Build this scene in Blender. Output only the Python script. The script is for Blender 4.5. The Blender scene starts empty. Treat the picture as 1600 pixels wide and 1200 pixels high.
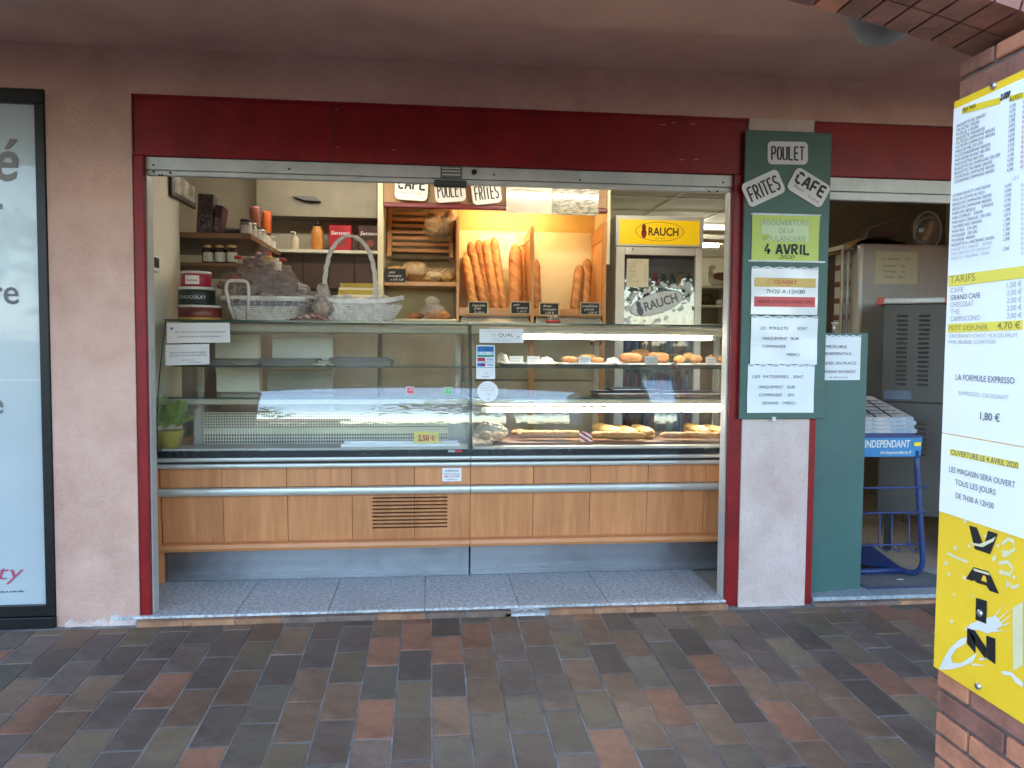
import bpy, bmesh, math, random
from math import sin, cos, pi, radians, atan2, sqrt, exp
from mathutils import Vector, Matrix, noise
random.seed(7)
S = bpy.context.scene
COL = S.collection

# ------------------------------------------------------------------ camera
CAM = Vector((0.0, -3.4, 1.212)); F_PX = 1200.0
YAW, PITCH, ROLL = radians(6.1), radians(-2.95), radians(0.45)
FW = Vector((sin(YAW)*cos(PITCH), cos(YAW)*cos(PITCH), sin(PITCH)))
_r0 = Vector((cos(YAW), -sin(YAW), 0)); _u0 = _r0.cross(FW)
RT = _r0*cos(ROLL) + _u0*sin(ROLL); UP = -_r0*sin(ROLL) + _u0*cos(ROLL)
cd = bpy.data.cameras.new('camera'); cam = bpy.data.objects.new('camera', cd); COL.objects.link(cam)
cd.sensor_width = 36; cd.lens = 36*F_PX/1600; cd.clip_end = 600; cd.clip_start = 0.05
cam.matrix_world = Matrix.Translation(CAM) @ Matrix((RT, UP, -FW)).transposed().to_4x4()
S.camera = cam

# ------------------------------------------------------------------ world, sun, exposure
SUN_EL, SUN_ROT = radians(26), radians(18)
w = bpy.data.worlds.new('World'); S.world = w; w.use_nodes = True
nt = w.node_tree; bg = nt.nodes['Background']
sky = nt.nodes.new('ShaderNodeTexSky'); sky.sky_type = 'NISHITA'; sky.sun_disc = False
sky.sun_elevation = SUN_EL; sky.sun_rotation = SUN_ROT; sky.air_density = 1.0; sky.dust_density = .8
nt.links.new(sky.outputs[0], bg.inputs[0]); bg.inputs[1].default_value = 0.15
sd = bpy.data.lights.new('sun', 'SUN'); sd.energy = 2.0; sd.angle = radians(0.5); sd.color = (1, .94, .86)
sun = bpy.data.objects.new('sun', sd); COL.objects.link(sun)
_s = Vector((sin(SUN_ROT)*cos(SUN_EL), cos(SUN_ROT)*cos(SUN_EL), sin(SUN_EL)))
sun.rotation_euler = (-_s).to_track_quat('-Z', 'Y').to_euler(); sun.location = (0, 0, 30)
vs = S.view_settings; vs.view_transform = 'Standard'; vs.look = 'None'; vs.exposure = 3.34; vs.gamma = 1; vs.use_curve_mapping = False
c = S.cycles; c.use_denoising = True; c.max_bounces = 10; c.diffuse_bounces = 5; c.glossy_bounces = 5
c.transparent_max_bounces = 32; c.transmission_bounces = 6; c.sample_clamp_indirect = 6; c.caustics_reflective = False; c.caustics_refractive = False
try: c.denoiser = 'OPENIMAGEDENOISE'
except Exception: pass

def at(px, py, Y):
    """photo pixel (1600 x 1200) -> point of the place at depth Y behind the shop wall plane"""
    r = RT*((px-800)/F_PX) + UP*((600-py)/F_PX) + FW
    return CAM + r*((Y-CAM.y)/r.y)
def atx(px, py, X):
    r = RT*((px-800)/F_PX) + UP*((600-py)/F_PX) + FW
    return CAM + r*((X-CAM.x)/r.x)
def atz(px, py, Z):
    r = RT*((px-800)/F_PX) + UP*((600-py)/F_PX) + FW
    return CAM + r*((Z-CAM.z)/r.z)

# ------------------------------------------------------------------ materials
MATS = {}
def mat(name, col, rough=.6, metal=0., var=.12, scale=8., bump=0., bscale=60., spec=.5, stretch=(1,1,1), col2=None, thr=None, trans=0., alpha=1., coat=0., rnd=0., emit=None, detail=6., attr=None, stain=0., sscale=2.5, scol=(.35,.33,.32)):
    if name in MATS: return MATS[name]
    m = bpy.data.materials.new(name); m.use_nodes = True; MATS[name] = m
    t = m.node_tree; N = t.nodes; L = t.links; b = N['Principled BSDF']
    b.inputs['Roughness'].default_value = rough; b.inputs['Metallic'].default_value = metal
    b.inputs['Specular IOR Level'].default_value = spec; b.inputs['Coat Weight'].default_value = coat
    b.inputs['Transmission Weight'].default_value = trans; b.inputs['Alpha'].default_value = alpha
    tc = N.new('ShaderNodeTexCoord'); mp = N.new('ShaderNodeMapping'); mp.inputs['Scale'].default_value = stretch
    L.new(tc.outputs['Object'], mp.inputs[0])
    nz = N.new('ShaderNodeTexNoise'); nz.inputs['Scale'].default_value = scale; nz.inputs['Detail'].default_value = detail; nz.inputs['Roughness'].default_value = .62
    L.new(mp.outputs[0], nz.inputs[0])
    rp = N.new('ShaderNodeValToRGB')
    c2 = col2 or tuple(max(0, x*(1-2.2*var)) for x in col); c1 = col if col2 else tuple(min(1, x*(1+1.2*var)) for x in col)
    a, z = thr or (.3, .7)
    rp.color_ramp.elements[0].position = a; rp.color_ramp.elements[1].position = z
    rp.color_ramp.elements[0].color = (*c2, 1); rp.color_ramp.elements[1].color = (*c1, 1)
    L.new(nz.outputs['Fac'], rp.inputs[0]); out = rp.outputs[0]
    if rnd:
        oi = N.new('ShaderNodeObjectInfo'); mr = N.new('ShaderNodeMapRange'); L.new(oi.outputs['Random'], mr.inputs[0])
        mr.inputs[3].default_value = 1-rnd; mr.inputs[4].default_value = 1+rnd
        mx = N.new('ShaderNodeVectorMath'); mx.operation = 'SCALE'; L.new(out, mx.inputs[0]); L.new(mr.outputs[0], mx.inputs['Scale']); out = mx.outputs[0]
    if stain:                                      # irregular wear and dirt laid over the whole place, not repeating per piece
        ge = N.new('ShaderNodeNewGeometry'); n3 = N.new('ShaderNodeTexNoise'); n3.inputs['Scale'].default_value = sscale; n3.inputs['Detail'].default_value = 9; n3.inputs['Roughness'].default_value = .68; n3.inputs['Distortion'].default_value = .6
        L.new(ge.outputs['Position'], n3.inputs[0]); m3 = N.new('ShaderNodeMapRange'); L.new(n3.outputs['Fac'], m3.inputs[0]); m3.inputs[1].default_value = .46; m3.inputs[2].default_value = .74; m3.inputs[3].default_value = 0; m3.inputs[4].default_value = stain
        n4 = N.new('ShaderNodeTexNoise'); n4.inputs['Scale'].default_value = 55; n4.inputs['Detail'].default_value = 3; L.new(ge.outputs['Position'], n4.inputs[0]); m4 = N.new('ShaderNodeMapRange'); L.new(n4.outputs['Fac'], m4.inputs[0]); m4.inputs[1].default_value = .66; m4.inputs[2].default_value = .72; m4.inputs[3].default_value = 0; m4.inputs[4].default_value = stain*.9
        ad = N.new('ShaderNodeMath'); ad.operation = 'MAXIMUM'; L.new(m3.outputs[0], ad.inputs[0]); L.new(m4.outputs[0], ad.inputs[1])
        mx = N.new('ShaderNodeMix'); mx.data_type = 'RGBA'; mx.blend_type = 'MULTIPLY'; L.new(ad.outputs[0], mx.inputs[0]); L.new(out, mx.inputs[6]); mx.inputs[7].default_value = (*scol, 1); out = mx.outputs[2]
    if attr:
        at_ = N.new('ShaderNodeAttribute'); at_.attribute_name = attr[0]
        mx = N.new('ShaderNodeMix'); mx.data_type = 'RGBA'; L.new(at_.outputs['Fac'], mx.inputs[0]); L.new(out, mx.inputs[6]); mx.inputs[7].default_value = (*attr[1], 1); out = mx.outputs[2]
    L.new(out, b.inputs['Base Color'])
    if emit: b.inputs['Emission Color'].default_value = (*emit[0], 1); b.inputs['Emission Strength'].default_value = emit[1]
    # roughness breakup
    mr = N.new('ShaderNodeMapRange'); L.new(nz.outputs['Fac'], mr.inputs[0]); mr.inputs[3].default_value = max(0, rough-.08); mr.inputs[4].default_value = min(1, rough+.1); L.new(mr.outputs[0], b.inputs['Roughness'])
    if bump:
        n2 = N.new('ShaderNodeTexNoise'); n2.inputs['Scale'].default_value = bscale; n2.inputs['Detail'].default_value = 5; L.new(mp.outputs[0], n2.inputs[0])
        bp = N.new('ShaderNodeBump'); bp.inputs['Strength'].default_value = 1.0; bp.inputs['Distance'].default_value = bump; L.new(n2.outputs['Fac'], bp.inputs['Height']); L.new(bp.outputs[0], b.inputs['Normal'])
    return m

def glass_mat(name, tint=(.95,.98,.965), refl=1.0, rough=0.0, streak=0.0, f0=.042):
    if name in MATS: return MATS[name]
    m = bpy.data.materials.new(name); m.use_nodes = True; MATS[name] = m; t = m.node_tree; N = t.nodes; L = t.links
    N.remove(N['Principled BSDF']); out = N['Material Output']
    lw = N.new('ShaderNodeLayerWeight'); lw.inputs['Blend'].default_value = .5
    pw = N.new('ShaderNodeMath'); pw.operation = 'POWER'; L.new(lw.outputs['Facing'], pw.inputs[0]); pw.inputs[1].default_value = 5
    ma = N.new('ShaderNodeMath'); ma.operation = 'MULTIPLY_ADD'; L.new(pw.outputs[0], ma.inputs[0]); ma.inputs[1].default_value = .9*refl; ma.inputs[2].default_value = f0*refl
    tr = N.new('ShaderNodeBsdfTransparent'); tr.inputs[0].default_value = (*tint, 1)
    gl = N.new('ShaderNodeBsdfGlossy'); gl.inputs['Roughness'].default_value = rough
    mx = N.new('ShaderNodeMixShader'); L.new(ma.outputs[0], mx.inputs[0]); L.new(tr.outputs[0], mx.inputs[1]); L.new(gl.outputs[0], mx.inputs[2])
    res = mx.outputs[0]
    if streak:
        tc = N.new('ShaderNodeTexCoord'); nz = N.new('ShaderNodeTexNoise'); nz.inputs['Scale'].default_value = 5; nz.inputs['Detail'].default_value = 7; L.new(tc.outputs['Object'], nz.inputs[0])
        mr = N.new('ShaderNodeMapRange'); L.new(nz.outputs['Fac'], mr.inputs[0]); mr.inputs[1].default_value = .45; mr.inputs[2].default_value = .8; mr.inputs[3].default_value = 0.004; mr.inputs[4].default_value = streak
        df = N.new('ShaderNodeBsdfDiffuse'); df.inputs[0].default_value = (.8,.8,.8,1)
        m2 = N.new('ShaderNodeMixShader'); L.new(mr.outputs[0], m2.inputs[0]); L.new(res, m2.inputs[1]); L.new(df.outputs[0], m2.inputs[2]); res = m2.outputs[0]
    L.new(res, out.inputs[0]); return m

def film_mat(name, col, cover, rough=.15, scale=14):
    """thin clear plastic: mostly see-through, glossy creases"""
    if name in MATS: return MATS[name]
    m = bpy.data.materials.new(name); m.use_nodes = True; MATS[name] = m; t = m.node_tree; N = t.nodes; L = t.links
    b = N['Principled BSDF']; out = N['Material Output']; b.inputs['Base Color'].default_value = (*col, 1); b.inputs['Roughness'].default_value = rough; b.inputs['Specular IOR Level'].default_value = .8
    tc = N.new('ShaderNodeTexCoord'); nz = N.new('ShaderNodeTexNoise'); nz.inputs['Scale'].default_value = scale; nz.inputs['Detail'].default_value = 5; nz.inputs['Distortion'].default_value = 1.5; L.new(tc.outputs['Object'], nz.inputs[0])
    mr = N.new('ShaderNodeMapRange'); L.new(nz.outputs['Fac'], mr.inputs[0]); mr.inputs[1].default_value = .35; mr.inputs[2].default_value = .7; mr.inputs[3].default_value = cover*.45; mr.inputs[4].default_value = min(1, cover*1.7)
    tr = N.new('ShaderNodeBsdfTransparent'); mx = N.new('ShaderNodeMixShader'); L.new(mr.outputs[0], mx.inputs[0]); L.new(tr.outputs[0], mx.inputs[1]); L.new(b.outputs[0], mx.inputs[2])
    bp = N.new('ShaderNodeBump'); bp.inputs['Distance'].default_value = .02; L.new(nz.outputs['Fac'], bp.inputs['Height']); L.new(bp.outputs[0], b.inputs['Normal'])
    L.new(mx.outputs[0], out.inputs[0]); return m

def emit_mat(name, col, strength):
    if name in MATS: return MATS[name]
    m = bpy.data.materials.new(name); m.use_nodes = True; MATS[name] = m; N = m.node_tree.nodes
    b = N['Principled BSDF']; b.inputs['Base Color'].default_value = (.8,.8,.8,1); b.inputs['Emission Color'].default_value = (*col, 1); b.inputs['Emission Strength'].default_value = strength
    return m

def wood_mat(name, light, dark, axis='z', scale=1.0, rough=.42, rnd=.08, coat=.15):
    if name in MATS: return MATS[name]
    st = {'z': (38*scale, 38*scale, 1.6*scale), 'x': (1.6*scale, 38*scale, 38*scale), 'y': (38*scale, 1.6*scale, 38*scale)}[axis]
    return mat(name, light, rough=rough, col2=dark, thr=(.28,.72), scale=1.0, stretch=st, bump=.0006, bscale=2.0, rnd=rnd, coat=coat, stain=.30, sscale=4, scol=(.55,.45,.38))

# ------------------------------------------------------------------ mesh builder
_textcache = {}
def text_mesh(body, bold=0.0, shear=0.0):
    k = (body, bold, shear)
    if k in _textcache: return _textcache[k]
    cu = bpy.data.curves.new('t', 'FONT'); cu.body = body; cu.size = 1; cu.offset = bold; cu.shear = shear; cu.resolution_u = 3
    o = bpy.data.objects.new('t', cu); COL.objects.link(o)
    dg = bpy.context.evaluated_depsgraph_get(); me = bpy.data.meshes.new_from_object(o.evaluated_get(dg))
    V = [v.co.copy() for v in me.vertices]; F = [tuple(p.vertices) for p in me.polygons]
    bpy.data.objects.remove(o); bpy.data.curves.remove(cu); bpy.data.meshes.remove(me)
    if not V: V = [Vector((0,0,0)), Vector((1,1,0))]
    x0, x1 = min(v.x for v in V), max(v.x for v in V); y0, y1 = min(v.y for v in V), max(v.y for v in V)
    _textcache[k] = (V, F, x0, x1, y0, y1); return _textcache[k]

class MB:
    def __init__(s): s.v = []; s.f = []; s.m = []; s.sm = []; s.mats = []; s.attr = {}
    def mi(s, m):
        if m not in s.mats: s.mats.append(m)
        return s.mats.index(m)
    def add(s, V, F, m, smooth=False):
        o = len(s.v); s.v += [tuple(v) for v in V]; i = s.mi(m)
        for f in F: s.f.append(tuple(o+k for k in f)); s.m.append(i); s.sm.append(smooth)
        return o
    def box(s, a, b, m, bev=0.0, M=None):
        a, b = Vector(a), Vector(b); lo = Vector(map(min, a, b)); hi = Vector(map(max, a, b))
        if bev > 0:
            bm = bmesh.new(); bmesh.ops.create_cube(bm, size=1)
            d = hi-lo
            for v in bm.verts: v.co = Vector((v.co.x*d.x, v.co.y*d.y, v.co.z*d.z)) + (lo+hi)/2
            bmesh.ops.bevel(bm, geom=bm.edges[:], offset=min(bev, min(d)*.45), segments=1 if bev < .004 else 2, profile=.5, affect='EDGES')
            bm.verts.ensure_lookup_table(); bm.verts.index_update()
            V = [v.co.copy() for v in bm.verts]; F = [[v.index for v in f.verts] for f in bm.faces]; bm.free()
        else:
            V = [Vector((x,y,z)) for z in (lo.z,hi.z) for y in (lo.y,hi.y) for x in (lo.x,hi.x)]
            F = [(0,2,3,1),(4,5,7,6),(0,1,5,4),(2,6,7,3),(0,4,6,2),(1,3,7,5)]
        if M is not None: V = [M @ v for v in V]
        s.add(V, F, m); return s
    def quad(s, p, m): s.add(p, [tuple(range(len(p)))], m); return s
    def prism(s, pts, d, m):
        """polygon pts (3d, planar) extruded by vector d"""
        n = len(pts); d = Vector(d); V = [Vector(p) for p in pts] + [Vector(p)+d for p in pts]
        F = [tuple(range(n-1,-1,-1)), tuple(range(n,2*n))] + [(i,(i+1)%n,n+(i+1)%n,n+i) for i in range(n)]
        s.add(V, F, m); return s
    def tube(s, path, r, m, n=10, caps=True, smooth=True, closed=False):
        P = [Vector(p) for p in path]; R = r if isinstance(r, (list, tuple)) else [r]*len(P); V = []; F = []; N = len(P)
        prev = None
        for i, p in enumerate(P):
            if closed: t = (P[(i+1)%N]-P[i-1])
            else: t = (P[min(i+1,N-1)]-P[max(i-1,0)])
            t = t.normalized() if t.length > 1e-9 else Vector((0,0,1))
            if prev is None:
                a = Vector((0,0,1)) if abs(t.z) < .9 else Vector((1,0,0)); u = t.cross(a).normalized()
            else:
                u = prev - t*prev.dot(t); u = u.normalized() if u.length > 1e-6 else t.orthogonal().normalized()
            prev = u; v = t.cross(u)
            for k in range(n): V.append(p + (u*cos(2*pi*k/n)+v*sin(2*pi*k/n))*R[i])
        for i in range(N if closed else N-1):
            j = (i+1) % N
            for k in range(n): F.append((i*n+k, i*n+(k+1)%n, j*n+(k+1)%n, j*n+k))
        if caps and not closed: F += [tuple(range(n-1,-1,-1)), tuple(range((N-1)*n, N*n))]
        s.add(V, F, m, smooth); return s
    def lathe(s, prof, m, c=(0,0,0), n=24, smooth=True, sx=1., sy=1.):
        """profile [(r,z)] round vertical axis at c"""
        V = []; F = []; c = Vector(c)
        for r, z in prof:
            for k in range(n): V.append(c+Vector((r*sx*cos(2*pi*k/n), r*sy*sin(2*pi*k/n), z)))
        for i in range(len(prof)-1):
            for k in range(n): F.append((i*n+k, i*n+(k+1)%n, (i+1)*n+(k+1)%n, (i+1)*n+k))
        F += [tuple(range(n-1,-1,-1)), tuple(range((len(prof)-1)*n, len(prof)*n))]
        s.add(V, F, m, smooth); return s
    def grid(s, fn, nu, nv, m, smooth=True, flip=False):
        V = [Vector(fn(i/nu, j/nv)) for j in range(nv+1) for i in range(nu+1)]
        F = []
        for j in range(nv):
            for i in range(nu):
                a = j*(nu+1)+i; q = (a, a+1, a+nu+2, a+nu+1); F.append(q[::-1] if flip else q)
        s.add(V, F, m, smooth); return s
    def text(s, body, O, xd, yd, W, H, m, bold=0.0, shear=0.0, align='fit'):
        """letters filling the box O + xd*W, yd*H (unit vectors); align 'fit' stretches to W"""
        V, F, x0, x1, y0, y1 = text_mesh(body, bold, shear)
        O, xd, yd = Vector(O), Vector(xd), Vector(yd); sy = H/max(.72, 1e-6)
        sx = W/max(x1-x0, 1e-6) if align == 'fit' else sy
        off = 0
        if align == 'center': off = (W-(x1-x0)*sx)/2
        if align == 'right': off = W-(x1-x0)*sx
        s.add([O + xd*((v.x-x0)*sx+off) + yd*(v.y*sy) for v in V], F, m); return s
    def ellipsoid(s, c, r, m, nu=20, nv=12, fn=None, M=None):
        V = []; F = []; c = Vector(c)
        for j in range(nv+1):
            th = pi*j/nv
            for k in range(nu):
                ph = 2*pi*k/nu; d = Vector((sin(th)*cos(ph), sin(th)*sin(ph), cos(th)))
                q = fn(d) if fn else 1.0
                p = Vector((d.x*r[0]*q, d.y*r[1]*q, d.z*r[2]*q))
                V.append(c + (M @ p if M is not None else p))
        for j in range(nv):
            for k in range(nu): F.append((j*nu+k, (j+1)*nu+k, (j+1)*nu+(k+1)%nu, j*nu+(k+1)%nu))
        s.add(V, F, m, True); return s
    def build(s, name, parent=None, local=False, loc=None):
        base = Vector((0,0,0))
        if parent is not None and not local: base = Vector(parent.get('_w', (0,0,0)))
        if loc is not None and parent is None and not local: base = Vector(loc)
        me = bpy.data.meshes.new(name)
        me.from_pydata([tuple(Vector(v)-base) for v in s.v], [], s.f)
        for m in s.mats: me.materials.append(m)
        me.polygons.foreach_set('material_index', s.m); me.polygons.foreach_set('use_smooth', s.sm)
        for k, vals in s.attr.items():
            a = me.attributes.new(k, 'FLOAT', 'POINT'); a.data.foreach_set('value', vals)
        me.validate(); me.update()
        o = bpy.data.objects.new(name, me); COL.objects.link(o)
        if parent is not None: o.parent = parent; o['_w'] = tuple(base)
        elif loc is not None: o.location = loc; o['_w'] = tuple(base)
        else: o['_w'] = (0.,0.,0.)
        return o

def tag(o, label=None, cat=None, group=None, kind=None):
    if label: o['label'] = label
    if cat: o['category'] = cat
    if group: o['group'] = group
    if kind: o['kind'] = kind
    return o
def thing(name, label, cat, loc=(0,0,0), group=None, rz=0.):
    o = bpy.data.objects.new(name, None); COL.objects.link(o); o.empty_display_size = .1
    o.location = loc; o.rotation_euler = (0,0,rz); o['_w'] = tuple(loc)
    return tag(o, label, cat, group)
def struct(o): o['kind'] = 'structure'; return o
def copy_tree(o, parent=None):
    q = o.copy(); COL.objects.link(q)
    if parent is not None: q.parent = parent
    for ch in [x for x in bpy.data.objects if x.parent == o]: copy_tree(ch, q)
    return q
def nz(p, s=1.0): return noise.noise(Vector(p)*s)

# common materials
INK = mat('ink_black', (.02,.02,.022), rough=.6, var=.02)
INKG = mat('ink_grey', (.12,.12,.13), rough=.6, var=.02)
INKF = mat('ink_faint_grey', (.45,.44,.44), rough=.6, var=.02)
INKR = mat('ink_red', (.55,.03,.04), rough=.6, var=.02)
INKB = mat('ink_blue', (.03,.15,.5), rough=.6, var=.02)
PAPER = mat('white_paper', (.8,.8,.8), rough=.55, var=.03, scale=3)
PAPERC = mat('cream_paper', (.72,.67,.5), rough=.6, var=.04, scale=3)
YEL = mat('yellow_print', (.86,.62,.03), rough=.5, var=.04)
BLACK = mat('black_plastic', (.015,.015,.017), rough=.35, var=.05)
WHITE = mat('white_enamel', (.72,.7,.62), rough=.35, var=.04)
DARK = mat('dark_void', (.02,.018,.016), rough=.8, var=.1)

def sheet(mb, O, X, Y, m, wave=.0012, nu=6, nv=6, seed=0, thick=.0008):
    """a real sheet of paper, slightly wavy, O bottom-left, X and Y full edge vectors"""
    O, X, Y = Vector(O), Vector(X), Vector(Y); n = X.cross(Y).normalized()
    f = lambda u, v: O + X*u + Y*v + n*(wave*(nz((u*2.3+seed, v*2.1, seed*.7), 1.0)))
    mb.grid(f, nu, nv, m, smooth=True)
    mb.grid(lambda u, v: f(u, v) - n*thick, nu, nv, m, smooth=True, flip=True)

def notice(name, label, cat, O, X, Y, pm=None, lines=(), bands=(), group=None, wave=.0012, seed=0, lift=.0022, extra=None):
    """paper thing; lines = (text, u0, u1, v_base, v_height, material[, align, bold, shear]); bands = (u0,v0,u1,v1,material)"""
    O, X, Y = Vector(O), Vector(X), Vector(Y); n = X.cross(Y).normalized(); W, H = X.length, Y.length; xd, yd = X/W, Y/H
    root = thing(name, label, cat, tuple(O+X*.5), group)
    mb = MB(); sheet(mb, O, X, Y, pm or PAPER, wave, seed=seed); mb.build('paper', root)
    if bands:
        b = MB()
        for u0, v0, u1, v1, m in bands:
            q = [O+X*u+Y*v+n*lift*.6 for u, v in ((u0,v0),(u1,v0),(u1,v1),(u0,v1))]; b.quad(q, m)
        b.build('printed_band', root)
    if lines:
        t = MB()
        for ln in lines:
            tx, u0, u1, v0, vh, m = ln[:6]; al = ln[6] if len(ln) > 6 else 'fit'; bo = ln[7] if len(ln) > 7 else 0.; sh = ln[8] if len(ln) > 8 else 0.
            t.text(tx, O+X*u0+Y*v0+n*lift, xd, yd, (u1-u0)*W, vh*H, m, bo, sh, al)
        t.build('lettering', root)
    if extra: extra(root, O, X, Y, n, lift)
    return root
def pxrect(x0, y0, x1, y1, Y):
    """bottom-left corner, edge vectors of the wall-parallel rectangle seen between two pixels at depth Y"""
    y0, y1 = min(y0, y1), max(y0, y1); a = at(x0, y1, Y); b = at(x1, y0, Y); return a, Vector((b.x-a.x, 0, 0)), Vector((0, 0, b.z-a.z))

# stencil stroke letters (unit box .6 x 1)
def _arc(cx, cy, rx, ry, a0, a1, n=9): return [(cx+rx*cos(radians(a0+(a1-a0)*i/n)), cy+ry*sin(radians(a0+(a1-a0)*i/n))) for i in range(n+1)]
STENCIL = {
 'P': [[(0,0),(0,1)], [(.13,1)]+_arc(.32,.74,.24,.26,90,-90)+[(.13,.48)]],
 'O': [_arc(.24,.5,.24,.5,100,260), _arc(.36,.5,.24,.5,80,-80)],
 'U': [[(0,1),(0,.3)]+_arc(.24,.26,.24,.26,180,262), [(.6,1),(.6,.3)]+_arc(.36,.26,.24,.26,0,-82)],
 'L': [[(.05,0),(.05,1)], [(.17,0),(.58,0)]],
 'E': [[(.05,0),(.05,1)], [(.17,1),(.55,1)], [(.17,.52),(.5,.52)], [(.17,0),(.58,0)]],
 'T': [[(.3,0),(.3,.88)], [(0,1),(.6,1)]],
 'F': [[(.05,0),(.05,1)], [(.17,1),(.58,1)], [(.17,.5),(.5,.5)]],
 'R': [[(.02,0),(.02,1)], [(.15,1)]+_arc(.33,.75,.22,.25,90,-90)+[(.15,.5)], [(.28,.42),(.58,0)]],
 'I': [[(.3,0),(.3,1)]],
 'S': [[(.54,.88)]+_arc(.3,.76,.26,.24,50,250)+[(.3,.5)], [(.36,.48)]+_arc(.3,.25,.27,.25,60,-140)],
 'C': [[(.54,.86)]+_arc(.34,.72,.28,.28,50,170)[:8], _arc(.34,.28,.28,.28,190,310)[0:] , [(.055,.66),(.055,.36)]],
 'A': [[(0,0),(.26,.98)], [(.36,.98),(.62,0)], [(.22,.3),(.42,.3)]],
 'V': [[(0,1),(.27,.02)], [(.36,.02),(.62,1)]],
 '4': [[(.42,0),(.42,.5)], [(.36,1),(.02,.3),(.6,.3)]],
 'B': [[(0,0),(0,1)], [(.12,1)]+_arc(.3,.76,.22,.24,90,-90)+[(.12,.52)], [(.3,.5)]+_arc(.3,.25,.26,.25,80,-90)+[(.12,0)]],
 'D': [[(0,0),(0,1)], [(.12,1)]+_arc(.2,.5,.38,.5,90,-90)+[(.12,0)]],
 'G': [[(.54,.86)]+_arc(.34,.5,.3,.5,60,300)+[(.58,.4),(.4,.4)]],
 'N': [[(0,0),(0,1)], [(.08,1),(.52,0)], [(.6,0),(.6,1)]],
}
def stencil(mb, word, O, xd, yd, W, H, m, sw=.14):
    O, xd, yd = Vector(O), Vector(xd), Vector(yd); n = xd.cross(yd)
    adv = .86; tot = sum(.45 if ch in 'I ' else adv for ch in word) - .26; sx = W/tot; x = 0
    for ch in word:
        for pl in STENCIL.get(ch, []):
            dx = -.17 if ch == 'I' else 0
            P = [O + xd*((x+dx+a)*sx) + yd*(b*H) for a, b in pl]; hw = sw*min(sx, H)*.5
            V = []
            for i, p in enumerate(P):
                t = (P[min(i+1,len(P)-1)]-P[max(i-1,0)]).normalized(); q = n.cross(t)*hw
                e = t*hw*.4*(1 if i == len(P)-1 else -1 if i == 0 else 0)
                V += [p+q+e, p-q+e]
            mb.add(V, [(2*i+1, 2*i+3, 2*i+2, 2*i) for i in range(len(P)-1)], m)
        x += .45 if ch in 'I ' else adv
# ================================================================== SETTING
SL = 0.0476                                           # the arcade pavement drains away from the shop
PINK = mat('pink_roughcast', (.64,.41,.335), stain=.45, sscale=1.7, scol=(.62,.52,.47), rough=.95, var=.09, scale=5, bump=.006, bscale=70, col2=(.52,.315,.25), thr=(.3,.72), spec=.2)
PINKW = mat('worn_pale_roughcast', (.64,.53,.49), stain=.4, sscale=2.2, scol=(.6,.5,.46), rough=.95, col2=(.54,.40,.36), thr=(.34,.66), scale=4, bump=.006, bscale=60, spec=.2)
PLASTER = mat('pale_plaster_smear', (.60,.50,.46), rough=.95, var=.12, scale=20, bump=.006, bscale=50)
CEIL = mat('arcade_ceiling_paint', (.62,.41,.33), stain=.5, sscale=1.3, scol=(.66,.6,.56), rough=.95, var=.06, scale=2.5, bump=.002, bscale=50, spec=.2)
RED = mat('red_paint', (.235,.007,.010), stain=.55, sscale=3.4, scol=(.45,.4,.4), rough=.42, var=.10, scale=6, bump=.0004, bscale=40, spec=.3)
STEEL = mat('grey_shutter_aluminium', (.50,.49,.47), rough=.5, metal=.35, var=.08, scale=10)
MORTAR = mat('grey_mortar', (.25,.24,.23), rough=.95, var=.3, scale=7, bump=.002, bscale=120)
GROUND = mat('asphalt_ground', (.085,.083,.08), rough=.95, var=.2, scale=1.2, bump=.004, bscale=60)
PAV = [mat('paver_slate', (0.172,0.122,0.098), spec=.28, stain=.55, sscale=3.5, rough=.62, var=.16, scale=9, bump=.0012, bscale=90, rnd=.22),
       mat('paver_dark', (0.128,0.094,0.078), spec=.28, stain=.55, sscale=3.5, rough=.60, var=.16, scale=9, bump=.0012, bscale=90, rnd=.2),
       mat('paver_brown', (0.215,0.135,0.092), spec=.28, stain=.55, sscale=3.5, rough=.62, var=.16, scale=8, bump=.0012, bscale=90, rnd=.2),
       mat('paver_olive', (.215,.152,.094), spec=.24, stain=.55, sscale=3.5, rough=.62, col2=(.140,.116,.090), thr=(.35,.65), scale=7, bump=.0012, bscale=90, rnd=.16),
       mat('paver_red', (0.285,0.138,0.088), spec=.28, stain=.55, sscale=3.5, rough=.62, var=.16, scale=8, bump=.0012, bscale=90, rnd=.2),
       mat('paver_green_grey', (0.15,0.12,0.092), spec=.28, stain=.55, sscale=3.5, rough=.6, var=.15, scale=8, bump=.0012, bscale=90, rnd=.2)]
PAVW = [.27,.15,.26,.10,.16,.06]
BRK = [mat('brick_red', (.52,.205,.118), rough=.85, var=.16, scale=16, bump=.0025, bscale=80, rnd=.18),
       mat('brick_dark', (.27,.115,.085), rough=.85, var=.18, scale=16, bump=.0025, bscale=80, rnd=.18)]
BRKJ = mat('dark_brick_joint', (.13,.10,.09), rough=.95, var=.2, scale=40, bump=.003, bscale=120)

g = MB(); g.quad([(-200,-200,-.24),(200,-200,-.24),(200,120,-.24),(-200,120,-.24)], GROUND)
struct(g.build('ground'))
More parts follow.
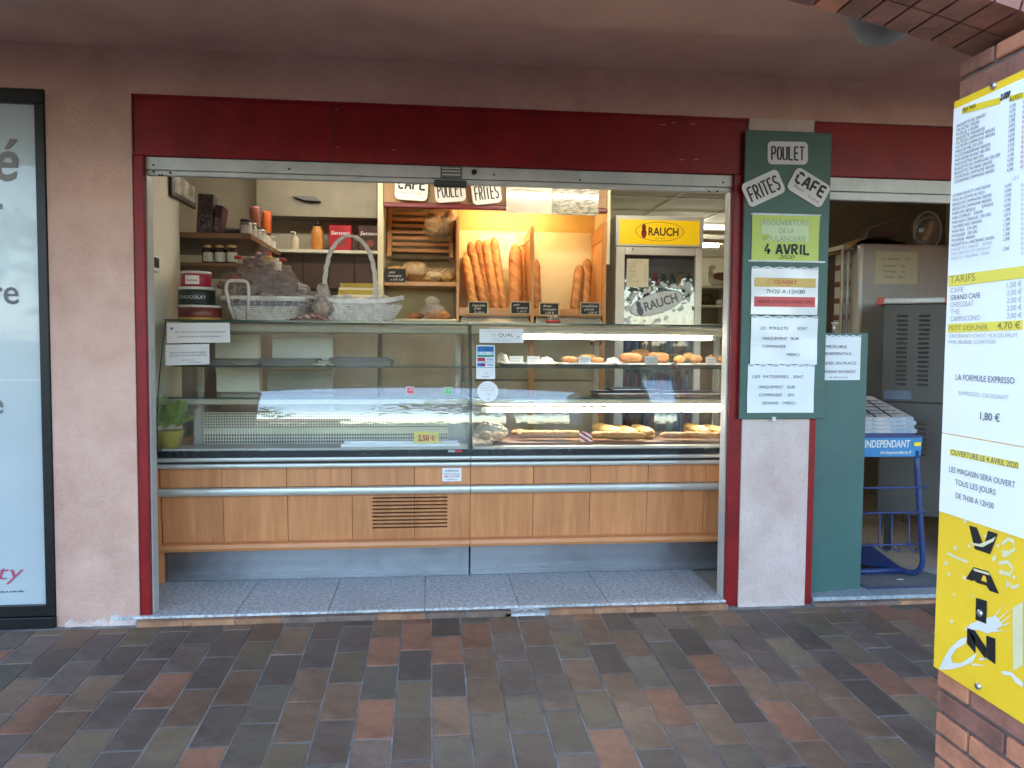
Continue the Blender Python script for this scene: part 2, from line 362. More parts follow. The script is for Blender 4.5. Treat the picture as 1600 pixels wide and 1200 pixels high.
# pavement: mortar bed + clay pavers in running bond
WP, LP, JT = .1263, .2526, .0065
pz = lambda y: SL*y
pave = MB(); pave.box((-6,-4.6,-.3),(6,.25,-.2), MORTAR)
pave.prism([(-6,-4.6,pz(-4.6)-.0035),(-6,.02,pz(.02)-.0035),(-6,.02,-.25),(-6,-4.6,-.25)], (12,0,0), MORTAR)
pavement = struct(pave.build('pavement'))
def paver_mesh(mi, L):
    mb = MB(); mb.box((JT/2, -L+JT/2, -.03), (WP-JT/2, -JT/2, 0), PAV[mi], bev=.0022)
    me = mb.build('paver'); d = me.data; bpy.data.objects.remove(me); return d
PM = [paver_mesh(i, LP) for i in range(6)]; PMH = [paver_mesh(i, LP*.5) for i in range(6)]
PHALF = {}
tilt = math.atan(SL); field = MB(); rp = random.Random(11)
for k in range(-47, 47):
    x = .008 + (k)*WP
    y = -.005 if k % 2 == 0 else -.005 + 0
    first = True
    # joints: even columns start with a whole paver offset, odd with a half paver
    y0 = -.04
    lens = []
    yy = y0
    offs = .186 if k % 2 == 0 else .06
    while yy > -4.5:
        L = offs if first else LP; first = False
        mi = rp.choices(range(6), PAVW)[0]
        vis = -20 <= k <= 17 and yy > -1.62 and not (x > 1.35 and yy < -1.2)
        if vis:
            key = (mi, round(L,3))
            if key not in PHALF: PHALF[key] = paver_mesh(mi, L)
            o = bpy.data.objects.new('paver', PHALF[key]); COL.objects.link(o); o.parent = pavement
            o.location = (x+rp.uniform(-.0012,.0012), yy+rp.uniform(-.0015,.0015), pz(yy)+rp.uniform(-.0012,.0008)); o.rotation_euler = (tilt+rp.uniform(-.004,.004), rp.uniform(-.006,.006), rp.uniform(-.007,.007))
        else:
            M = Matrix.Translation((x, yy, pz(yy))) @ Matrix.Rotation(tilt, 4, 'X')
            field.box((JT/2,-L+JT/2,-.02),(WP-JT/2,-JT/2,0), PAV[mi], M=M)
        yy -= L
f = field.build('paver_field', pavement); f['kind'] = 'stuff'
# edging course of orange bricks under the shop step
st = MB(); st.box((-1.245,-.036,-.06),(1.372,.03,.018), MORTAR); step = struct(st.build('shop_step'))
EDG = [mat('edging_brick_orange', (.33,.16,.085), rough=.75, var=.18, scale=14, bump=.001, rnd=.2), mat('edging_brick_brown', (.20,.13,.10), rough=.75, var=.18, scale=14, bump=.001, rnd=.2)]
x = -1.24; k = 0
while x < 1.36:
    if .33 < x < .52: x = .535; continue
    L = rp.uniform(.19,.225); mb = MB(); x1 = min(x+L, 1.37)
    mb.box((x+.003,-.042,-.04),(x1-.003,.01,.0195), EDG[0 if rp.random() < (.35 if x < .3 else .9) else 1], bev=.003); mb.build('brick', step); x += L
mb = MB(); mb.grid(lambda u,v: (.335+.185*u, -.045+.06*v, .012+.012*sin(pi*u)*1+.01*nz((u*9,v*6,3))), 16, 8, mat('white_marble_patch', (.62,.62,.64), rough=.5, col2=(.4,.39,.4), thr=(.35,.6), scale=30))
mb.box((.34,-.042,-.03),(.515,.012,.008), MATS['white_marble_patch']); mb.build('mortar_patch', step)
# doorway edging
st2 = MB(); st2.box((1.797,-.036,-.06),(2.95,.03,.012), MORTAR); step2 = struct(st2.build('doorway_step'))
x = 1.8
while x < 2.9:
    L = rp.uniform(.19,.225); mb = MB(); mb.box((x+.003,-.042,-.04),(x+L-.003,.01,.0135), EDG[1 if rp.random() < .6 else 0], bev=.003); mb.build('brick', step2); x += L

# ---------------------------------------------------------------- shop wall (pink roughcast) with three openings
mat('plaster_pink', (.60,.46,.42), rough=.95, var=.12, scale=20, bump=.006, bscale=50, stain=.5, sscale=9, scol=(.6,.55,.52))
shop_wall = thing('shop_wall', 'pink roughcast arcade wall holding the bakery opening and doorway', 'wall', (0,.1,0))
def rough_front(mb, x0, x1, z0, z1, m, y=0.0, base=False, seed=0.):
    nu = max(2, int((x1-x0)/.03)); nv = max(2, int((z1-z0)/.03))
    def fn(u, v):
        X = x0+(x1-x0)*u; Z = z0+(z1-z0)*v
        e = min(u, 1-u)*(x1-x0)
        d = .003*nz((X*9, Z*9, seed))+.0022*nz((X*31, Z*31, seed+4)); d *= min(1, e/.02)
        if base: d -= .012*exp(-max(0, Z-z0)/.05)*(1+.9*nz((X*14, 3, seed)))*min(1, e/.03)
        return (X, y+d, Z)
    mb.grid(fn, nu, nv, m)
def wall_piece(name, x0, x1, z0, z1, m=PINK, base=False, seed=0., y1=.22):
    mb = MB(); rough_front(mb, x0, x1, z0, z1, m, 0, base, seed)
    mb.box((x0,.0035,z0),(x1,y1,z1), m); return mb.build(name, shop_wall)
wall_piece('lintel_band', -6, 6, 2.243, 2.43, seed=1)
wall_piece('pillar_face', -1.578, -1.2405, -.06, 2.243, PINK, True, 2)
wall_piece('pillar_face', 1.4345, 1.7595, -.06, 2.243, PINKW, True, 3)
wall_piece('pillar_face', 3.05, 6, -.06, 2.243, PINK, True, 4)
wall_piece('pillar_face', -6, -3.4, -.06, 2.243, PINK, True, 5)
mb = MB(); mb.box((-6,-1.95,2.72),(6,7.5,9.5), PINK); mb.box((-6,.22,2.43),(6,.4,2.72), PINK); mb.build('sun_blocking_storey', shop_wall)  # unseen mass over the arcade, added and sized to block the sun
for px0, px1, yb, n, sd in ((100,212,968,26,1),(1154,1258,945,22,2)):      # plaster smeared along the pillar foot
    a = at(px0, yb, -.012); b = at(px1, yb, -.012); mb = MB()
    mb.grid(lambda u, v: (a.x+(b.x-a.x)*u, -.003-.012*(1-v)**1.5*(1+.8*nz((u*7,sd,0))), -.02+(.035+.05*abs(nz((u*5,sd,2)))+.02*nz((u*19,sd,1)))*v), 40, 6, PINKW if sd == 2 else MATS['plaster_pink'])
    mb.build('plaster_smear', shop_wall)
# arcade ceiling
mb = MB(); mb.box((-6,-1.95,2.43),(6,-.0,2.72), CEIL)
def cv(u, v):     # soft cove where ceiling meets the wall
    a = pi/2*v; return (-6+12*u, -.045+.045*sin(a)-.0, 2.43-.045+.045*cos(a)-.0)
struct(mb.build('arcade_ceiling'))

# ---------------------------------------------------------------- red frames
rf = thing('red_shopfront_frame', 'deep red painted metal frame with wide fascia round the bakery counter opening', 'frame', (.1,.02,0))
mb = MB(); mb.box((-1.24,.012,1.992),(1.434,.075,2.2425), RED, bev=.003)
mb.box((-1.24,.004,2.232),(1.434,.012,2.2425), RED); mb.build('fascia', rf)
mb = MB()
for px in (523,842):
    a = at(px, 200, .012); mb.box((a.x-.0012,.0112,1.993),(a.x+.0012,.0119,2.231), DARK)
for k in range(14): mb.tube([(-1.15+k*.19,.0095,2.215),(-1.15+k*.19,.0125,2.215)], .0042, RED, 8); mb.tube([(-1.15+k*.19,.0095,2.012),(-1.15+k*.19,.0125,2.012)], .0042, RED, 8)
mb.build('seam_rivet', rf)['kind'] = 'stuff'
sc = MB()
for px, py, wpx in ((1030,195,14),(1048,192,10),(1078,194,12),(1060,250,12),(1083,250,10),(612,235,7),(523,172,5),(525,231,5)):
    a = at(px, py, .011); sc.quad([(a.x, .0112, a.z), (a.x+wpx*.0016, .0112, a.z+.001), (a.x+wpx*.0028, .0112, a.z+.004), (a.x+wpx*.001, .0112, a.z+.003)], mat('bare_scratch', (.55,.42,.4), var=.1))
sc.build('paint_scratch', rf)
mb = MB(); mb.box((-1.24,.006,-.005),(-1.197,.075,1.9915), RED, bev=.003); mb.build('post', rf)
mb = MB(); mb.box((1.3735,.006,-.005),(1.434,.075,1.9915), RED, bev=.003); mb.build('post', rf)
rf2 = thing('red_door_frame', 'deep red painted metal frame of the narrow doorway beside the pillar', 'frame', (2.3,.02,0))
mb = MB(); mb.box((1.76,.012,1.999),(3.05,.075,2.2425), RED, bev=.003); mb.box((1.7455,-.0035,1.999),(1.7595,.0,2.2425), RED); mb.build('fascia', rf2)
mb = MB(); mb.box((1.76,.006,-.005),(1.796,.075,1.9985), RED, bev=.003); mb.build('post', rf2)
mb = MB(); mb.box((3.01,.006,-.005),(3.05,.075,1.9985), RED, bev=.003); mb.build('post', rf2)

# ---------------------------------------------------------------- roller shutters
sh = thing('roller_shutter', 'grey rolled up metal shutter with lock and black handle above the counter', 'shutter', (.1,.05,1.92))
mb = MB(); mb.box((-1.1965,.028,1.938),(1.373,.07,1.991), STEEL, bev=.002); srail = mb.build('bottom_rail', sh)
mb = MB(); mb.box((-1.1965,.034,1.916),(1.373,.062,1.9375), STEEL, bev=.004); mb.build('lip', sh)
def guide(x0, x1):
    mb = MB(); m = mat('pale_guide_paint', (.42,.42,.41), rough=.5, var=.06)
    mb.box((x0,.03,.033),(x1,.05,1.916), m); mb.box((x0,.0505,.03),(x0+.004,.09,1.916), m); mb.box((x1-.004,.0505,.03),(x1,.09,1.916), m); mb.box((x0+.0042,.08,.03),(x1-.0042,.084,1.916), DARK); mb.build('guide', sh)
guide(-1.1965,at(238,600,.05).x); guide(at(1132,600,.05).x,1.373)
a = at(688,279,.027); b = at(722,259,.027); mb = MB(); mb.box((a.x,.024,a.z),(b.x,.0275,b.z), mat('dark_plate', (.10,.10,.10), rough=.4)); mb.build('lock_plate', srail)
mb = MB()
for zz in (.25,.5,.72): mb.box((a.x+.008,.0228,a.z+(b.z-a.z)*zz),(b.x-.008,.0236,a.z+(b.z-a.z)*(zz+.1)), STEEL)
mb.build('printed_line', srail)
a = at(741,269,.027); mb = MB(); mb.tube([(a.x,.018,a.z),(a.x,.03,a.z)], .012, DARK, 14); mb.build('keyhole', srail)
a = at(678,293,.03); b = at(729,284,.03); mb = MB(); mb.box((a.x,.0,a.z),(b.x,.033,b.z), BLACK, bev=.007); mb.build('handle', srail)
bt = MB()
for px, py in ((240,268),(266,270),(240,258),(452,249),(452,264),(772,259),(772,273),(906,281),(1130,285),(1108,299),(1121,299),(249,274),(253,274)):
    a = at(px, py, .028); bt.tube([(a.x,.0255,a.z),(a.x,.03,a.z)], .0045, DARK, 8)
bt.build('rivet', srail)['kind'] = 'stuff'
sh2 = thing('roller_shutter', 'grey rolled up metal shutter above the doorway with the ovens', 'shutter', (2.4,.05,1.9))
mb = MB(); mb.box((1.7965,.028,1.935),(3.01,.07,1.998), STEEL, bev=.002); mb.build('bottom_rail', sh2)
mb = MB(); mb.box((1.7965,.034,1.895),(3.01,.062,1.9345), STEEL, bev=.004); mb.build('lip', sh2)

# ---------------------------------------------------------------- left salon window
VIN = mat('white_window_vinyl', (.40,.45,.47), rough=.3, var=.03, scale=2, coat=.35)
BLKF = mat('black_window_frame', (.010,.010,.011), rough=.38, var=.1, spec=.25)
sw = thing('salon_window', 'black framed shop window covered with white lettered vinyl, left of the pillar', 'window', (-2.3,.0,0))
mb = MB(); mb.box((-1.618,-.008,.09),(-1.5795,.06,2.185), BLKF, bev=.003); mb.box((-3.4,-.008,2.1855),(-1.5795,.06,2.243), BLKF, bev=.003); mb.box((-3.4,-.008,.045),(-1.5795,.06,.0895), BLKF, bev=.003); mb.box((-3.4,-.008,.09),(-3.36,.06,2.185), BLKF); mb.build('frame', sw)
mb = MB(); mb.box((-3.36,.02,.09),(-1.618,.027,2.185), VIN)
a = at(0, 381, .02); mb.box((-3.36,.0185,a.z),(-1.618,.0199,a.z+.0015), mat('vinyl_seam', (.5,.52,.53), rough=.2)); a = at(0, 594, .02); mb.box((-3.36,.0185,a.z),(-1.618,.0199,a.z+.002), mat('vinyl_seam_pale', (.8,.82,.83), rough=.2)); wpane = mb.build('pane', sw)
mb = MB(); mb.box((-3.4,-.02,-.035),(-1.5795,.06,.0445), BLKF, bev=.004); mb.box((-3.4,-.055,-.075),(-1.572,.0,-.0355), BLKF, bev=.006); mb.build('sill', sw)
t = MB(); X, Z = Vector((1,0,0)), Vector((0,0,1)); VG = mat('vinyl_letter_brown', (.16,.13,.12), rough=.4); yw = .0165
def wtxt(body, x0, x1, yb, yt, m, **k):
    a = at(x0, yb, yw); b = at(x1, yt, yw); t.text(body, (a.x, yw, a.z), X, Z, b.x-a.x, (b.z-a.z), m, **k)
wtxt('beauté', -205, 27, 275, 212, VG, bold=.012, shear=.2)
wtxt('centre', -115, 28, 473, 434, INKG, bold=.006)
wtxt('esthétique', -225, 4, 647, 611, INKG, bold=.006)
wtxt('beauty', -105, 37, 908, 880, mat('vinyl_letter_crimson', (.45,.04,.12), rough=.4), bold=-.01, shear=.25)
wtxt('institut de beauté', -120, 37, 929, 922, INK, bold=.01)
a = at(-4, 327, yw); b = at(3, 318, yw); t.box((a.x,yw,a.z),(b.x,yw+.0005,b.z), VG)
t.build('lettering', wpane)

# ---------------------------------------------------------------- arcade: brick pillar, arch, far pillar
PX0, PX1, PYF, PYN = 1.2, 1.762, -1.73, -2.33
pil = thing('brick_pillar', 'square red brick arcade pillar carrying the yellow price board', 'pillar', (1.48,-2.03,-.1))
PTOP = atx(1502, 97, PX0).z
mb = MB(); mb.box((PX0+.008,PYN+.008,-.24),(PX1-.008,PYF-.008,PTOP-.004), BRKJ); mb.build('core', pil)
BH, BL = .0545, .2175
rb = random.Random(5)
def brick(parent, a, b, mi=None, bev=.003):
    m = MB(); m.box(a, b, BRK[mi if mi is not None else (0 if rb.random() < .75 else 1)], bev=bev); return m.build('brick', parent)
rest = MB(); zb = pz(-2)-.02; row = 0
z = .4110-BH*12
while z < PTOP-.02:
    zt = min(z+BH-.009, PTOP)
    shown = z < .52 or z > 1.72
    y = PYF; first = True
    while y > PYN+.01:
        L = (BL*.5 if row % 2 == 0 else BL) if first else BL; first = False
        y2 = max(y-L, PYN)
        if y-y2 > .02:
            A, B = (PX0, y-.0005 if y == PYF else y-.0045, z), (PX0+.10, y2+.0045 if y2 > PYN else y2, zt)
            if shown and z > -.25: brick(pil, A, B)
            else: rest.box(A, B, BRK[0])
        y = y2
    x = PX0+.102; 
    while x < PX1-.01:                                  # far and near faces
        x2 = min(x+BL, PX1); 
        for yy0, yy1 in ((PYF-.06, PYF-.0005), (PYN, PYN+.06)): rest.box((x+.004,yy0,z),(x2-.002,yy1,zt), BRK[int(rb.random()>.7)])
        x = x2
    for y0 in range(2): rest.box((PX1-.05, PYN+.07+y0*.23, z), (PX1, PYN+.07+y0*.23+.22, zt), BRK[0])
    z += BH; row += 1
r_ = rest.build('brickwork', pil); r_['kind'] = 'stuff'
# arch ring: soffit edge measured at the far face
pts = [atx(0,0,0)]*0
for px, py in ((1510,85),(1477,76),(1447,63),(1415,53),(1383,40),(1350,30),(1315,23),(1283,14),(1248,5)):
    p = at(px, py, PYF); pts.append((p.x, p.z))
# circle through spring, mid and crown side (least-squares by three representative points)
def circ(a, b, c):
    ax, ay = a; bx, by = b; cx, cy = c; d = 2*(ax*(by-cy)+bx*(cy-ay)+cx*(ay-by))
    ux = ((ax*ax+ay*ay)*(by-cy)+(bx*bx+by*by)*(cy-ay)+(cx*cx+cy*cy)*(ay-by))/d
    uy = ((ax*ax+ay*ay)*(cx-bx)+(bx*bx+by*by)*(ax-cx)+(cx*cx+cy*cy)*(bx-ax))/d
    return ux, uy, sqrt((ax-ux)**2+(ay-uy)**2)
ACX = -.11
# centre forced to the middle of the span: solve z0 and R from the first and last point
(x1_, z1_), (x2_, z2_) = pts[0], pts[-1]
ACZ = ((x1_-ACX)**2+z1_**2-(x2_-ACX)**2-z2_**2)/(2*(z1_-z2_)); AR = sqrt((x1_-ACX)**2+(z1_-ACZ)**2)
AY0, AY1, ATOP = PYF, PYF-.205, 2.715
arch = thing('brick_arch', 'shallow brick arch of the arcade springing from the pillar top', 'arch', (ACX,-1.83,1.9))
mb = MB(); xl = -1.42
a0 = atan2(PTOP-ACZ, PX0+.03-ACX)
# spandrel above the ring
ring = .115
def soff(x, r): return ACZ+sqrt(max(1e-6, r*r-(x-ACX)**2))
N = 48; V = []; F = []
xs = [xl-.4+(PX1-xl+.4)*i/N for i in range(N+1)]
for y in (AY0-.004, AY1+.004):
    for x in xs:
        zl = soff(min(max(x, 2*ACX-(PX0+.02)), PX0+.02), AR+.02)
        V += [(x,y,zl),(x,y,ATOP)]
n2 = 2*(N+1)
for i in range(N):
    a = 2*i; F += [(a,a+2,a+3,a+1),(n2+a,n2+a+1,n2+a+3,n2+a+2),(a,n2+a,n2+a+2,a+2)]
mb.add(V, F, BRKJ)
mb.build('spandrel', arch)
def arch_brick(t0, t1, y0, y1, shown=True, mb=None):
    V = []
    for y in (y0, y1):
        for t, r in ((t0,AR),(t1,AR),(t1,AR+ring),(t0,AR+ring)): V.append((ACX+r*cos(t), y, ACZ+r*sin(t)))
    F = [(0,1,2,3),(7,6,5,4),(0,4,5,1),(1,5,6,2),(2,6,7,3),(3,7,4,0)]
    m = mb or MB(); m.add(V, F, BRK[1 if rb.random() < .8 else 0])
    if mb is None: m.build('brick', arch)
dt = .0575/AR; gap = .006/AR; t = a0; tmax = pi-a0; hidden = MB(); i = 0
while t < tmax:
    px_ = ACX+AR*cos(t)
    sp = .118 if i % 2 == 0 else .118
    for y0, y1 in ((AY0, AY0-.099), (AY0-.105, AY1)):
        if px_ > .6: arch_brick(t+gap/2, t+dt-gap/2, y0, y1)
        else: arch_brick(t+gap/2, t+dt-gap/2, y0, y1, mb=hidden)
    t += dt; i += 1
h_ = hidden.build('brickwork', arch); h_['kind'] = 'stuff'
# impost bricks where the arch sits on the pillar, and the far pillars of the arcade (seen mirrored in the glass)
mb = MB(); mb.box((PX0+.06,AY1+.002,PTOP-.003),(PX1,AY0-.002,ATOP), BRKJ); mb.build('impost', arch)
FARB = mat('brick_far', (.33,.15,.11), rough=.9, var=.25, scale=20, bump=.004, bscale=50)
fp = thing('brick_pillar', 'square red brick arcade pillar at the left end of the arch', 'pillar', (-1.63,-2.0,-.1))
mb = MB(); mb.box((-1.80,-2.33,-.24),(-1.42,-1.73,1.99), FARB, bev=.004); mb.build('shaft', fp)
wl = thing('arcade_bay', 'brick front of the arcade bays beyond the two pillars', 'wall', (0,-1.85,1.9))
mb = MB(); mb.box((-6,-1.935,2.35),(-1.84,-1.73,2.72), FARB); mb.box((1.7625,-1.935,2.35),(6,-1.73,2.72), FARB); mb.box((-1.84,-1.935,1.992),(-1.39,-1.73,2.72), FARB); mb.build('lintel', wl)
for x0 in (-4.9, 4.4): mb = MB(); mb.box((x0,-2.33,-.24),(x0+.5,-1.73,2.35), FARB); mb.build('pier', wl)
# ceiling lamp half hidden behind the arch
lp = thing('ceiling_lamp', 'grey round bulkhead lamp on the arcade ceiling behind the arch', 'lamp')
cl = at(1378, 40, -1.2)
LG = mat('grey_lamp_glass', (.27,.28,.28), rough=.6, var=.08)
lp.location = (cl.x, cl.y, 2.43); lp['_w'] = tuple(lp.location)
LGR = .125; zc = at(1378, 68, -1.2).z
mb = MB(); n = 9; mb.lathe([(LGR*max(0,cos(radians(a)))**.6, -(2.43-zc)*sin(radians(a))) for a in range(0,88,7)], LG, (0,0,0), 28); mb.build('diffuser', lp, local=True)
mb = MB(); mb.lathe([(LGR+.012,-.03),(LGR+.012,0)], mat('grey_lamp_base', (.22,.22,.22)), (0,0,0), 28); mb.build('base', lp, local=True)
# trees across the road (they show only as dark shapes mirrored in the glass)
LEAF = mat('tree_leaf', (.05,.075,.03), rough=.7, var=.3, scale=3); BARK = mat('tree_bark', (.10,.075,.055), rough=.9)
def tree(x, y, h, cr, label, seed):
    r = random.Random(seed); root = thing('street_tree', label, 'tree', (x,y,-.24), 'trees across the road')
    mb = MB(); mb.tube([(x,y,-.24),(x+.05,y,h*.3),(x-.04,y+.05,h*.62)], [.2,.15,.07], BARK, 8); mb.build('trunk', root)
    mb = MB()
    cl = [Vector((r.uniform(-1,1)*cr, r.uniform(-1,1)*cr*.8, h*(.58+.40*r.random()))) for _ in range(26)]
    for c_ in cl:
        for _ in range(70):
            d = Vector((r.gauss(0,1), r.gauss(0,1), r.gauss(0,.7)))*cr*.2; p = Vector((x,y,0))+c_+d
            u = Vector((r.uniform(-1,1),r.uniform(-1,1),r.uniform(-1,1))).normalized(); v = u.orthogonal().normalized(); s = r.uniform(.09,.2)
            mb.quad([p+u*s, p+v*s*.6, p-u*s, p-v*s*.6], LEAF)
    mb.build('crown', root)
tree(-7.5,-22,5.4,2.6,'broad dark tree mirrored in the left half of the counter glass',1)
tree(2.4,-19,5.6,3.3,'low spreading tree mirrored in the middle of the counter glass',2)
tree(7.5,-24,6.6,3.2,'dark tree mirrored in the right half of the counter glass',3)
tree(13.5,-28,7.0,3.2,'tall tree mirrored at the right end of the counter glass',4)
tree(-14,-27,6,3,'tall tree mirrored at the left end of the counter glass',5)
hb = MB(); hb.box((-30,-66,-.24),(-8,-60,3.2), mat('far_house_render', (.45,.38,.32), rough=.9)); hb.prism([(-31,-67,3.2),(-31,-59,3.2),(-31,-63,4.6)], (24,0,0), mat('far_roof_tile', (.28,.13,.09), rough=.9))
hd = MB(); hrnd = random.Random(8)
for i in range(2600):
    p = Vector((hrnd.uniform(-30,30), -24+hrnd.uniform(-.5,.5), -.24+hrnd.uniform(0,1.75))); u = Vector((hrnd.uniform(-1,1),hrnd.uniform(-1,1),hrnd.uniform(-1,1))).normalized(); v = u.orthogonal().normalized(); q = hrnd.uniform(.12,.26); hd.quad([p+u*q, p+v*q*.7, p-u*q, p-v*q*.7], LEAF)
hd.box((-30,-24.4,-.24),(30,-23.8,1.2), LEAF)  # hedge added to hide the bright far ground in the glass reflection
hg = thing('reflection_hedge', 'unseen hedge added across the road to darken the low reflection in the counter glass', 'hedge', (0,-24,-.24)); hd.build('foliage', hg)
tag(hb.build('row_house', loc=(-19,-63,-.24)), 'long pale house with tiled roof across the road, mirrored in the glass', 'house')

# ---------------------------------------------------------------- shop interior shell
IW = mat('interior_cream_wall', (.70,.67,.57), rough=.8, var=.05, scale=2)
IWG = mat('interior_olive_wall', (.52,.47,.33), rough=.8, var=.07, scale=2)
TILEB = mat('beige_floor_tile', (.38,.34,.27), rough=.5, var=.1, scale=3)
CLT = mat('ceiling_tile_paint', (.68,.66,.56), rough=.9, var=.05, scale=6, bump=.001, bscale=120)
CLB = mat('ceiling_bar_paint', (.62,.60,.52), rough=.6, var=.03)
fl = MB(); fl.box((-1.9,.03,-.06),(4.2,7,.022), TILEB); shop_floor = struct(fl.build('shop_floor'))
GRAN = mat('grey_granite_slab', (.58,.60,.61), stain=.3, rough=.5, col2=(.32,.33,.35), thr=(.40,.58), scale=60, rnd=.06, detail=3)
fx = [-1.5,-1.125,-.64,-.24-.0,.165,.57,.965,1.372]
fx = [at(p, 950, .0).x for p in (222,368,513,664,810,951,1098)] 
fx = [-1.36]+fx[1:]+[1.372]
for a, b in zip(fx[:-1], fx[1:]): mb = MB(); mb.box((a+.0015,-.012,.021),(b-.0015,.62,.033), GRAN, bev=.0015); mb.build('tile', shop_floor)
GRB = mat('blue_grey_slab', (.42,.47,.50), stain=.4, rough=.55, col2=(.19,.23,.26), thr=(.35,.65), scale=60, rnd=.06)
for a, b in ((1.797,2.12),(2.12,2.53),(2.53,3.0)): mb = MB(); mb.box((a+.0015,-.012,.0145),(b-.0015,.42,.033), GRB, bev=.0015); mb.build('tile', shop_floor)
ww = MB(); ww.box((-1.50,.22,.023),(-1.362,1.0,2.38), IW); struct(ww.build('left_wall'))
ww = MB(); ww.box((-1.90,1.0005,.023),(-1.8,2.2,2.38), IW); ww.box((-1.8,1.0005,.023),(-1.501,1.05,2.38), IW); struct(ww.build('alcove_wall'))
ww = MB(); ww.box((-1.90,2.2005,.023),(at(591,400,1.95).x-.002,2.30,2.38), mat('shaded_olive_wall', (.44,.40,.31), rough=.8, var=.07, scale=2)); ww.box((at(591,400,1.95).x-.001,2.42,.023),(1.30,2.5,2.38), IWG); struct(ww.build('back_wall'))  # left part is coloured darker to hold its shade
ww = MB(); ww.box((-1.9,6.5,.023),(4.2,6.6,2.42), IW); ww.box((4.1,.4,.023),(4.2,6.499,2.42), IWG); ww.box((1.2,2.75,.023),(1.3,6.499,2.38), IW); ww.box((2.56,2.4,.023),(4.099,2.5,2.40), mat('light_block_partition', (.30,.26,.17), rough=.8, var=.1)); struct(ww.build('back_room_wall'))  # the dark partition is added to block the strip light
cb = MB(); cb.box((-1.95,.2205,2.40),(4.25,6.7,2.429), CLT); shop_ceiling = struct(cb.build('shop_ceiling'))
x = 1.0
for i in range(6):
    for j in range(8):
        mb = MB(); x0, y0 = .7+i*.6, 1.9+j*.6; mb.box((x0+.012,y0+.012,2.372),(x0+.588,y0+.588,2.399), CLT, bev=.004); mb.build('ceiling_panel', shop_ceiling)
gb = MB()
for i in range(7): gb.box((.69+i*.6,1.9,2.366),(.712+i*.6,6.4,2.371), CLB)
for j in range(9): gb.box((.7,1.89+j*.6,2.3605),(4.0,1.911+j*.6,2.3655), CLB)
gb.build('grid_bar', shop_ceiling)
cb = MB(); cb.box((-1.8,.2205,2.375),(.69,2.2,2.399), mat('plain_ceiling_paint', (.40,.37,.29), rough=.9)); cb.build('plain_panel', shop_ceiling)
# bulkhead cupboard over the back shelf
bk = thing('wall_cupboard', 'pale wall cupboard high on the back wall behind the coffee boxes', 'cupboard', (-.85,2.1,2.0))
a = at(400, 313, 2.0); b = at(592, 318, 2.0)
mb = MB(); mb.box((a.x,2.0,2.07),(b.x-.01,2.199,2.36), mat('shaded_cupboard', (.24,.21,.15), rough=.55, var=.08), bev=.004); mb.build('carcass', bk)  # shade on the pale cupboard is put into this dark olive
mb = MB(); q = at(468,311,1.99); mb.prism([at(458,308,1.995),at(492,309,1.995),at(502,316,1.995),at(478,315,1.995)], (0,-.05,0), BLACK); mb.build('bracket', bk)

# unseen fill lights added to brighten the shop, above the shutter edge
for x_, y_, nm in ((-.55,1.45,'left'),(.95,1.45,'right')):
    cl_ = thing('fill_light', 'unseen fill light added above the '+nm+' display counter', 'lamp', (x_,y_,2.36), 'added fill lights over the display counters')
    mb = MB(); mb.box((x_-.62,y_-.05,2.345),(x_+.62,y_+.05,2.365), MATS['white_enamel'], bev=.004); mb.build('housing', cl_)
    mb = MB(); mb.tube([(x_-.58,y_,2.325),(x_+.58,y_,2.325)], .014, emit_mat('fill_tube_glow', (1,.92,.76), 5.2 if nm == 'left' else 5.6), 10); mb.build('tube', cl_)
# ================================================================== DISPLAY COUNTERS
WOODV = wood_mat('beech_panel', (.63,.27,.108), (.44,.17,.064), 'z')
WOODX = wood_mat('beech_rail', (.64,.275,.105), (.50,.20,.072), 'x')
ALU = mat('champagne_aluminium', (.60,.61,.55), rough=.34, metal=.55, var=.05, scale=6, stretch=(1,8,8))
KICK = mat('brushed_steel', (.42,.44,.47), stain=.5, sscale=3, rough=.24, metal=.9, var=.05, scale=.25, stretch=(1,60,60))
GLASS = glass_mat('curved_glass', (.975,.985,.975), 1.0, streak=.06, f0=.052)
GLASSP = glass_mat('shelf_glass', (.97,.985,.975), .8)
GEDGE = mat('green_glass_edge', (.03,.075,.06), rough=.12, var=.1)
GRILLE = mat('perforated_white', (.74,.70,.58), rough=.5, var=.05)
CASEIN = mat('case_liner', (.50,.49,.45), rough=.4, var=.06)
SEAL = mat('dark_seal', (.015,.02,.025), rough=.25, var=.05)
def tiltz(z):
    if z < .75: return 1.5
    if z < .835: return 1.5+2.5*(z-.75)/.085
    if z < 1.0: return 4.0+10.3*(z-.835)/.165
    return min(20.5, 14.3+6.2*(z-1.0)/.12)
_gy = [(.675,.372)]
while _gy[-1][0] < 1.312: z, y = _gy[-1]; _gy.append((z+.005, y+.005*math.tan(radians(tiltz(z)))))
def gY(z):
    i = min(max(int((z-.675)/.005), 0), len(_gy)-2); a, b = _gy[i], _gy[i+1]
    return a[1]+(b[1]-a[1])*(z-a[0])/.005
def onglass(px, py):
    y = .45
    for _ in range(6): p = at(px, py, y); y = gY(min(max(p.z,.675),1.31))
    return p
JX = .2015                                     # joint between the two display units
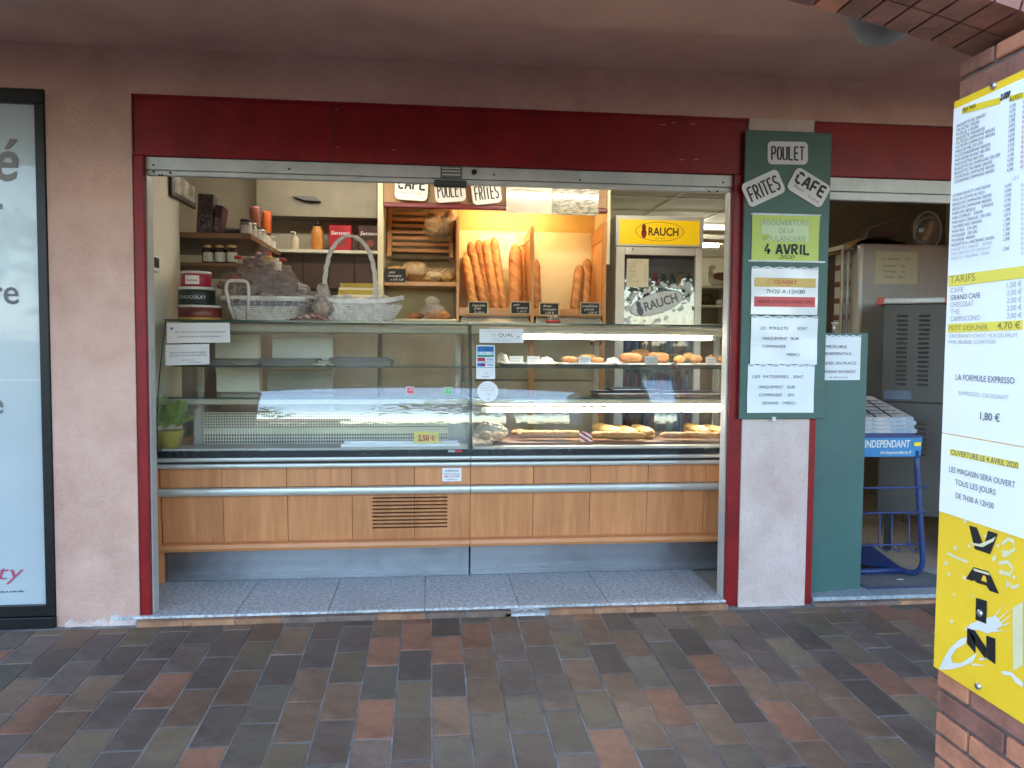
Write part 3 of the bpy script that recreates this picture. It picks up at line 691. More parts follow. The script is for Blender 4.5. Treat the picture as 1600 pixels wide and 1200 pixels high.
def counter_unit(label, x0, x1, panels, lit, endpanel, grille):
    root = thing('display_counter', label, 'counter', ((x0+x1)/2,.7,.03), 'glass fronted display counters')
    P = lambda n, mb, par=None: mb.build(n, par or root)
    mb = MB(); mb.box((x0+.004,.47,.0335),(x1-.002,.49,.19), KICK, bev=.002); P('kick_plate', mb)
    mb = MB()
    mb.prism([(x0,.40,.20),(x0,.392,.215),(x0,.40,.232),(x0,.425,.238),(x0,.49,.238),(x0,.49,.193),(x0,.425,.193)], (x1-x0-.002,0,0), WOODX); P('bumper_rail', mb)
    mb = MB(); mb.box((x0+.02,.452,.24),(x1-.02,1.02,.535), DARK); mb.box((x0+.02,.495,.034),(x1-.02,1.0,.235), DARK); P('carcass', mb)
    for i in range(len(panels)-1):
        a, b = panels[i]+.0012, panels[i+1]-.0012
        mb = MB(); mb.box((a,.402,.512),(b,.422,.606), WOODV, bev=.0012); P('panel', mb)
        mb = MB()
        # lower panels lean back towards the kick plate; two of them carry the ventilation slots
        zs0, zs1 = .2385, .468
        def lp_(z): return .415+.018*(zs1-z)/(zs1-zs0)
        def slab(xa, xb, za, zb): mb.prism([(xa,lp_(za),za),(xa,lp_(zb),zb),(xa,lp_(zb)+.018,zb),(xa,lp_(za)+.018,za)], (xb-xa,0,0), WOODV)
        if grille and grille[0] < b and grille[1] > a:
            ga, gb = max(a, grille[0]), min(b, grille[1])
            if ga > a: slab(a, ga, zs0, zs1)
            if gb < b: slab(gb, b, zs0, zs1)
            n = 9; sl0, sl1 = .292, .462
            slab(ga, gb, zs0, sl0)
            st_ = (sl1-sl0)/n
            for k in range(n): slab(ga, gb, sl0+k*st_+.0075, sl0+(k+1)*st_)
            slab(ga, gb, sl1+.0005, zs1)
        else: slab(a, b, zs0, zs1)
        P('panel', mb)
    def rail(z0, z1, y0, y1, nm):
        mb = MB(); h = z1-z0
        mb.prism([(x0,y1,z0),(x0,y0+h*.3,z0),(x0,y0+h*.08,z0+h*.15),(x0,y0,z0+h*.42),(x0,y0,z0+h*.62),(x0,y0+h*.08,z0+h*.86),(x0,y0+h*.3,z1),(x0,y1,z1)], (x1-x0-.002,0,0), ALU); P(nm, mb)
    rail(.470,.510,.378,.414,'bumper_strip'); rail(.607,.630,.368,.41,'trim_strip')
    rail(.641,.661,.362,.43,'trim_strip')
    mb = MB(); mb.box((x0,.378,.6305),(x1-.002,.44,.6405), DARK); P('dark_groove', mb)
    mb = MB(); mb.box((x0+.004,.366,.6615),(x1-.004,.392,.692), SEAL, bev=.002); P('glass_seal', mb)
    # curved front glass, 6 mm thick
    mb = MB(); n = 60; zs = [.676+(1.312-.676)*i/n for i in range(n+1)]
    def gp(u, v, back):
        z = .676+(1.312-.676)*v; t = radians(tiltz(z)); q = .006 if back else 0.
        return (x0+.004+(x1-x0-.008)*u, gY(z)+cos(t)*q, z-sin(t)*q)
    mb.grid(lambda u, v: gp(u, v, False), 4, 90, GLASS); mb.grid(lambda u, v: gp(u, v, True), 4, 90, GLASS, flip=True)
    for u in (0., 1.):
        V = [gp(u, k/30, b) for k in range(31) for b in (False, True)]; mb.add(V, [(2*k, 2*k+1, 2*k+3, 2*k+2) for k in range(30)], GEDGE)
    V = [gp(u, 0, b) for u in (0., 1.) for b in (False, True)]; mb.add(V, [(0,1,3,2)], GEDGE); V = [gp(u, 1, b) for u in (0., 1.) for b in (False, True)]; mb.add(V, [(0,1,3,2)], GEDGE)
    P('front_glass', mb)
    # dark edges of the end panes
    for xe in (x0+.0015, x1-.0065):
        mb = MB(); pr = [(xe,gY(z)+.007,z) for z in zs[::4]]
        mb.prism(pr + [(xe,1.0,1.31),(xe,1.0,.676)], (.005,0,0), GLASSP)
        mb.prism([(xe-.0012,gY(z)-.002,z) for z in zs[::4]]+[(xe-.0012,gY(z)+.0065,z) for z in zs[::-4]], (.0035,0,0), GEDGE); P('end_pane', mb)
    mb = MB(); mb.box((x0,gY(1.312)-.004,1.3135),(x1-.002,.99,1.3215), GLASSP); mb.box((x0,gY(1.312)-.006,1.3132),(x1-.002,gY(1.312)-.0042,1.3218), GEDGE); P('top_glass', mb)
    cm = mat('canopy_profile', (.56,.54,.42), rough=.4, metal=.2, var=.06)
    mb = MB(); mb.prism([(x0+.008,.66,1.305),(x0+.008,.63,1.30),(x0+.008,.625,1.285),(x0+.008,.632,1.268),(x0+.008,.65,1.262),(x0+.008,.70,1.262),(x0+.008,.70,1.305)], (x1-x0-.016,0,0), cm); P('canopy_rail', mb)
    sb = lambda y0, y1, z, nm: (lambda m_: (m_.box((x0+.012,y0+.003,z),(x1-.012,y1,z+.006), GLASSP), m_.box((x0+.012,y0,z-.0005),(x1-.012,y0+.0028,z+.0065), GEDGE), P(nm, m_)))(MB())
    sb(.57,.95,SH1,'glass_shelf'); sb(.50,.95,SH2,'glass_shelf')
    mb = MB(); mb.prism([(x0+.008,.62,SH2-.004),(x0+.008,.60,SH2-.012),(x0+.008,.60,SH2-.034),(x0+.008,.62,SH2-.042),(x0+.008,.66,SH2-.042),(x0+.008,.66,SH2-.004)], (x1-x0-.016,0,0), cm); P('lower_rail', mb)
    mb = MB()
    if lit: mb.box((x0+.012,.402,.661),(x1-.012,1.0,.700), CASEIN)
    else: mb.box((x0+.012,.402,.661),(x1-.012,.55,.700), CASEIN); mb.box((x0+.012,.5505,.54),(x1-.012,1.0,.55), CASEIN); mb.box((x0+.012,.535,.551),(x1-.012,.5498,.6605), CASEIN)
    P('deck', mb)
    mb = MB()
    for xe in (x0+.02, (x0+x1)/2-.02, x1-.06): mb.box((xe,.955,.7005),(xe+.03,.975,1.31), mat('rear_post_paint', (.45,.42,.34), rough=.5, metal=.2))
    mb.box((x0+.02,.95,1.29),(x1-.03,.98,1.3125), MATS['rear_post_paint']); P('rear_frame', mb)
    if endpanel:
        mb = MB(); x = x0-.034
        prof = [(.372,.655),(.366,.60),(.366,.50),(.372,.46),(.392,.40),(.412,.33),(.418,.255),(.404,.243),(.398,.225),(.404,.205),(.425,.195),(.455,.19),(.458,.0335),(1.0,.0335),(1.0,.655)]
        mb.prism([(x,y,z) for y, z in prof], (.032,0,0), WOODV); P('end_panel', mb)
        mb = MB(); mb.box((x,.3725,.6555),(x+.032,1.0,.6955), WOODV, bev=.003); P('end_cap', mb)
    return root
SH1 = at(500,573,.57).z-.003; SH2 = at(500,622,.50).z-.003
pL = [-1.283]+[at(p, 745, .402).x for p in (346.5,448,549.6,647.5)]+[JX]
pR = [JX]+[at(p, 745, .402).x for p in (833.8,923,1013,1102,1190)]
ga = at(582,800,.43).x; gb = at(699,800,.43).x
unitL = counter_unit('unlit, nearly empty glass display counter with a slotted vent in its wood front', -1.286, JX, pL, False, True, (ga, gb))
unitR = counter_unit('glass display counter lit by two tubes and stocked with loaf cakes and sandwiches', JX+.0008, pR[-1]+.002, pR, True, False, None)
XR = pR[-1]
# two fluorescent tubes in the right unit
TUBE = emit_mat('case_tube_glow', (1,.93,.80), 9)
for px0, px1, py0, py1, Y, nm in ((800,1111,527,527.5,.632,'upper'),(762,1128,640,641,.60,'lower')):
    a = at(px0, py0, Y); b = at(px1, py1, Y); z = (a.z+b.z)/2; 
    z = min(z, 1.258) if nm == 'upper' else z
    y = .648 if nm == 'upper' else .634
    a = at(px0, py0, y); b = at(px1, py1, y); z = (a.z+b.z)/2
    if nm == 'lower': z = min(z, SH2-.052)
    root = thing('fluorescent_tube', 'glowing white tube under the top of the right display counter' if nm == 'upper' else 'glowing white tube under the middle shelf of the right display counter', 'lamp', ((a.x+b.x)/2, y, z), 'tubes lighting the right display counter')
    mb = MB(); mb.tube([(a.x,y,z),(b.x,y,z)], .0075, TUBE, 10); mb.build('tube', root)
    mb = MB()
    for x in (a.x-.018, b.x): mb.tube([(x,y,z),(x+.018,y,z)], .0085, WHITE, 10)
    mb.build('socket', root)
    mb = MB(); mb.box((a.x-.03,y+.009,z-.012),(b.x+.03,y+.03,z+.014), WHITE); mb.build('batten', root)

# refrigeration grille wall in the left unit
gr = thing('air_grille', 'pale perforated air grille across the back of the left display counter', 'grille', (-.6,.9,.70))
a = at(312,702,.86); b = at(700,643,.86)
mb = MB(); mb.box((a.x,.868,.551),(b.x,.89,b.z), DARK); mb.build('backing', gr)
mb = MB()
zz0, zz1 = .712, b.z-.004; mid0 = at(500,677,.86).z; mid1 = at(500,669,.86).z
rows = [zz0+ (mid0-zz0)*i/5 for i in range(6)]
def bars(z0, z1, n):
    st_ = (z1-z0)/n
    for i in range(n+1): mb.box((a.x,.858,z0+i*st_-.0032),(b.x,.8665,z0+i*st_+.0032), GRILLE)
bars(.575, mid0, 8); bars(mid1, zz1, 6); mb.box((a.x,.858,mid0+.0035),(b.x,.8665,mid1-.0035), GRILLE)
mb.build('slat', gr)['kind'] = 'stuff'
mb = MB(); n = 96
for i in range(n+1):
    x = a.x+(b.x-a.x)*i/n
    for z0, z1 in ((.575,mid0),(mid1,zz1)): mb.box((x-.0034,.8562,z0),(x+.0034,.8578,z1), GRILLE)
mb.build('mesh_bar', gr)['kind'] = 'stuff'
c_ = at(318,702,.85); mb = MB(); mb.box((at(303,700,.85).x,.852,.551),(c_.x-.002,.8675,zz1+.02), CASEIN); mb.box((b.x+.002,.852,.551),(b.x+.14,.8675,zz1), mat('steel_side', (.42,.42,.40), rough=.4, metal=.4)); mb.build('frame', gr)
mb = MB(); mb.box((a.x,.66,SH2-.030),(JX-.05,.70,SH2-.010), MATS['canopy_profile']); mb.build('front_strip', gr)

# -------------------------------------------------- left unit contents
GREYC = mat('grey_card', (.24,.225,.20), rough=.8, var=.12, scale=5, stretch=(1,1,6)); CREAMC = mat('cream_card', (.72,.68,.55), rough=.7, var=.05)
def tray_stack(px0, px1, py, Y, n, label, seed, zb, m=GREYC):
    r = random.Random(seed); a = at(px0, py, Y); b = at(px1, py, Y); root = thing('tray_stack', label, 'trays', ((a.x+b.x)/2, Y+.1, zb), 'flat trays on the left glass shelf')
    for i in range(n):
        mb = MB(); o = r.uniform(-.012,.012); z = zb+i*.0085; q = r.uniform(-.02,.02)
        M = Matrix.Translation(((a.x+b.x)/2, Y+.12, 0)) @ Matrix.Rotation(q, 4, 'Z') @ Matrix.Translation((-(a.x+b.x)/2, -(Y+.12), 0))
        mb.box((a.x+o,Y,z),(b.x+o,Y+.24,z+.0075), m if i % 2 else GREYC, bev=.002, M=M); mb.build('tray', root)
    return root
zS1 = SH1+.0065; zS2 = SH2+.0065
tray_stack(330,402,568,.62,3,'stack of flat grey trays at the left end of the upper glass shelf',1,zS1)
tray_stack(404,492,568,.62,4,'middle stack of flat grey trays, between the pink and white scraps',2,zS1)
tray_stack(516,612,568,.62,5,'flat grey trays at the right end of the row on the shelf',3,zS1)
for px0, px1, m, lb, sd in ((368,402,mat('pink_scrap', (.60,.45,.42), rough=.7),'crumpled pink paper scrap among the grey trays',1),(488,522,CREAMC,'crumpled white paper scrap between two tray stacks',2)):
    a = at(px0, 567, .61); b = at(px1, 556, .61); mb = MB(); mb.grid(lambda u, v: (a.x+(b.x-a.x)*u+.01*nz((v*4,u*3,sd)), .60+.06*v, zS1+.004+.02*v+.012*nz((u*5,v*5,sd))), 10, 8, m); 
    mb.grid(lambda u, v: (a.x+(b.x-a.x)*u+.01*nz((v*4,u*3,sd)), .60+.06*v, zS1+.003+.02*v+.012*nz((u*5,v*5,sd))), 10, 8, m, flip=True)
    tag(mb.build('paper_scrap', loc=((a.x+b.x)/2,.62,zS1)), lb, 'paper scrap')
# pale boxes and papers standing behind the glass
def carton(name, px0, py0, px1, py1, Y, d, m, label, cat='box', lidm=None):
    a = at(px0, py1, Y); b = at(px1, py0, Y); root = thing(name, label, cat, ((a.x+b.x)/2, Y+d/2, a.z))
    mb = MB(); mb.box((a.x,Y,a.z),(b.x,Y+d,b.z), m, bev=.003); mb.build('body', root)
    mb = MB(); mb.box((a.x-.002,Y-.002,b.z-.02),(b.x+.002,Y+d+.002,b.z+.001), lidm or m, bev=.002); mb.build('lid', root); return root
carton('cake_box', 338, 574, 405, 613, .86, .08, CREAMC, 'pale cream box on the middle glass shelf behind the left counter glass')
carton('cake_box', 425, 524, 520, 566, .9, .05, mat('white_card', (.66,.64,.56), rough=.7, var=.03), 'wide white box on the upper glass shelf of the left counter')
carton('cake_box', 336, 524, 404, 560, .9, .05, MATS['cream_card'], 'cream box on the upper glass shelf, left of the wide white box')
carton('cake_box', 418, 578, 520, 612, .90, .05, mat('grey_beige_card', (.40,.37,.30), rough=.8), 'grey beige box on the middle glass shelf, right of the cream box')
# plant in yellow pot inside the glass corner
pp = thing('potted_plant', 'small leafy green plant in a yellow pot in the left corner of the counter', 'plant', tuple(at(266,699,.49).xy)+(.7005,))
mb = MB(); mb.lathe([(.045,0),(.062,.075),(.066,.078),(.06,.079),(.05,.07)], mat('yellow_pot', (.55,.46,.10), rough=.4), (0,0,0), 20); mb.build('pot', pp, local=True)
mb = MB(); r = random.Random(4); LGR_ = mat('lettuce_leaf', (.22,.34,.05), rough=.5, var=.25, scale=20)
for i in range(60):
    ph = r.uniform(0,2*pi); th = r.uniform(.1,1.1); d = Vector((sin(th)*cos(ph), sin(th)*sin(ph), cos(th))); p = Vector((0,0,.08))+d*r.uniform(.03,.12)
    u = d.orthogonal().normalized()*.022; k = d.cross(u).normalized()*.010; q = p+d*.055
    mb.add([p, p+d*.03+u+k, q, p+d*.03-u+k], [(0,1,2,3)], LGR_, True)
mb.build('leaf', pp, local=True)['kind'] = 'stuff'
# white tray with yellow price tag
a = at(536,701,.47); b = at(716,696,.47); tr = thing('serving_tray', 'empty white serving tray at the front of the left counter deck', 'tray', ((a.x+b.x)/2,.55,.7005))
mb = MB(); WT = mat('bright_white_tray', (.82,.84,.86), rough=.12, coat=.6, var=.02); mb.box((a.x,.43,.7008),(b.x,.54,.706), WT, bev=.002); mb.build('base', tr)
mb = MB()
for q in ((a.x,.425,b.x,.4295),(a.x,.5405,b.x,.546),(a.x-.006,.425,a.x-.0005,.546),(b.x+.0005,.425,b.x+.006,.546)): mb.box((q[0],q[1],.7008),(q[2],q[3],.716), WT)
mb.build('rim', tr)
O, X, Y = pxrect(647,702,686,684,.424); Y = Y+Vector((0,.012,0)); O.z = .7175; 
notice('price_tag', 'small yellow price tag with red figures leaning on the white tray', 'price tag', O, X, Y, mat('pale_yellow_card', (.78,.66,.16), rough=.6, var=.05), [('2,50', .15, .6, .22, .5, INKR, 'fit', .03),('€', .68, .85, .22, .5, INKR)], wave=.001)

# -------------------------------------------------- bread and pastry makers
def crust(name, a, b, sc=16, flour=None, rnd=.12):
    return mat(name, a, rough=.6, col2=b, thr=(.34,.64), scale=sc, bump=.006, bscale=60, rnd=rnd, attr=('cut', flour or (min(1,a[0]*1.25), min(1,a[1]*1.4), min(1,a[2]*1.6))))
C_BAG = crust('baguette_crust', (.40,.165,.042), (.22,.074,.018))
C_DARK = crust('dark_crust', (.36,.15,.045), (.20,.075,.022))
C_PALE = crust('pale_crust', (.55,.36,.13), (.38,.20,.06))
C_FLOUR = crust('floured_crust', (.56,.42,.24), (.38,.22,.085), sc=9, flour=(.66,.55,.38))
C_GOLD = crust('golden_crust', (.46,.23,.065), (.29,.12,.032), sc=12)
def loaf(mb, p0, p1, r, m, seed=0, slashes=5, flat=.85, taper=.5, nl=44, na=16, bend=.02, up=None, lump=.06):
    """long loaf with diagonal slashes from p0 to p1"""
    p0, p1 = Vector(p0), Vector(p1); ax = (p1-p0); L = ax.length; t = ax/L
    up = Vector(up) if up is not None else (Vector((0,0,1)) if abs(t.z) < .8 else Vector((0,-1,0)))
    sdv = t.cross(up).normalized(); up = sdv.cross(t).normalized()
    V = []; F = []; cut = []
    for i in range(nl+1):
        s = i/nl; e = min(s, 1-s)*L; rr = r*(1-(1-min(1, e/(r*taper*4)))**2.2)**.5 if e < r*taper*4 else r
        rr = max(rr, .003); c = p0+t*(L*s)+sdv*(bend*sin(pi*s)*L*.5*nz((seed,1,2)))+up*(bend*.3*L*nz((seed,s*2,5)))
        rr *= 1+.05*nz((s*4,seed,0))
        for k in range(na):
            a = 2*pi*k/na; ca, sa = cos(a), sin(a); q = 1+lump*nz((s*L*14, ca*1.5+seed, sa*1.5)); cu = 0
            if slashes and sa > -.1:
                ph = s*slashes+.28*ca*1.3; fr = ph-math.floor(ph); d = abs(fr-.5); wdt = (sa+.1)/1.1
                if d < .2 and .04 < s < .96: cu = (1-d/.2)*wdt; q += .15*cos(d/.2*pi*.5)*wdt - .26*max(0, 1-abs(fr-.30)/.07)*wdt
                q -= .07*max(0, 1-abs(fr-.28)/.06)*wdt
            V.append(c + (sdv*ca + up*sa*flat)*(rr*q)); cut.append(min(1, cu*.75))
    for i in range(nl):
        for k in range(na): F.append((i*na+k, i*na+(k+1)%na, (i+1)*na+(k+1)%na, (i+1)*na+k))
    F += [tuple(range(na-1,-1,-1)), tuple(range(nl*na,(nl+1)*na))]
    mb.add(V, F, m, True); mb.attr.setdefault('cut', []); mb.attr['cut'] += cut
def round_loaf(mb, c, rx, ry, rz, m, seed=0, slash=3):
    V0 = len(mb.v)
    def fn(d):
        q = 1+.05*nz((d.x*2+seed, d.y*2, d.z*2))
        if d.z > .1 and slash:
            s_ = (d.x*.8+d.y*.6)*slash; fr = s_-math.floor(s_); q -= .07*max(0, 1-abs(fr-.5)/.12)*d.z
        if d.z < -.3: q *= .85
        return q
    mb.ellipsoid(c, (rx,ry,rz), m, 28, 16, fn)
    vals = []
    for j in range(17):
        for k in range(28):
            th = pi*j/16; ph = 2*pi*k/28; d = Vector((sin(th)*cos(ph), sin(th)*sin(ph), cos(th))); s_ = (d.x*.8+d.y*.6)*slash if slash else 0; fr = s_-math.floor(s_)
            vals.append(max(0, 1-abs(fr-.5)/.22)*max(0, d.z) if slash else 0)
    mb.attr.setdefault('cut', []); mb.attr['cut'] += vals

# -------------------------------------------------- right unit contents
PANC = mat('baking_paper', (.66,.62,.52), rough=.7, var=.06, scale=10); TRAYM = mat('dark_metal_tray', (.13,.125,.12), rough=.4, metal=.6, var=.1)
def metal_tray(px0, px1, Y, d, z, label, paper=True, group='metal trays on the glass shelves of the right counter'):
    a = at(px0, 570, Y); b = at(px1, 570, Y); root = thing('baking_tray', label, 'tray', ((a.x+b.x)/2, Y+d/2, z), group)
    mb = MB(); mb.box((a.x+.012,Y+.012,z),(b.x-.012,Y+d-.012,z+.003), TRAYM); 
    V = [(a.x+.012,Y+.012,z),(b.x-.012,Y+.012,z),(b.x-.012,Y+d-.012,z),(a.x+.012,Y+d-.012,z),(a.x,Y,z+.016),(b.x,Y,z+.016),(b.x,Y+d,z+.016),(a.x,Y+d,z+.016)]
    mb.add(V, [(0,1,5,4),(1,2,6,5),(2,3,7,6),(3,0,4,7)], TRAYM); mb.build('pan', root)
    mb = MB(); mb.tube([(a.x,Y,z+.016),(b.x,Y,z+.016),(b.x,Y+d,z+.016),(a.x,Y+d,z+.016)], .003, mat('tray_rim_steel', (.5,.5,.5), rough=.35, metal=.8), 6, closed=True); mb.build('rim', root)
    if paper:
        mb = MB(); sd = px0*.1
        def fn(u, v): return (a.x-.006+(b.x-a.x+.012)*u, Y+.004+(d-.01)*v, z+.0185+.003*nz((u*7,v*5,sd))+.02*max(0,(abs(u-.5)-.42)/.08)*abs(nz((v*4,sd,u*3))))
        mb.grid(fn, 26, 10, PANC); mb.grid(lambda u, v: Vector(fn(u,v))-Vector((0,0,.0008)), 26, 10, PANC, flip=True); mb.build('paper_liner', root)
    return a.x, b.x
zt = zS1
metal_tray(786,868,.60,.24,zt,'dark tray with crumpled paper at the left of the upper right shelf, nearly empty')
metal_tray(872,962,.60,.24,zt,'dark tray under the small sliced loaves with a price card')
metal_tray(966,1050,.60,.24,zt,'dark tray under the largest loaf cakes')
metal_tray(1054,1140,.60,.24,zt,'dark tray at the right end under the golden buns')
def cake(px, pw, Y, z, h, m, label, seed, dep=.075):
    a = at(px-pw/2, 560, Y); b = at(px+pw/2, 560, Y); mb = MB(); w_ = (b.x-a.x)/2
    def fn(d):
        q = 1/max(abs(d.x)**3.2+abs(d.y)**3.2+abs(d.z)**2.4, 1e-6)**(1/3.0)
        q = min(q, 1.25)*(1+.05*nz((d.x*2+seed, d.y*2, d.z*2)))
        return q
    o_ = len(mb.v); mb.ellipsoid((0,0,h*.48), (w_*.9,dep*.5,h*.46), m, 24, 14, fn)
    mb.attr['cut'] = [min(1,max(0,(v[2]/h-.62)*2.2)) for v in mb.v]
    return tag(mb.build('loaf_cake', local=True, loc=((a.x+b.x)/2, Y+.05, z)), label, 'cake', 'loaf cakes on the upper right shelf')
BUNS = thing
zc_ = zt+.022
cake(892,28,.66,zc_,.036,C_DARK,'small brown loaf slice left of the card on the second tray',1)
cake(921,30,.72,zc_,.048,C_GOLD,'golden loaf cake behind the card on the second tray',2)
cake(936,22,.66,zc_,.03,C_DARK,'low dark loaf slice at the right end of the second tray',3)
cake(989,38,.66,zc_,.058,C_DARK,'large dark sided loaf cake at the left of the third tray',4)
cake(1004,34,.76,zc_,.078,C_GOLD,'tall golden loaf cake behind the dark one on the third tray',5)
cake(1031,40,.68,zc_,.062,C_DARK,'broad dark loaf cake at the right of the third tray',6)
def bun(px, py, r, Y, z, m, label, seed):
    p = at(px, py, Y); mb = MB(); round_loaf(mb, (0,0,r*.6), r, r*.9, r*.72, m, seed, 0)
    return tag(mb.build('bread_bun', local=True, loc=(p.x,Y,z)), label, 'bun', 'golden buns on the fourth tray')
bun(1062,560,.032,.70,zc_,C_GOLD,'golden bun at the left end of the fourth tray',1)
bun(1076,556,.036,.76,zc_+.012,C_PALE,'pale bun perched at the back left of the fourth tray',2)
bun(1088,562,.034,.68,zc_,C_DARK,'brown bun at the front of the fourth tray',3)
bun(1112,560,.033,.72,zc_,C_GOLD,'golden bun behind the card of the fourth tray',4)
bun(1130,559,.036,.70,zc_,C_GOLD,'golden bun at the right edge beside the shutter guide',5)
def card(px0, py0, px1, py1, Y, z, label, grp='white price cards on the upper right shelf'):
    O, X, Yv = pxrect(px0, py1, px1, py0, Y); O.z = z; Yv = Yv+Vector((0,.01,0)); Yv.z = abs(Yv.z); X = Vector((abs(X.x),0,0)); O.x = min(O.x, at(px1,py1,Y).x)
    return notice('price_card', label, 'price card', O, X, Yv, PAPER, [('Cake maison', .1,.9,.58,.2,INKG),('2,50 €',.2,.75,.2,.2,INKG)], group=grp, wave=.0005)
card(796,551,818,562,.62,zc_-.004,'white price card at the left of the first tray')
card(824,552,844,563,.62,zc_-.004,'white price card at the right of the first tray')
card(904,554,924,565,.61,zc_-.004,'white price card in front of the golden cake, second tray')
card(1008,553,1028,565,.60,zc_-.004,'white price card in front of the big loaf cakes, third tray')
card(1103,554,1120,565,.61,zc_-.004,'white price card in front of the buns, fourth tray')
for px0,px1,sd,lb in ((776,796,1,'cream paper cone standing on the first tray at the left'),(845,868,2,'crumpled cream paper between the first two trays'),(948,972,3,'crumpled cream paper between the second and third trays')):
    a = at(px0,560,.66); b = at(px1,548,.66); h = .05 if sd == 1 else .03; mb = MB()
    f = lambda u, v: (a.x+(b.x-a.x)*(u+.3*v*(.5-u)), .66+.03*v+.02*sin(u*5+sd), zc_+h*v*(1-.5*abs(u-.4))+.008*nz((u*4,v*4,sd)))
    mb.grid(f, 10, 8, PANC); mb.grid(lambda u, v: Vector(f(u,v))+Vector((0,.001,0)), 10, 8, PANC, flip=True)
    tag(mb.build('paper_scrap', loc=((a.x+b.x)/2,.67,zc_)), lb, 'paper scrap')
# middle shelf: empty black trays
metal_tray(938,1034,.56,.28,zS2,'empty dark tray at the left of the middle right shelf',False)
metal_tray(1038,1140,.56,.28,zS2,'empty dark tray at the right of the middle right shelf',False)
metal_tray(960,1030,.60,.22,zS2+.02,'second empty dark tray stacked on the left middle tray',False)
# lower deck: sandwiches and flat loaves
BRD = mat('dark_wood_board', (.16,.075,.035), rough=.6, var=.2, scale=4, stretch=(1,12,12))
a = at(770,700,.5); bd = MB(); bd.box((a.x,.47,.7008),(XR-.02,.93,.712), BRD, bev=.003); tag(bd.build('wood_board', loc=(.9,.7,.7008)), 'long dark wooden board under the sandwiches on the right counter deck', 'board')
zD = .7125
def sandwich(x0, y0, x1, y1, Y0, Y1, r, m, label, seed, group, slashes=4, dz=0., nm='sandwich', cat='sandwich'):
    p0 = at(x0, y0, Y0); p1 = at(x1, y1, Y1); p0.z = max(p0.z, zD+r*.75); p1.z = max(p1.z, zD+r*.75)
    root = thing(nm, label, cat, tuple((p0+p1)/2-Vector((0,0,r))), group)
    mb = MB(); loaf(mb, p0+Vector((0,0,r*.22)), p1+Vector((0,0,r*.22)), r, m, seed, slashes, flat=.62, taper=.45); mb.build('top_half' if cat == 'sandwich' else 'crust', root)
    if cat == 'sandwich':
        mb = MB(); loaf(mb, p0-Vector((0,0,r*.34)), p1-Vector((0,0,r*.34)), r*.97, m, seed+9, 0, flat=.5, taper=.45); mb.build('bottom_half', root)
        mb = MB(); loaf(mb, p0.lerp(p1,.06)-Vector((0,0,r*.07)), p0.lerp(p1,.94)-Vector((0,0,r*.07)), r*.98, mat('sandwich_filling', (.45,.30,.16), rough=.5, col2=(.18,.22,.05), thr=(.4,.6), scale=60), seed+5, 0, flat=.2, taper=.2, lump=.2); mb.build('filling', root)
    return root
G1 = 'pale sandwiches on the right counter deck'
sandwich(930,668,968,688,.84,.56,.038,C_PALE,'leftmost pale sandwich of the heap, lying diagonally',1,G1)
sandwich(962,671,992,689,.82,.56,.036,C_PALE,'middle pale sandwich of the left heap',2,G1)
sandwich(990,670,1018,688,.82,.56,.036,C_PALE,'pale sandwich at the right end of the left heap',3,G1)
sandwich(1072,668,1106,688,.84,.56,.038,C_PALE,'pale sandwich lying diagonally nearer the shutter guide',4,G1)
sandwich(1098,672,1136,686,.82,.56,.036,C_PALE,'rightmost pale sandwich half hidden by the shutter guide',5,G1)
G2 = 'flat brown breads on the right counter deck'
sandwich(808,692,912,694,.58,.54,.032,C_GOLD,'long flat golden bread left of the gingham paper',6,G2,6,nm='flat_bread',cat='bread')
sandwich(798,690,828,693,.66,.66,.03,C_DARK,'short brown bread beside the plastic bag',7,G2,3,nm='flat_bread',cat='bread')
sandwich(920,688,1010,696,.54,.50,.03,C_GOLD,'long flat golden bread in front of the left sandwich heap',8,G2,6,nm='flat_bread',cat='bread')
sandwich(1030,690,1130,692,.54,.50,.028,C_GOLD,'long flat golden bread in front of the right sandwiches',9,G2,6,nm='flat_bread',cat='bread')
GING = mat('gingham', (.7,.68,.66), rough=.7, var=.02)
def gingham_mat():
    m = bpy.data.materials.new('red_gingham'); m.use_nodes = True; t = m.node_tree; N = t.nodes; L = t.links; b = N['Principled BSDF']; b.inputs['Roughness'].default_value = .8
    tc = N.new('ShaderNodeTexCoord'); w1 = N.new('ShaderNodeTexWave'); w1.inputs['Scale'].default_value = 15; w1.bands_direction = 'DIAGONAL'; L.new(tc.outputs['Object'], w1.inputs[0])
    rp = N.new('ShaderNodeValToRGB'); rp.color_ramp.elements[0].position = .42; rp.color_ramp.elements[1].position = .55; rp.color_ramp.elements[0].color = (.42,.03,.04,1); rp.color_ramp.elements[1].color = (.72,.68,.66,1)
    L.new(w1.outputs['Fac'], rp.inputs[0]); L.new(rp.outputs[0], b.inputs['Base Color']); return m
GINGM = gingham_mat()
a = at(904,699,.50); b = at(926,682,.50); mb = MB()
f = lambda u, v: (a.x+(b.x-a.x)*u*(1-.15*v)+.004*v, .485+.03*v, zD+.001+.055*v*(1-.25*u)+.006*nz((u*4,v*4,8)))
mb.grid(f, 8, 8, GINGM); mb.grid(lambda u, v: Vector(f(u,v))+Vector((0,.001,0)), 8, 8, GINGM, flip=True)
tag(mb.build('gingham_paper', loc=(a.x,.49,zD)), 'red and white checked wrapping paper between the sandwiches', 'paper')
FILM = film_mat('bag_film', (.62,.6,.54), .34)
bp = thing('plastic_bag', 'clear plastic bag of small breads in the left corner of the right counter', 'bag', tuple(at(768,698,.52).xy)+(zD,))
def crumple(seed, am=.22): return lambda d: 1+am*nz((d.x*2.6+seed, d.y*2.6, d.z*2.6))+.10*nz((d.x*7, d.y*7+seed, d.z*7))
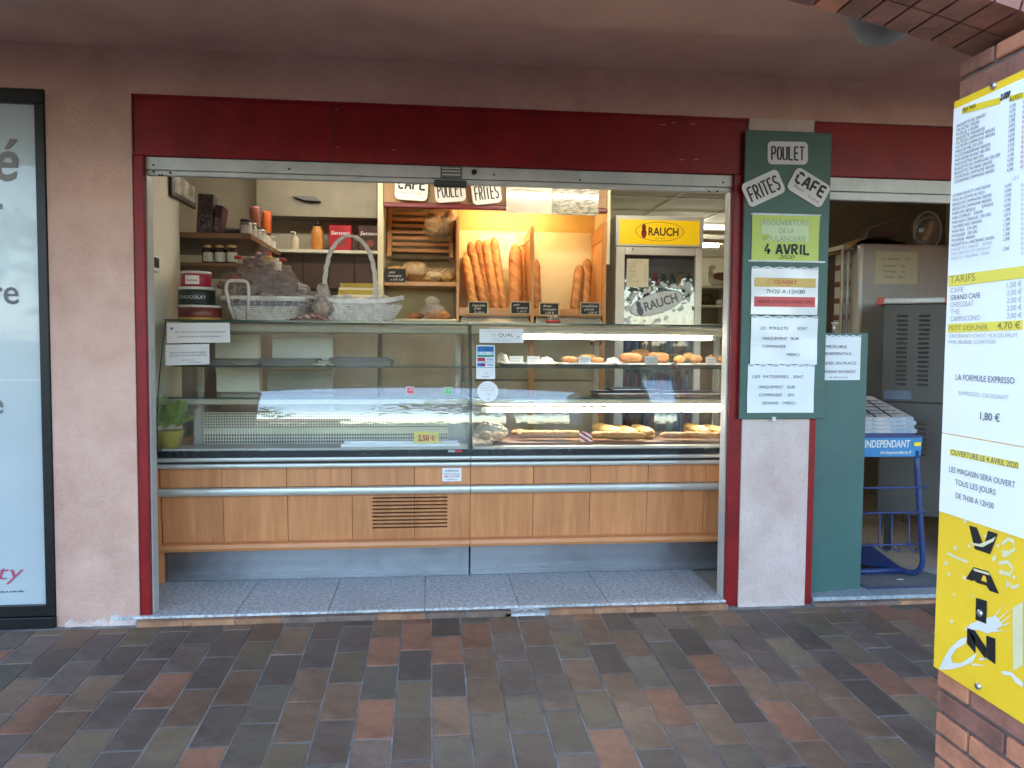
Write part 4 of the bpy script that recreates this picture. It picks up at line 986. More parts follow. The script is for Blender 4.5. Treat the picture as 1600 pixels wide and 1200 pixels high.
a = at(746,698,.52); b = at(794,670,.52); w_ = (b.x-a.x)/2
mb = MB(); mb.ellipsoid((0,0,.048), (w_,.07,.05), FILM, 36, 22, crumple(3)); mb.build('film', bp, local=True)
mb = MB(); round_loaf(mb, (-.03,0,.03), .036,.04,.026, C_PALE, 3, 0); round_loaf(mb, (.035,.005,.028), .034,.038,.024, C_PALE, 6, 0); mb.build('bread_piece', bp, local=True)

# -------------------------------------------------- notices on the front glass
def gl_notice(name, label, cat, x0, y0, x1, y1, pm=None, lines=(), bands=(), sk=0, **k):
    bl = onglass(x0, y1); br = onglass(x1, y1+sk); tl = onglass(x0, y0)
    z0, z1 = bl.z, tl.z; O = Vector((bl.x, gY(z0)-.0035, z0)); Y = Vector((tl.x-bl.x, gY(z1)-gY(z0), z1-z0)); X = Vector((br.x-bl.x, 0, br.z-bl.z))
    return notice(name, label, cat, O, X, Y, pm, lines, bands, wave=.0006, lift=.0018, **k)
BLUEP = PAPER
def dot(root, O, X, Y, n, lift):
    mb = MB(); c = O+X*.08+Y*.72+n*lift; mb.prism([c+X*(.022*cos(a*pi/8))+Y*(.07*sin(a*pi/8)) for a in range(16)], n*.0004, INKB); mb.build('logo', root)
gl_notice('notice', 'upper white notice with a blue mark on the left counter glass', 'notice', 261, 505, 360, 536, lines=[('Pour votre sécurité merci de respecter les distances', .13,.93,.50,.10,INKG),("n'oubliez pas de payer sans contact par carte bancaire", .17,.86,.27,.10,INKG)], sk=-1, extra=dot)
gl_notice('notice', 'lower white paper notice below the one with the blue mark', 'notice', 259, 539, 328, 571, lines=[('Nous vous informons que le magasin', .1,.93,.56,.10,INKG),('est ouvert tous les matins sauf lundi', .1,.93,.42,.10,INKG),('merci à tous', .36,.66,.20,.08,INKG),('la direction', .5,.8,.08,.08,INKG)], sk=-2)
gl_notice('notice', 'wide white certificate strip at the top of the right counter glass', 'notice', 749, 514, 818, 535.5, lines=[('Boulangerie artisanale de tradition', .06,.8,.80,.06,INKF),('SE', .27,.37,.45,.2,INKF),('QUAL', .43,.77,.43,.26,INKG),('le label des artisans boulangers', .25,.9,.26,.07,INKF),('certificat de qualité', .32,.7,.12,.07,INKG),('B', .86,.91,.34,.14,INKG)])
CARDB = mat('card_sign_blue', (.03,.16,.42), rough=.4, var=.25, scale=6); CARDG = mat('card_sign_green', (.03,.28,.22), rough=.4); CARDW = mat('card_sign_pale', (.35,.62,.72), rough=.4)
gl_notice('payment_sticker', 'payment card sticker with blue and red bands beside the counter joint', 'sticker', 744, 539, 773.5, 592, bands=[(.06,.80,.94,.96,CARDB),(.06,.70,.94,.80,CARDW),(.06,.64,.94,.70,CARDG),(.06,.52,.48,.62,mat('card_red', (.5,.04,.08), rough=.4)),(.06,.36,.48,.46,INKB),(.06,.485,.94,.50,INKB),(.06,.325,.94,.34,INKB),(.27,.36,.48,.46,MATS['card_red'])],
   lines=[('CB', .2,.8,.705,.09,PAPER,'fit',.03),('VISA',.55,.92,.54,.06,INKB,'fit',.02),('VISA',.55,.92,.38,.06,INKB,'fit',.02),('Y',.46,.58,.14,.05,INKB),('sans contact',.3,.68,.05,.04,INK)])
# round sticker
c_ = onglass(762, 612); t_ = radians(tiltz(c_.z)); n_ = Vector((0,-cos(t_),sin(t_))); yv = Vector((0,sin(t_),cos(t_))); xv = Vector((1,0,0)); rr = 16.3*3.85/1200
O = Vector((c_.x, gY(c_.z), c_.z))+n_*.004; root = thing('round_sticker', 'round white sticker on the counter glass beside the joint', 'sticker', tuple(O))
mb = MB(); mb.prism([O+xv*(rr*cos(a*pi/18))+yv*(rr*sin(a*pi/18)) for a in range(36)], n_*.0008, PAPER); mb.build('disc', root)
mb = MB()
for tx, u0, u1, v, h, m in (('artisan boulanger', -.55,.45,.55,.10,INKF),('BOULANGERIE DE FRANCE', -.68,.68,.30,.12,INKF),('maison de qualité', -.68,.62,.08,.12,INKF),('* 20 *', -.2,.35,-.38,.22,INKF),('2020',-.05,.15,-.78,.12,INKG)): mb.text(tx, O+n_*.0018+xv*(u0*rr)+yv*(v*rr), xv, yv, (u1-u0)*rr, h*rr, m)
mb.build('lettering', root)
for px, py, m, lb in ((641,610,mat('sticker_red', (.75,.10,.14), rough=.5),'tiny red tag stuck inside the sky reflection of the left glass'),(700.5,611,mat('sticker_green', (.12,.55,.22), rough=.5),'tiny green tag on the left glass near the joint')):
    gl_notice('glass_tag', lb, 'tag', px-6.5, py-6, px+6.5, py+6, mat('tag_paper_'+lb[5:8].strip(), (.75,.72,.70)), bands=[(.1,.1,.9,.9,m)], lines=[('1,20', .2,.8,.5,.25,PAPER)])
O, X, Y = pxrect(691,752,721,731,.40); O.y = .3985
notice('notice', 'small white sticker with red lines on the wood band above the vent', 'notice', O, X, Y, PAPER, [('ATTENTION', .12,.85,.72,.14,INKG,'fit',.02),('NE PAS S\'APPUYER', .08,.92,.50,.12,INKG),('SUR LA VITRE', .1,.9,.30,.14,INKR,'fit',.02),('MERCI', .2,.8,.10,.10,INKG)], wave=.0003)
a = at(700,706.5,.3655); b = at(722,703.5,.3655); t = MB(); t.box((a.x,.3652,a.z),((a.x+b.x)/2,.3659,b.z), mat('seal_print', (.5,.5,.5))); t.box(((a.x+b.x)/2+.002,.3652,a.z),(b.x,.3659,b.z), INKR); t.build('printed_mark', unitL)
# ================================================================== COUNTER TOP, SHELVES, BREAD UNIT, FRIDGE
zT = 1.322
# -------------------------------------------------- three tubs
def tub(px0, px1, ytop, ybot, Y, m, label, text=None, tm=None, band=None, z=None):
    a = at(px0, ybot, Y); b = at(px1, ytop, Y); r = (b.x-a.x)/2; z0 = z if z is not None else a.z; h = b.z-a.z; c = Vector(((a.x+b.x)/2, Y+r, z0))
    root = thing('sweet_tub', label, 'tub', tuple(c), 'tubs stacked at the left end of the counter top')
    mb = MB(); mb.lathe([(r*.96,0),(r,.004),(r,h*.80),(r*.985,h*.82)], m, (0,0,0), 36)
    if band: mb.lathe([(r*1.004,h*.02),(r*1.004,h*.2)], band, (0,0,0), 36)
    mb.build('body', root, local=True)
    mb = MB(); mb.lathe([(r*1.02,h*.825),(r*1.03,h*.84),(r*1.03,h*.96),(r*1.0,h*.985),(r*.9,h*.99)], mat('clear_lid', (.62,.60,.58), rough=.2, var=.08), (0,0,0), 36); mb.build('lid', root, local=True)
    if text:
        mb = MB(); V, F, x0, x1, y0, y1 = text_mesh(text[0], .015); W = text[1]*r; H = text[2]*h; zc = text[3]*h
        if text[4]: mb.grid(lambda u, v: ((r+.0012)*sin((u-.5)*text[5]), -(r+.0012)*cos((u-.5)*text[5]), h*text[6]+(h*(text[7]-text[6]))*v), 14, 2, text[4])
        pts = []
        for v in V:
            s = (v.x-x0)/(x1-x0)*W-W/2; th = s/r; pts.append(((r+.002)*sin(th), -(r+.002)*cos(th), zc+v.y/.72*H))
        mb.add(pts, F, tm); mb.build('lettering', root, local=True)
    return z0+h
zz = tub(269,337,473,497,.66,mat('maroon_tub', (.20,.035,.03), rough=.35, col2=(.09,.02,.02), thr=(.4,.6), scale=18),'maroon and gold tub at the bottom of the stack',band=mat('gold_band', (.50,.28,.06), rough=.4),z=zT)
zz = tub(270,328,444,472,.67,mat('dark_green_tub', (.02,.032,.028), rough=.35),'dark green tub with pale letters in the middle of the stack',('CHOCOLAT',1.55,.17,.32,None),mat('tub_pale_letter', (.5,.5,.48)),z=zz)
tub(276,323,418,442,.69,mat('crimson_tub', (.36,.02,.05), rough=.35),'crimson tub with a white label on top of the stack',('Bonbons',.72,.16,.32,PAPER,.95,.14,.70),INKR,z=zz)

# -------------------------------------------------- baskets
WICK = mat('white_wicker', (.78,.745,.70), rough=.7, var=.10, scale=30, bump=.001, bscale=150); WICKD = mat('grey_wicker', (.30,.30,.33), rough=.75, var=.14, scale=30)
WIRE = mat('woven_handle', (.70,.66,.60), rough=.75, var=.12, scale=40)
def rrect(hx, hy, n=64, p=4.):
    o = []
    for i in range(n):
        t = 2*pi*i/n; c_, s_ = cos(t), sin(t); k = (abs(c_)**p+abs(s_)**p)**(-1/p); o.append((hx*c_*k, hy*s_*k))
    return o
def woven(mb, lo, hi, h, rows, m, m2=None, n=72, r=.0042, p=4., z0=0., band=None):
    for j in range(rows):
        v = (j+.5)/rows; hx, hy = lo[0]+(hi[0]-lo[0])*v, lo[1]+(hi[1]-lo[1])*v; P = rrect(hx, hy, n, p)
        mm = m2 if band and band[0] <= v <= band[1] else m
        mb.tube([(x*(1+.012*(1 if (i+j) % 2 else -1)), y*(1+.02*(1 if (i+j) % 2 else -1)), z0+h*v+.0012*sin(i*1.7+j)) for i, (x, y) in enumerate(P)], r, mm, 5, closed=True)
def stakes(mb, lo, hi, h, m, n=36, r=.0035, p=4.):
    A, B = rrect(*lo, n, p), rrect(*hi, n, p)
    for (x0,y0),(x1,y1) in zip(A, B): mb.tube([(x0,y0,0),(x1,y1,h)], r, m, 5)
a = at(366,497,.66); b = at(450,497,.66); a2 = at(334,462,.66); b2 = at(470,462,.66); h = .118
cx, cy = (a.x+b.x)/2, .80
bs = thing('wicker_basket', 'rectangular pale wicker basket with loop handle heaped with cellophane wrapped sweets', 'basket', (cx,cy,zT))
lo, hi = ((b.x-a.x)/2, .085), ((b2.x-a2.x)/2, .125)
mb = MB(); woven(mb, lo, hi, h*.95, 13, WICK, WICKD, band=(.68,.95), r=.0036); stakes(mb, lo, hi, h, WICK); mb.box((-lo[0],-lo[1],0),(lo[0],lo[1],.006), WICK); mb.build('weave', bs, local=True)
mb = MB()
for k in range(2): mb.tube([(x,y,h-.002+k*.008) for x, y in rrect(hi[0]*1.01, hi[1]*1.01, 72)], .006, WICK, 6, closed=True)
mb.build('rim', bs, local=True)
c_ = at(372,463,.665); hx = c_.x-cx
for sgn in (-1, 1):
    mb = MB(); y = sgn*(hi[1]+.012); hw = .056; ht = .085 if sgn < 0 else .07; path = []
    for i in range(25):
        t = i/24; ang = pi*(1-t); x = hx+hw*(abs(cos(ang))**.35)*(1 if cos(ang) >= 0 else -1)*(1 if sin(ang) > .05 else 1); z = h+ht*abs(sin(ang))**.45
        path.append((x, y-.008, z))
    path = [(hx-hw*.55,y+.055*(-sgn)*.9,.012),(hx-hw*.8,y+.02*(-sgn),h*.55)]+path[1:-1]+[(hx+hw*.8,y+.02*(-sgn),h*.55),(hx+hw*.55,y+.055*(-sgn)*.9,.012)]
    mb.tube(path, .0085, WIRE, 8); mb.build('handle', bs, local=True)
# sweets heap in cellophane
SW = mat('wrapped_sweet_brown', (.30,.165,.15), rough=.3, col2=(.09,.05,.048), thr=(.35,.65), scale=40); SWR = mat('wrapped_sweet_red', (.42,.02,.04), rough=.35)
CEL = film_mat('cellophane', (.52,.44,.42), .15, rough=.08, scale=11)
sb_ = thing('sweet_bag', 'large cellophane bag of brown wrapped sweets with red tags heaped in the rectangular basket', 'bag', (cx-.005,cy,zT+.06))
r = random.Random(3); mb = MB(); mr_ = MB()
lump = [(-.17,.0,.10,.085),(-.08,-.03,.12,.10),(.0,.0,.17,.105),(.06,.0,.15,.09),(-.03,.0,.22,.075),(.12,.02,.09,.08),(-.12,-.05,.07,.08),(.03,-.06,.08,.09)]
for i in range(90):
    l = r.choice(lump); d = Vector((r.gauss(0,1),r.gauss(0,1),r.gauss(0,1))).normalized(); p = Vector(l[:3])+d*l[3]*r.uniform(.3,.95)
    if p.z < .01: p.z = .01
    M = Matrix.Rotation(r.uniform(0,6), 3, 'Z') @ Matrix.Rotation(r.uniform(0,6), 3, 'X'); mb.ellipsoid(p, (.030,.02,.014), SW, 10, 6, None, M)
for px, py, w_ in ((404,436,.028),(372,402,.022),(366,434,.024),(442,406,.02)):
    p = at(px, py, .735)-Vector((cx-.005,cy,zT+.06)); mr_.ellipsoid(p, (w_,.012,.011), SWR, 12, 6)
mb.build('sweet', sb_, local=True)['kind'] = 'stuff'; mr_.build('red_tag', sb_, local=True)
mb = MB()
for l, sd in zip(lump, range(9)): mb.ellipsoid((l[0],l[1],max(l[2],.06)), (l[3]*1.12,l[3]*1.0,l[3]*1.08), CEL, 30, 18, crumple(sd*3+1, .2))
mb.ellipsoid((-.01,0,.315), (.035,.03,.028), CEL, 20, 12, crumple(31, .3)); mb.build('film', sb_, local=True)
sb2 = thing('sweet_bag', 'smaller clear bag leaning over the right rim of the rectangular basket', 'bag', (cx+.20,cy-.02,zT+.09))
mb = MB(); mb.ellipsoid((-.02,0,.02), (.085,.075,.085), film_mat('clear_film', (.6,.56,.54), .3, scale=12), 32, 20, crumple(41, .26)); mb.build('film', sb2, local=True)
mb = MB()
for i in range(14): mb.ellipsoid((r.uniform(-.07,.03),r.uniform(-.04,.04),r.uniform(-.03,.04)), (.026,.018,.014), SW, 10, 6)
mb.build('sweet', sb2, local=True)

# big handled basket lying with cloth
cx2 = at(562,500,.78).x; wb = thing('wicker_basket', 'wide shallow white wicker basket with a tall hooped handle beside the gingham cloth', 'basket', (cx2,.80,zT))
lo, hi, h = (.165,.10), (.225,.14), .095
mb = MB(); woven(mb, lo, hi, h, 12, WICK, n=80, r=.0033, p=2.4); stakes(mb, lo, hi, h, WICK, 44, .0036, 2.4); mb.lathe([(.16,0),(.16,.005)], WICK, (0,0,0), 30, sy=.6); mb.build('weave', wb, local=True)
mb = MB()
for k in range(3): mb.tube([(x,y,h+.003+k*.007+.03*abs(x/.225)**3) for x, y in rrect(hi[0]*1.01, hi[1]*1.01, 90, 2.4)], .0062, WICK, 6, closed=True)
mb.build('rim', wb, local=True)
mb = MB(); hl = at(508,455,.80).x-cx2; hr = at(588,455,.80).x-cx2; ht = at(543,370,.80).z-zT; mid = (hl+hr)/2; hw = (hr-hl)/2
for k in range(3):
    path = []
    for i in range(41):
        t = pi*(1-i/40); x = mid+hw*cos(t)*(1+.06*sin(t)); z = .03+(ht-.03)*(sin(t)**.62 if sin(t) > 0 else 0); tw = i*.9+k*2*pi/3
        path.append((x+.007*cos(tw), .0+.007*sin(tw)-.03, z))
    mb.tube(path, .0072, WIRE, 6)
for sg in (-1, 1):
    x = hr if sg > 0 else hl; mb.tube([(x,-.03,h+.13),(x+.035*sg+.0,-.07,h*.8)], .006, WIRE, 6); mb.tube([(x,-.03,h+.13),(x-.03*sg,.03,h*.8)], .006, WIRE, 6)
mb.build('handle', wb, local=True)
# light cloth and parcels inside
mb = MB(); CL2 = mat('pale_parcel_film', (.58,.55,.48), rough=.3, var=.12)
for i in range(12): mb.ellipsoid((r.uniform(-.13,.15),r.uniform(-.06,.06),h+r.uniform(-.02,.030)), (r.uniform(.03,.05),.035,.028), CL2, 14, 8, crumple(i*5, .3))
tag(mb.build('wrapped_parcel', local=True, loc=(cx2,.8,zT)), 'pale cellophane parcels lying in the hooped wicker basket', 'parcel')
# gingham cloth
a = at(452,499,.60); b = at(508,476,.66); mb = MB()
f = lambda u, v: (a.x+(b.x-a.x+.02)*u, .60+.16*v, zT+.004+.055*sin(pi*min(1,u*.9+.1))*(.4+.6*v)*(.5+.5*u)+.012*nz((u*5,v*5,2)))
mb.grid(f, 20, 14, GINGM); mb.grid(lambda u, v: Vector(f(u,v))-Vector((0,0,.0015)), 20, 14, GINGM, flip=True)
tag(mb.build('gingham_cloth', loc=(a.x+.1,.68,zT)), 'rumpled red and white gingham cloth between the two baskets', 'cloth')
pb = thing('plastic_bag', 'cloudy knotted plastic bag standing on the gingham cloth by the hooped handle', 'bag', tuple(at(506,480,.70).xy)+(zT+.045,))
MILK = film_mat('cloudy_film', (.52,.44,.38), .75, rough=.3, scale=16)
mb = MB(); mb.ellipsoid((0,0,.035), (.058,.045,.05), MILK, 28, 18, crumple(51, .22)); mb.ellipsoid((-.004,0,.105), (.034,.028,.048), MILK, 20, 14, crumple(57, .35)); mb.build('film', pb, local=True)
mb = MB(); mb.ellipsoid((0,0,.03), (.045,.035,.035), C_PALE, 18, 12, crumple(5, .1)); mb.build('bread_piece', pb, local=True)

# -------------------------------------------------- alcove shelves on the left
SHW = wood_mat('dark_shelf_wood', (.22,.105,.05), (.14,.065,.03), 'x')
a = at(303,368,1.005); b = at(392,368,1.005); zs = at(345,362,1.005).z; zs2 = at(345,371,1.005).z
al = thing('wall_shelf', 'brown wooden shelf in the left alcove carrying jars and packets', 'shelf', (-1.5,1.4,zs2)); 
XR1 = at(392,366,1.051).x
mb = MB(); mb.box((-1.799,1.0515,zs2),(XR1,1.93,zs), SHW, bev=.003); mb.build('board', al)
for y_ in (1.2,1.7): mb = MB(); mb.prism([(-1.799,y_,zs2-.0005),(-1.62,y_,zs2-.0005),(-1.799,y_,zs2-.13)], (0,.018,0), SHW); mb.build('bracket', al)
al2 = thing('wall_shelf', 'lower brown shelf in the alcove with gold lidded jars', 'shelf', (-1.5,1.4,1.3)); zl = at(480,412,1.2).z
zl = at(345,412,1.10).z
mb = MB(); mb.box((-1.799,1.0515,zl-.02),(XR1-.02,1.93,zl), SHW, bev=.003); mb.build('board', al2)
for y_ in (1.2,1.7): mb = MB(); mb.prism([(-1.799,y_,zl-.0205),(-1.62,y_,zl-.0205),(-1.799,y_,zl-.15)], (0,.018,0), SHW); mb.build('bracket', al2)
GOLD = mat('gold_lid', (.62,.42,.22), rough=.28, metal=.8, var=.05); JARG = mat('dark_jam', (.05,.018,.02), rough=.12, coat=.8); LAB = mat('jar_label', (.58,.55,.48), rough=.5, var=.06)
def jar(x, y, z, r, h, lid, body, label, group, lab=True):
    root = thing('jam_jar', label, 'jar', (x,y,z), group)
    mb = MB(); mb.lathe([(r*.85,0),(r,.006),(r,h*.72),(r*.82,h*.8),(r*.82,h*.84)], body, (0,0,0), 20); mb.build('body', root, local=True)
    mb = MB(); mb.lathe([(r*.9,h*.842),(r*.93,h*.85),(r*.93,h*.99),(r*.86,h)], lid, (0,0,0), 20); mb.build('lid', root, local=True)
    if lab: mb = MB(); mb.grid(lambda u, v: ((r+.0008)*sin((u-.5)*2.2+.45), -(r+.0008)*cos((u-.5)*2.2+.45), h*(.1+.5*v)), 10, 1, LAB); mb.build('label', root, local=True)
    return root
for i, px in enumerate((325,344,362)):
    p = at(px, 410, 1.12); jar(p.x, 1.12, zl, .031, at(px,383,1.12).z-zl, GOLD, JARG, ['leftmost gold lidded jar under the alcove shelf','middle gold lidded jar under the alcove shelf','right gold lidded jar, next to the cellophane heap'][i], 'gold lidded jars under the alcove shelf')
# jars along the right edge of the upper shelf, running back
JL = mat('silver_lid', (.5,.49,.45), rough=.3, metal=.7); JD = mat('black_lid', (.02,.02,.02), rough=.3)
desc = ['front jar','second jar','third jar','fourth jar','fifth jar','hindmost jar']
for i in range(6):
    y = 1.13+i*.135; jar(XR1-.045, y, zs+.0005, .034, .088, JD if i % 2 == 0 else JL, mat('pale_jar', (.34,.30,.25), rough=.2, coat=.5, var=.15, scale=14), desc[i]+' along the right edge of the alcove shelf', 'jars along the right edge of the alcove shelf')
def packet(x0, x1, y0, y1, z0, h, m, label, lean=0., lm=None):
    root = thing('food_packet', label, 'packet', ((x0+x1)/2,(y0+y1)/2,z0)); M = Matrix.Translation(((x0+x1)/2,(y0+y1)/2,z0)) @ Matrix.Rotation(lean, 4, 'Y') @ Matrix.Translation((-(x0+x1)/2,-(y0+y1)/2,-z0))
    mb = MB(); mb.box((x0,y0,z0),(x1,y1,z0+h), m, bev=.006, M=M); mb.build('body', root)
    if lm: mb = MB(); mb.box((x0+.01,y0-.001,z0+h*.12),(x1-.01,y0-.0002,z0+h*.55), lm, M=M); mb.build('label', root)
    return root
PK1 = mat('dark_packet', (.035,.022,.03), rough=.3, col2=(.10,.075,.08), thr=(.4,.6), scale=30); p0 = at(306,360,1.07); p1 = at(333,303,1.07)
packet(p0.x,p1.x-.01,1.07,1.16,zs+.001,p1.z-zs,PK1,'tall dark packet at the left end of the alcove shelf',0.06,mat('packet_print', (.16,.12,.11), rough=.4, col2=(.03,.025,.04), thr=(.45,.55), scale=45))
p2 = at(336,356,1.12); p3 = at(346,322,1.12); packet(p2.x-.012,p3.x-.005,1.08,1.2,zs+.001,p3.z-zs,mat('plum_packet', (.06,.02,.035), rough=.3),'narrower plum packet leaning beside the tall dark one',0.16,MATS['packet_print'])
p2 = at(346,352,1.3); mb = MB(); MG = mat('dark_cloth_bundle', (.05,.035,.04), rough=.7)
for i in range(4): mb.ellipsoid((0+i*.045,0,.018), (.05,.06,.028), MG, 18, 10, crumple(i*4, .2))
o_ = mb.build('sausage_packet'); o_.location = (p2.x,1.24,zs+.01); tag(o_, 'dark flat packets lying in the middle of the alcove shelf', 'packet')
# small tins standing higher at the back
for px0, px1, py0, py1, Y, m, lb in ((390,408,324,340,1.62,mat('red_brown_tin', (.20,.06,.04), rough=.3),'red brown tin with silver band at the back of the alcove shelf'),(410,424,331,350,1.72,mat('orange_tin', (.62,.12,.02), rough=.35),'orange tin at the back of the alcove shelf')):
    a = at(px0,py1,Y); b = at(px1,py0,Y); r_ = (b.x-a.x)/2; root = thing('food_tin', lb, 'tin', ((a.x+b.x)/2,Y,zs+.001)); hh = b.z-zs
    mb = MB(); mb.lathe([(r_*.95,0),(r_,.004),(r_,hh*.95),(r_*.93,hh)], m, (0,0,0), 24); mb.build('body', root, local=True)
    mb = MB(); mb.lathe([(r_*1.01,hh*.05),(r_*1.02,hh*.08),(r_*1.01,hh*.13)], JL, (0,0,0), 24); mb.build('band', root, local=True)
# red and yellow packets under the shelf, behind the cellophane
for px0,py0,px1,py1,Y,m,lb in ((398,385,421,410,1.6,mat('red_carton', (.45,.03,.02), rough=.4),'red carton under the back end of the alcove shelf'),(404,400,424,412,1.5,mat('yellow_packet', (.65,.38,.04), rough=.4),'yellow packet in front of the red carton'),(424,404,436,418,1.7,mat('white_carton', (.55,.52,.46), rough=.5),'small white carton right of the yellow packet')):
    a = at(px0,py1,Y); b = at(px1,py0,Y); packet(a.x,b.x,Y,Y+.09,zl+.001,b.z-zl,m,lb)
# -------------------------------------------------- back shelf with soap, coffee packs
zb = at(500,390,1.98).z; a = at(420,394,1.98); b = at(590,394,1.98)
bsf = thing('wall_shelf', 'long white shelf on the back wall with soap and coffee boxes', 'shelf', ((a.x+b.x)/2,2.08,zb)); mb = MB(); mb.box((a.x,1.98,zb-.022),(b.x+.01,2.199,zb), mat('white_shelf_board', (.62,.60,.52), rough=.4, var=.04), bev=.002); mb.build('board', bsf)
bc = thing('base_cupboard', 'dark brown low cupboard below the white back shelf', 'cupboard', ((a.x+b.x)/2,2.1,1.3)); mb = MB(); z1 = zb-.023; z0 = at(500,452,2.05).z; mb.box((a.x+.04,2.06,z0),(b.x+.01,2.199,z1), mat('dark_brown_laminate', (.055,.022,.014), rough=.4, var=.15, scale=3)); mb.build('carcass', bc)
for k in range(4):
    x0_, x1_ = a.x+.04+(b.x+.01-a.x-.04)*k/4, a.x+.04+(b.x+.01-a.x-.04)*(k+1)/4; mb = MB(); mb.box((x0_+.003,2.048,z0+.006),(x1_-.003,2.0595,z1-.006), MATS['dark_brown_laminate'], bev=.002); mb.build('door', bc)
wt = thing('work_top', 'pale work top along the back wall behind the baskets', 'counter', (-.9,2.0,1.2)); z0 = at(470,462,1.75).z; mb = MB(); mb.box((-1.36,1.75,z0-.03),(b.x+.01,2.055,z0), mat('pale_worktop', (.55,.52,.44), rough=.4), bev=.003); mb.build('board', wt)
mb = MB(); mb.box((-1.36,1.80,.023),(b.x+.01,2.05,z0-.031), mat('beige_cupboard', (.44,.40,.31), rough=.6, var=.06)); mb.build('front', wt)
# soap bottle, orange bottle, coffee packs
p = at(461,389,2.04); so = thing('soap_bottle', 'cream pump soap bottle on the white back shelf', 'bottle', (p.x,2.04,zb))
hb_ = at(461,362,2.04).z-zb; SOAP = mat('cream_soap', (.60,.50,.36), rough=.3)
mb = MB(); mb.lathe([(.026,0),(.030,.006),(.030,hb_*.62),(.014,hb_*.74),(.013,hb_*.78)], SOAP, (0,0,0), 20, sy=.7); mb.build('body', so, local=True)
mb = MB(); mb.tube([(0,0,hb_*.78),(0,0,hb_*.95)], .006, WHITE, 8); mb.tube([(.004,0,hb_*.95),(-.03,-.008,hb_*.98)], .006, WHITE, 8); mb.build('pump', so, local=True)
p = at(496,389,2.04); so = thing('juice_bottle', 'orange squeeze bottle with dark cap on the white back shelf', 'bottle', (p.x,2.04,zb)); hb_ = at(496,345,2.04).z-zb
mb = MB(); mb.lathe([(.034,0),(.041,.008),(.041,hb_*.3),(.036,hb_*.42),(.042,hb_*.6),(.030,hb_*.78),(.022,hb_*.82)], mat('orange_plastic', (.62,.25,.05), rough=.3), (0,0,0), 24, sy=.75); mb.build('body', so, local=True)
mb = MB(); mb.lathe([(.026,hb_*.825),(.026,hb_*.92),(.012,hb_*.95),(.010,hb_)], BLACK, (0,0,0), 18); mb.build('cap', so, local=True)
def coffee(px0, px1, py0, py1, m, label, word):
    a = at(px0,py1,2.0); b = at(px1,py0,2.0); root = thing('coffee_box', label, 'box', ((a.x+b.x)/2,2.05,zb), 'coffee packs on the white back shelf')
    mb = MB(); mb.box((a.x,2.0,zb+.0005),(b.x,2.11,b.z), m, bev=.006); mb.build('body', root)
    t = MB(); t.text(word, (a.x+.012,1.9985,zb+(b.z-zb)*.62), (1,0,.0), (0,0,1), b.x-a.x-.024, .026, PAPER, .01, .25); t.build('lettering', root)
    mb = MB(); c_ = Vector(((a.x+b.x)/2+.01,1.9988,zb+(b.z-zb)*.30)); mb.prism([c_+Vector((.028*cos(k*pi/10),0,.022*sin(k*pi/10))) for k in range(20)], (0,.001,0), mat('coffee_cup_print', (.20,.05,.03), rough=.4)); mb.build('printed_cup', root)
coffee(514,549,352,389,mat('red_coffee_pack', (.42,.015,.03), rough=.35, var=.08),'red coffee pack with white script on the back shelf','Senseo')
coffee(560,592,353,389,mat('brown_coffee_pack', (.07,.03,.025), rough=.35, var=.1),'dark brown coffee pack with white script on the back shelf','Senseo')
# yellow papers behind the hooped basket, picture, thermostat
a = at(530,464,1.8); b = at(588,443,1.8); yp = thing('paper_pile', 'pile of yellow papers on the work top behind the hooped basket', 'papers', ((a.x+b.x)/2,1.84,a.z)); 
zq = at(470,462,1.75).z+.0005; nP = 6; hP = (b.z-zq)/nP
for i in range(nP): mb = MB(); mb.box((a.x+r.uniform(-.01,.01),1.78,zq+i*hP),(b.x+r.uniform(-.01,.01),1.96,zq+(i+.9)*hP), mat('dull_ochre_paper', (.48,.36,.07), rough=.7, var=.1) if i % 3 else PAPERC); mb.build('paper_sheet', yp)
pa = Vector((-1.361,.52,0)); pic = thing('wall_picture', 'dark framed picture high on the left white wall', 'picture', (-1.36,.6,1.8))
ya = atx(264,320,-1.361); yb = atx(302,330,-1.361); zt_ = atx(270,282,-1.361).z+.05
zb_ = atx(285,318,-1.361).z; mb = MB(); mb.box((-1.3615,ya.y,zb_),(-1.343,yb.y,zt_), mat('dark_picture_frame', (.04,.025,.02), rough=.4), bev=.006); mb.build('frame', pic)
mb = MB(); mb.box((-1.3428,ya.y+.03,zb_+.03),(-1.3415,yb.y-.03,zt_-.02), mat('faded_picture', (.36,.33,.26), rough=.5, col2=(.12,.11,.09), thr=(.4,.6), scale=14)); mb.build('print', pic)
ya = atx(231,412,-1.361); yb = atx(245,412,-1.361); z0 = atx(238,424,-1.361).z; z1 = atx(238,398,-1.361).z
sw_ = thing('shutter_switch', 'small wall switch with black rocker on the left white wall', 'switch', (-1.36,ya.y,z0)); mb = MB(); mb.box((-1.3615,ya.y,z0),(-1.350,yb.y,z1), WHITE, bev=.003); mb.build('plate', sw_)
mb = MB(); mb.box((-1.3498,ya.y+(yb.y-ya.y)*.42,z0+.02),(-1.345,yb.y-.01,z1-.012), BLACK, bev=.002); mb.build('rocker', sw_)

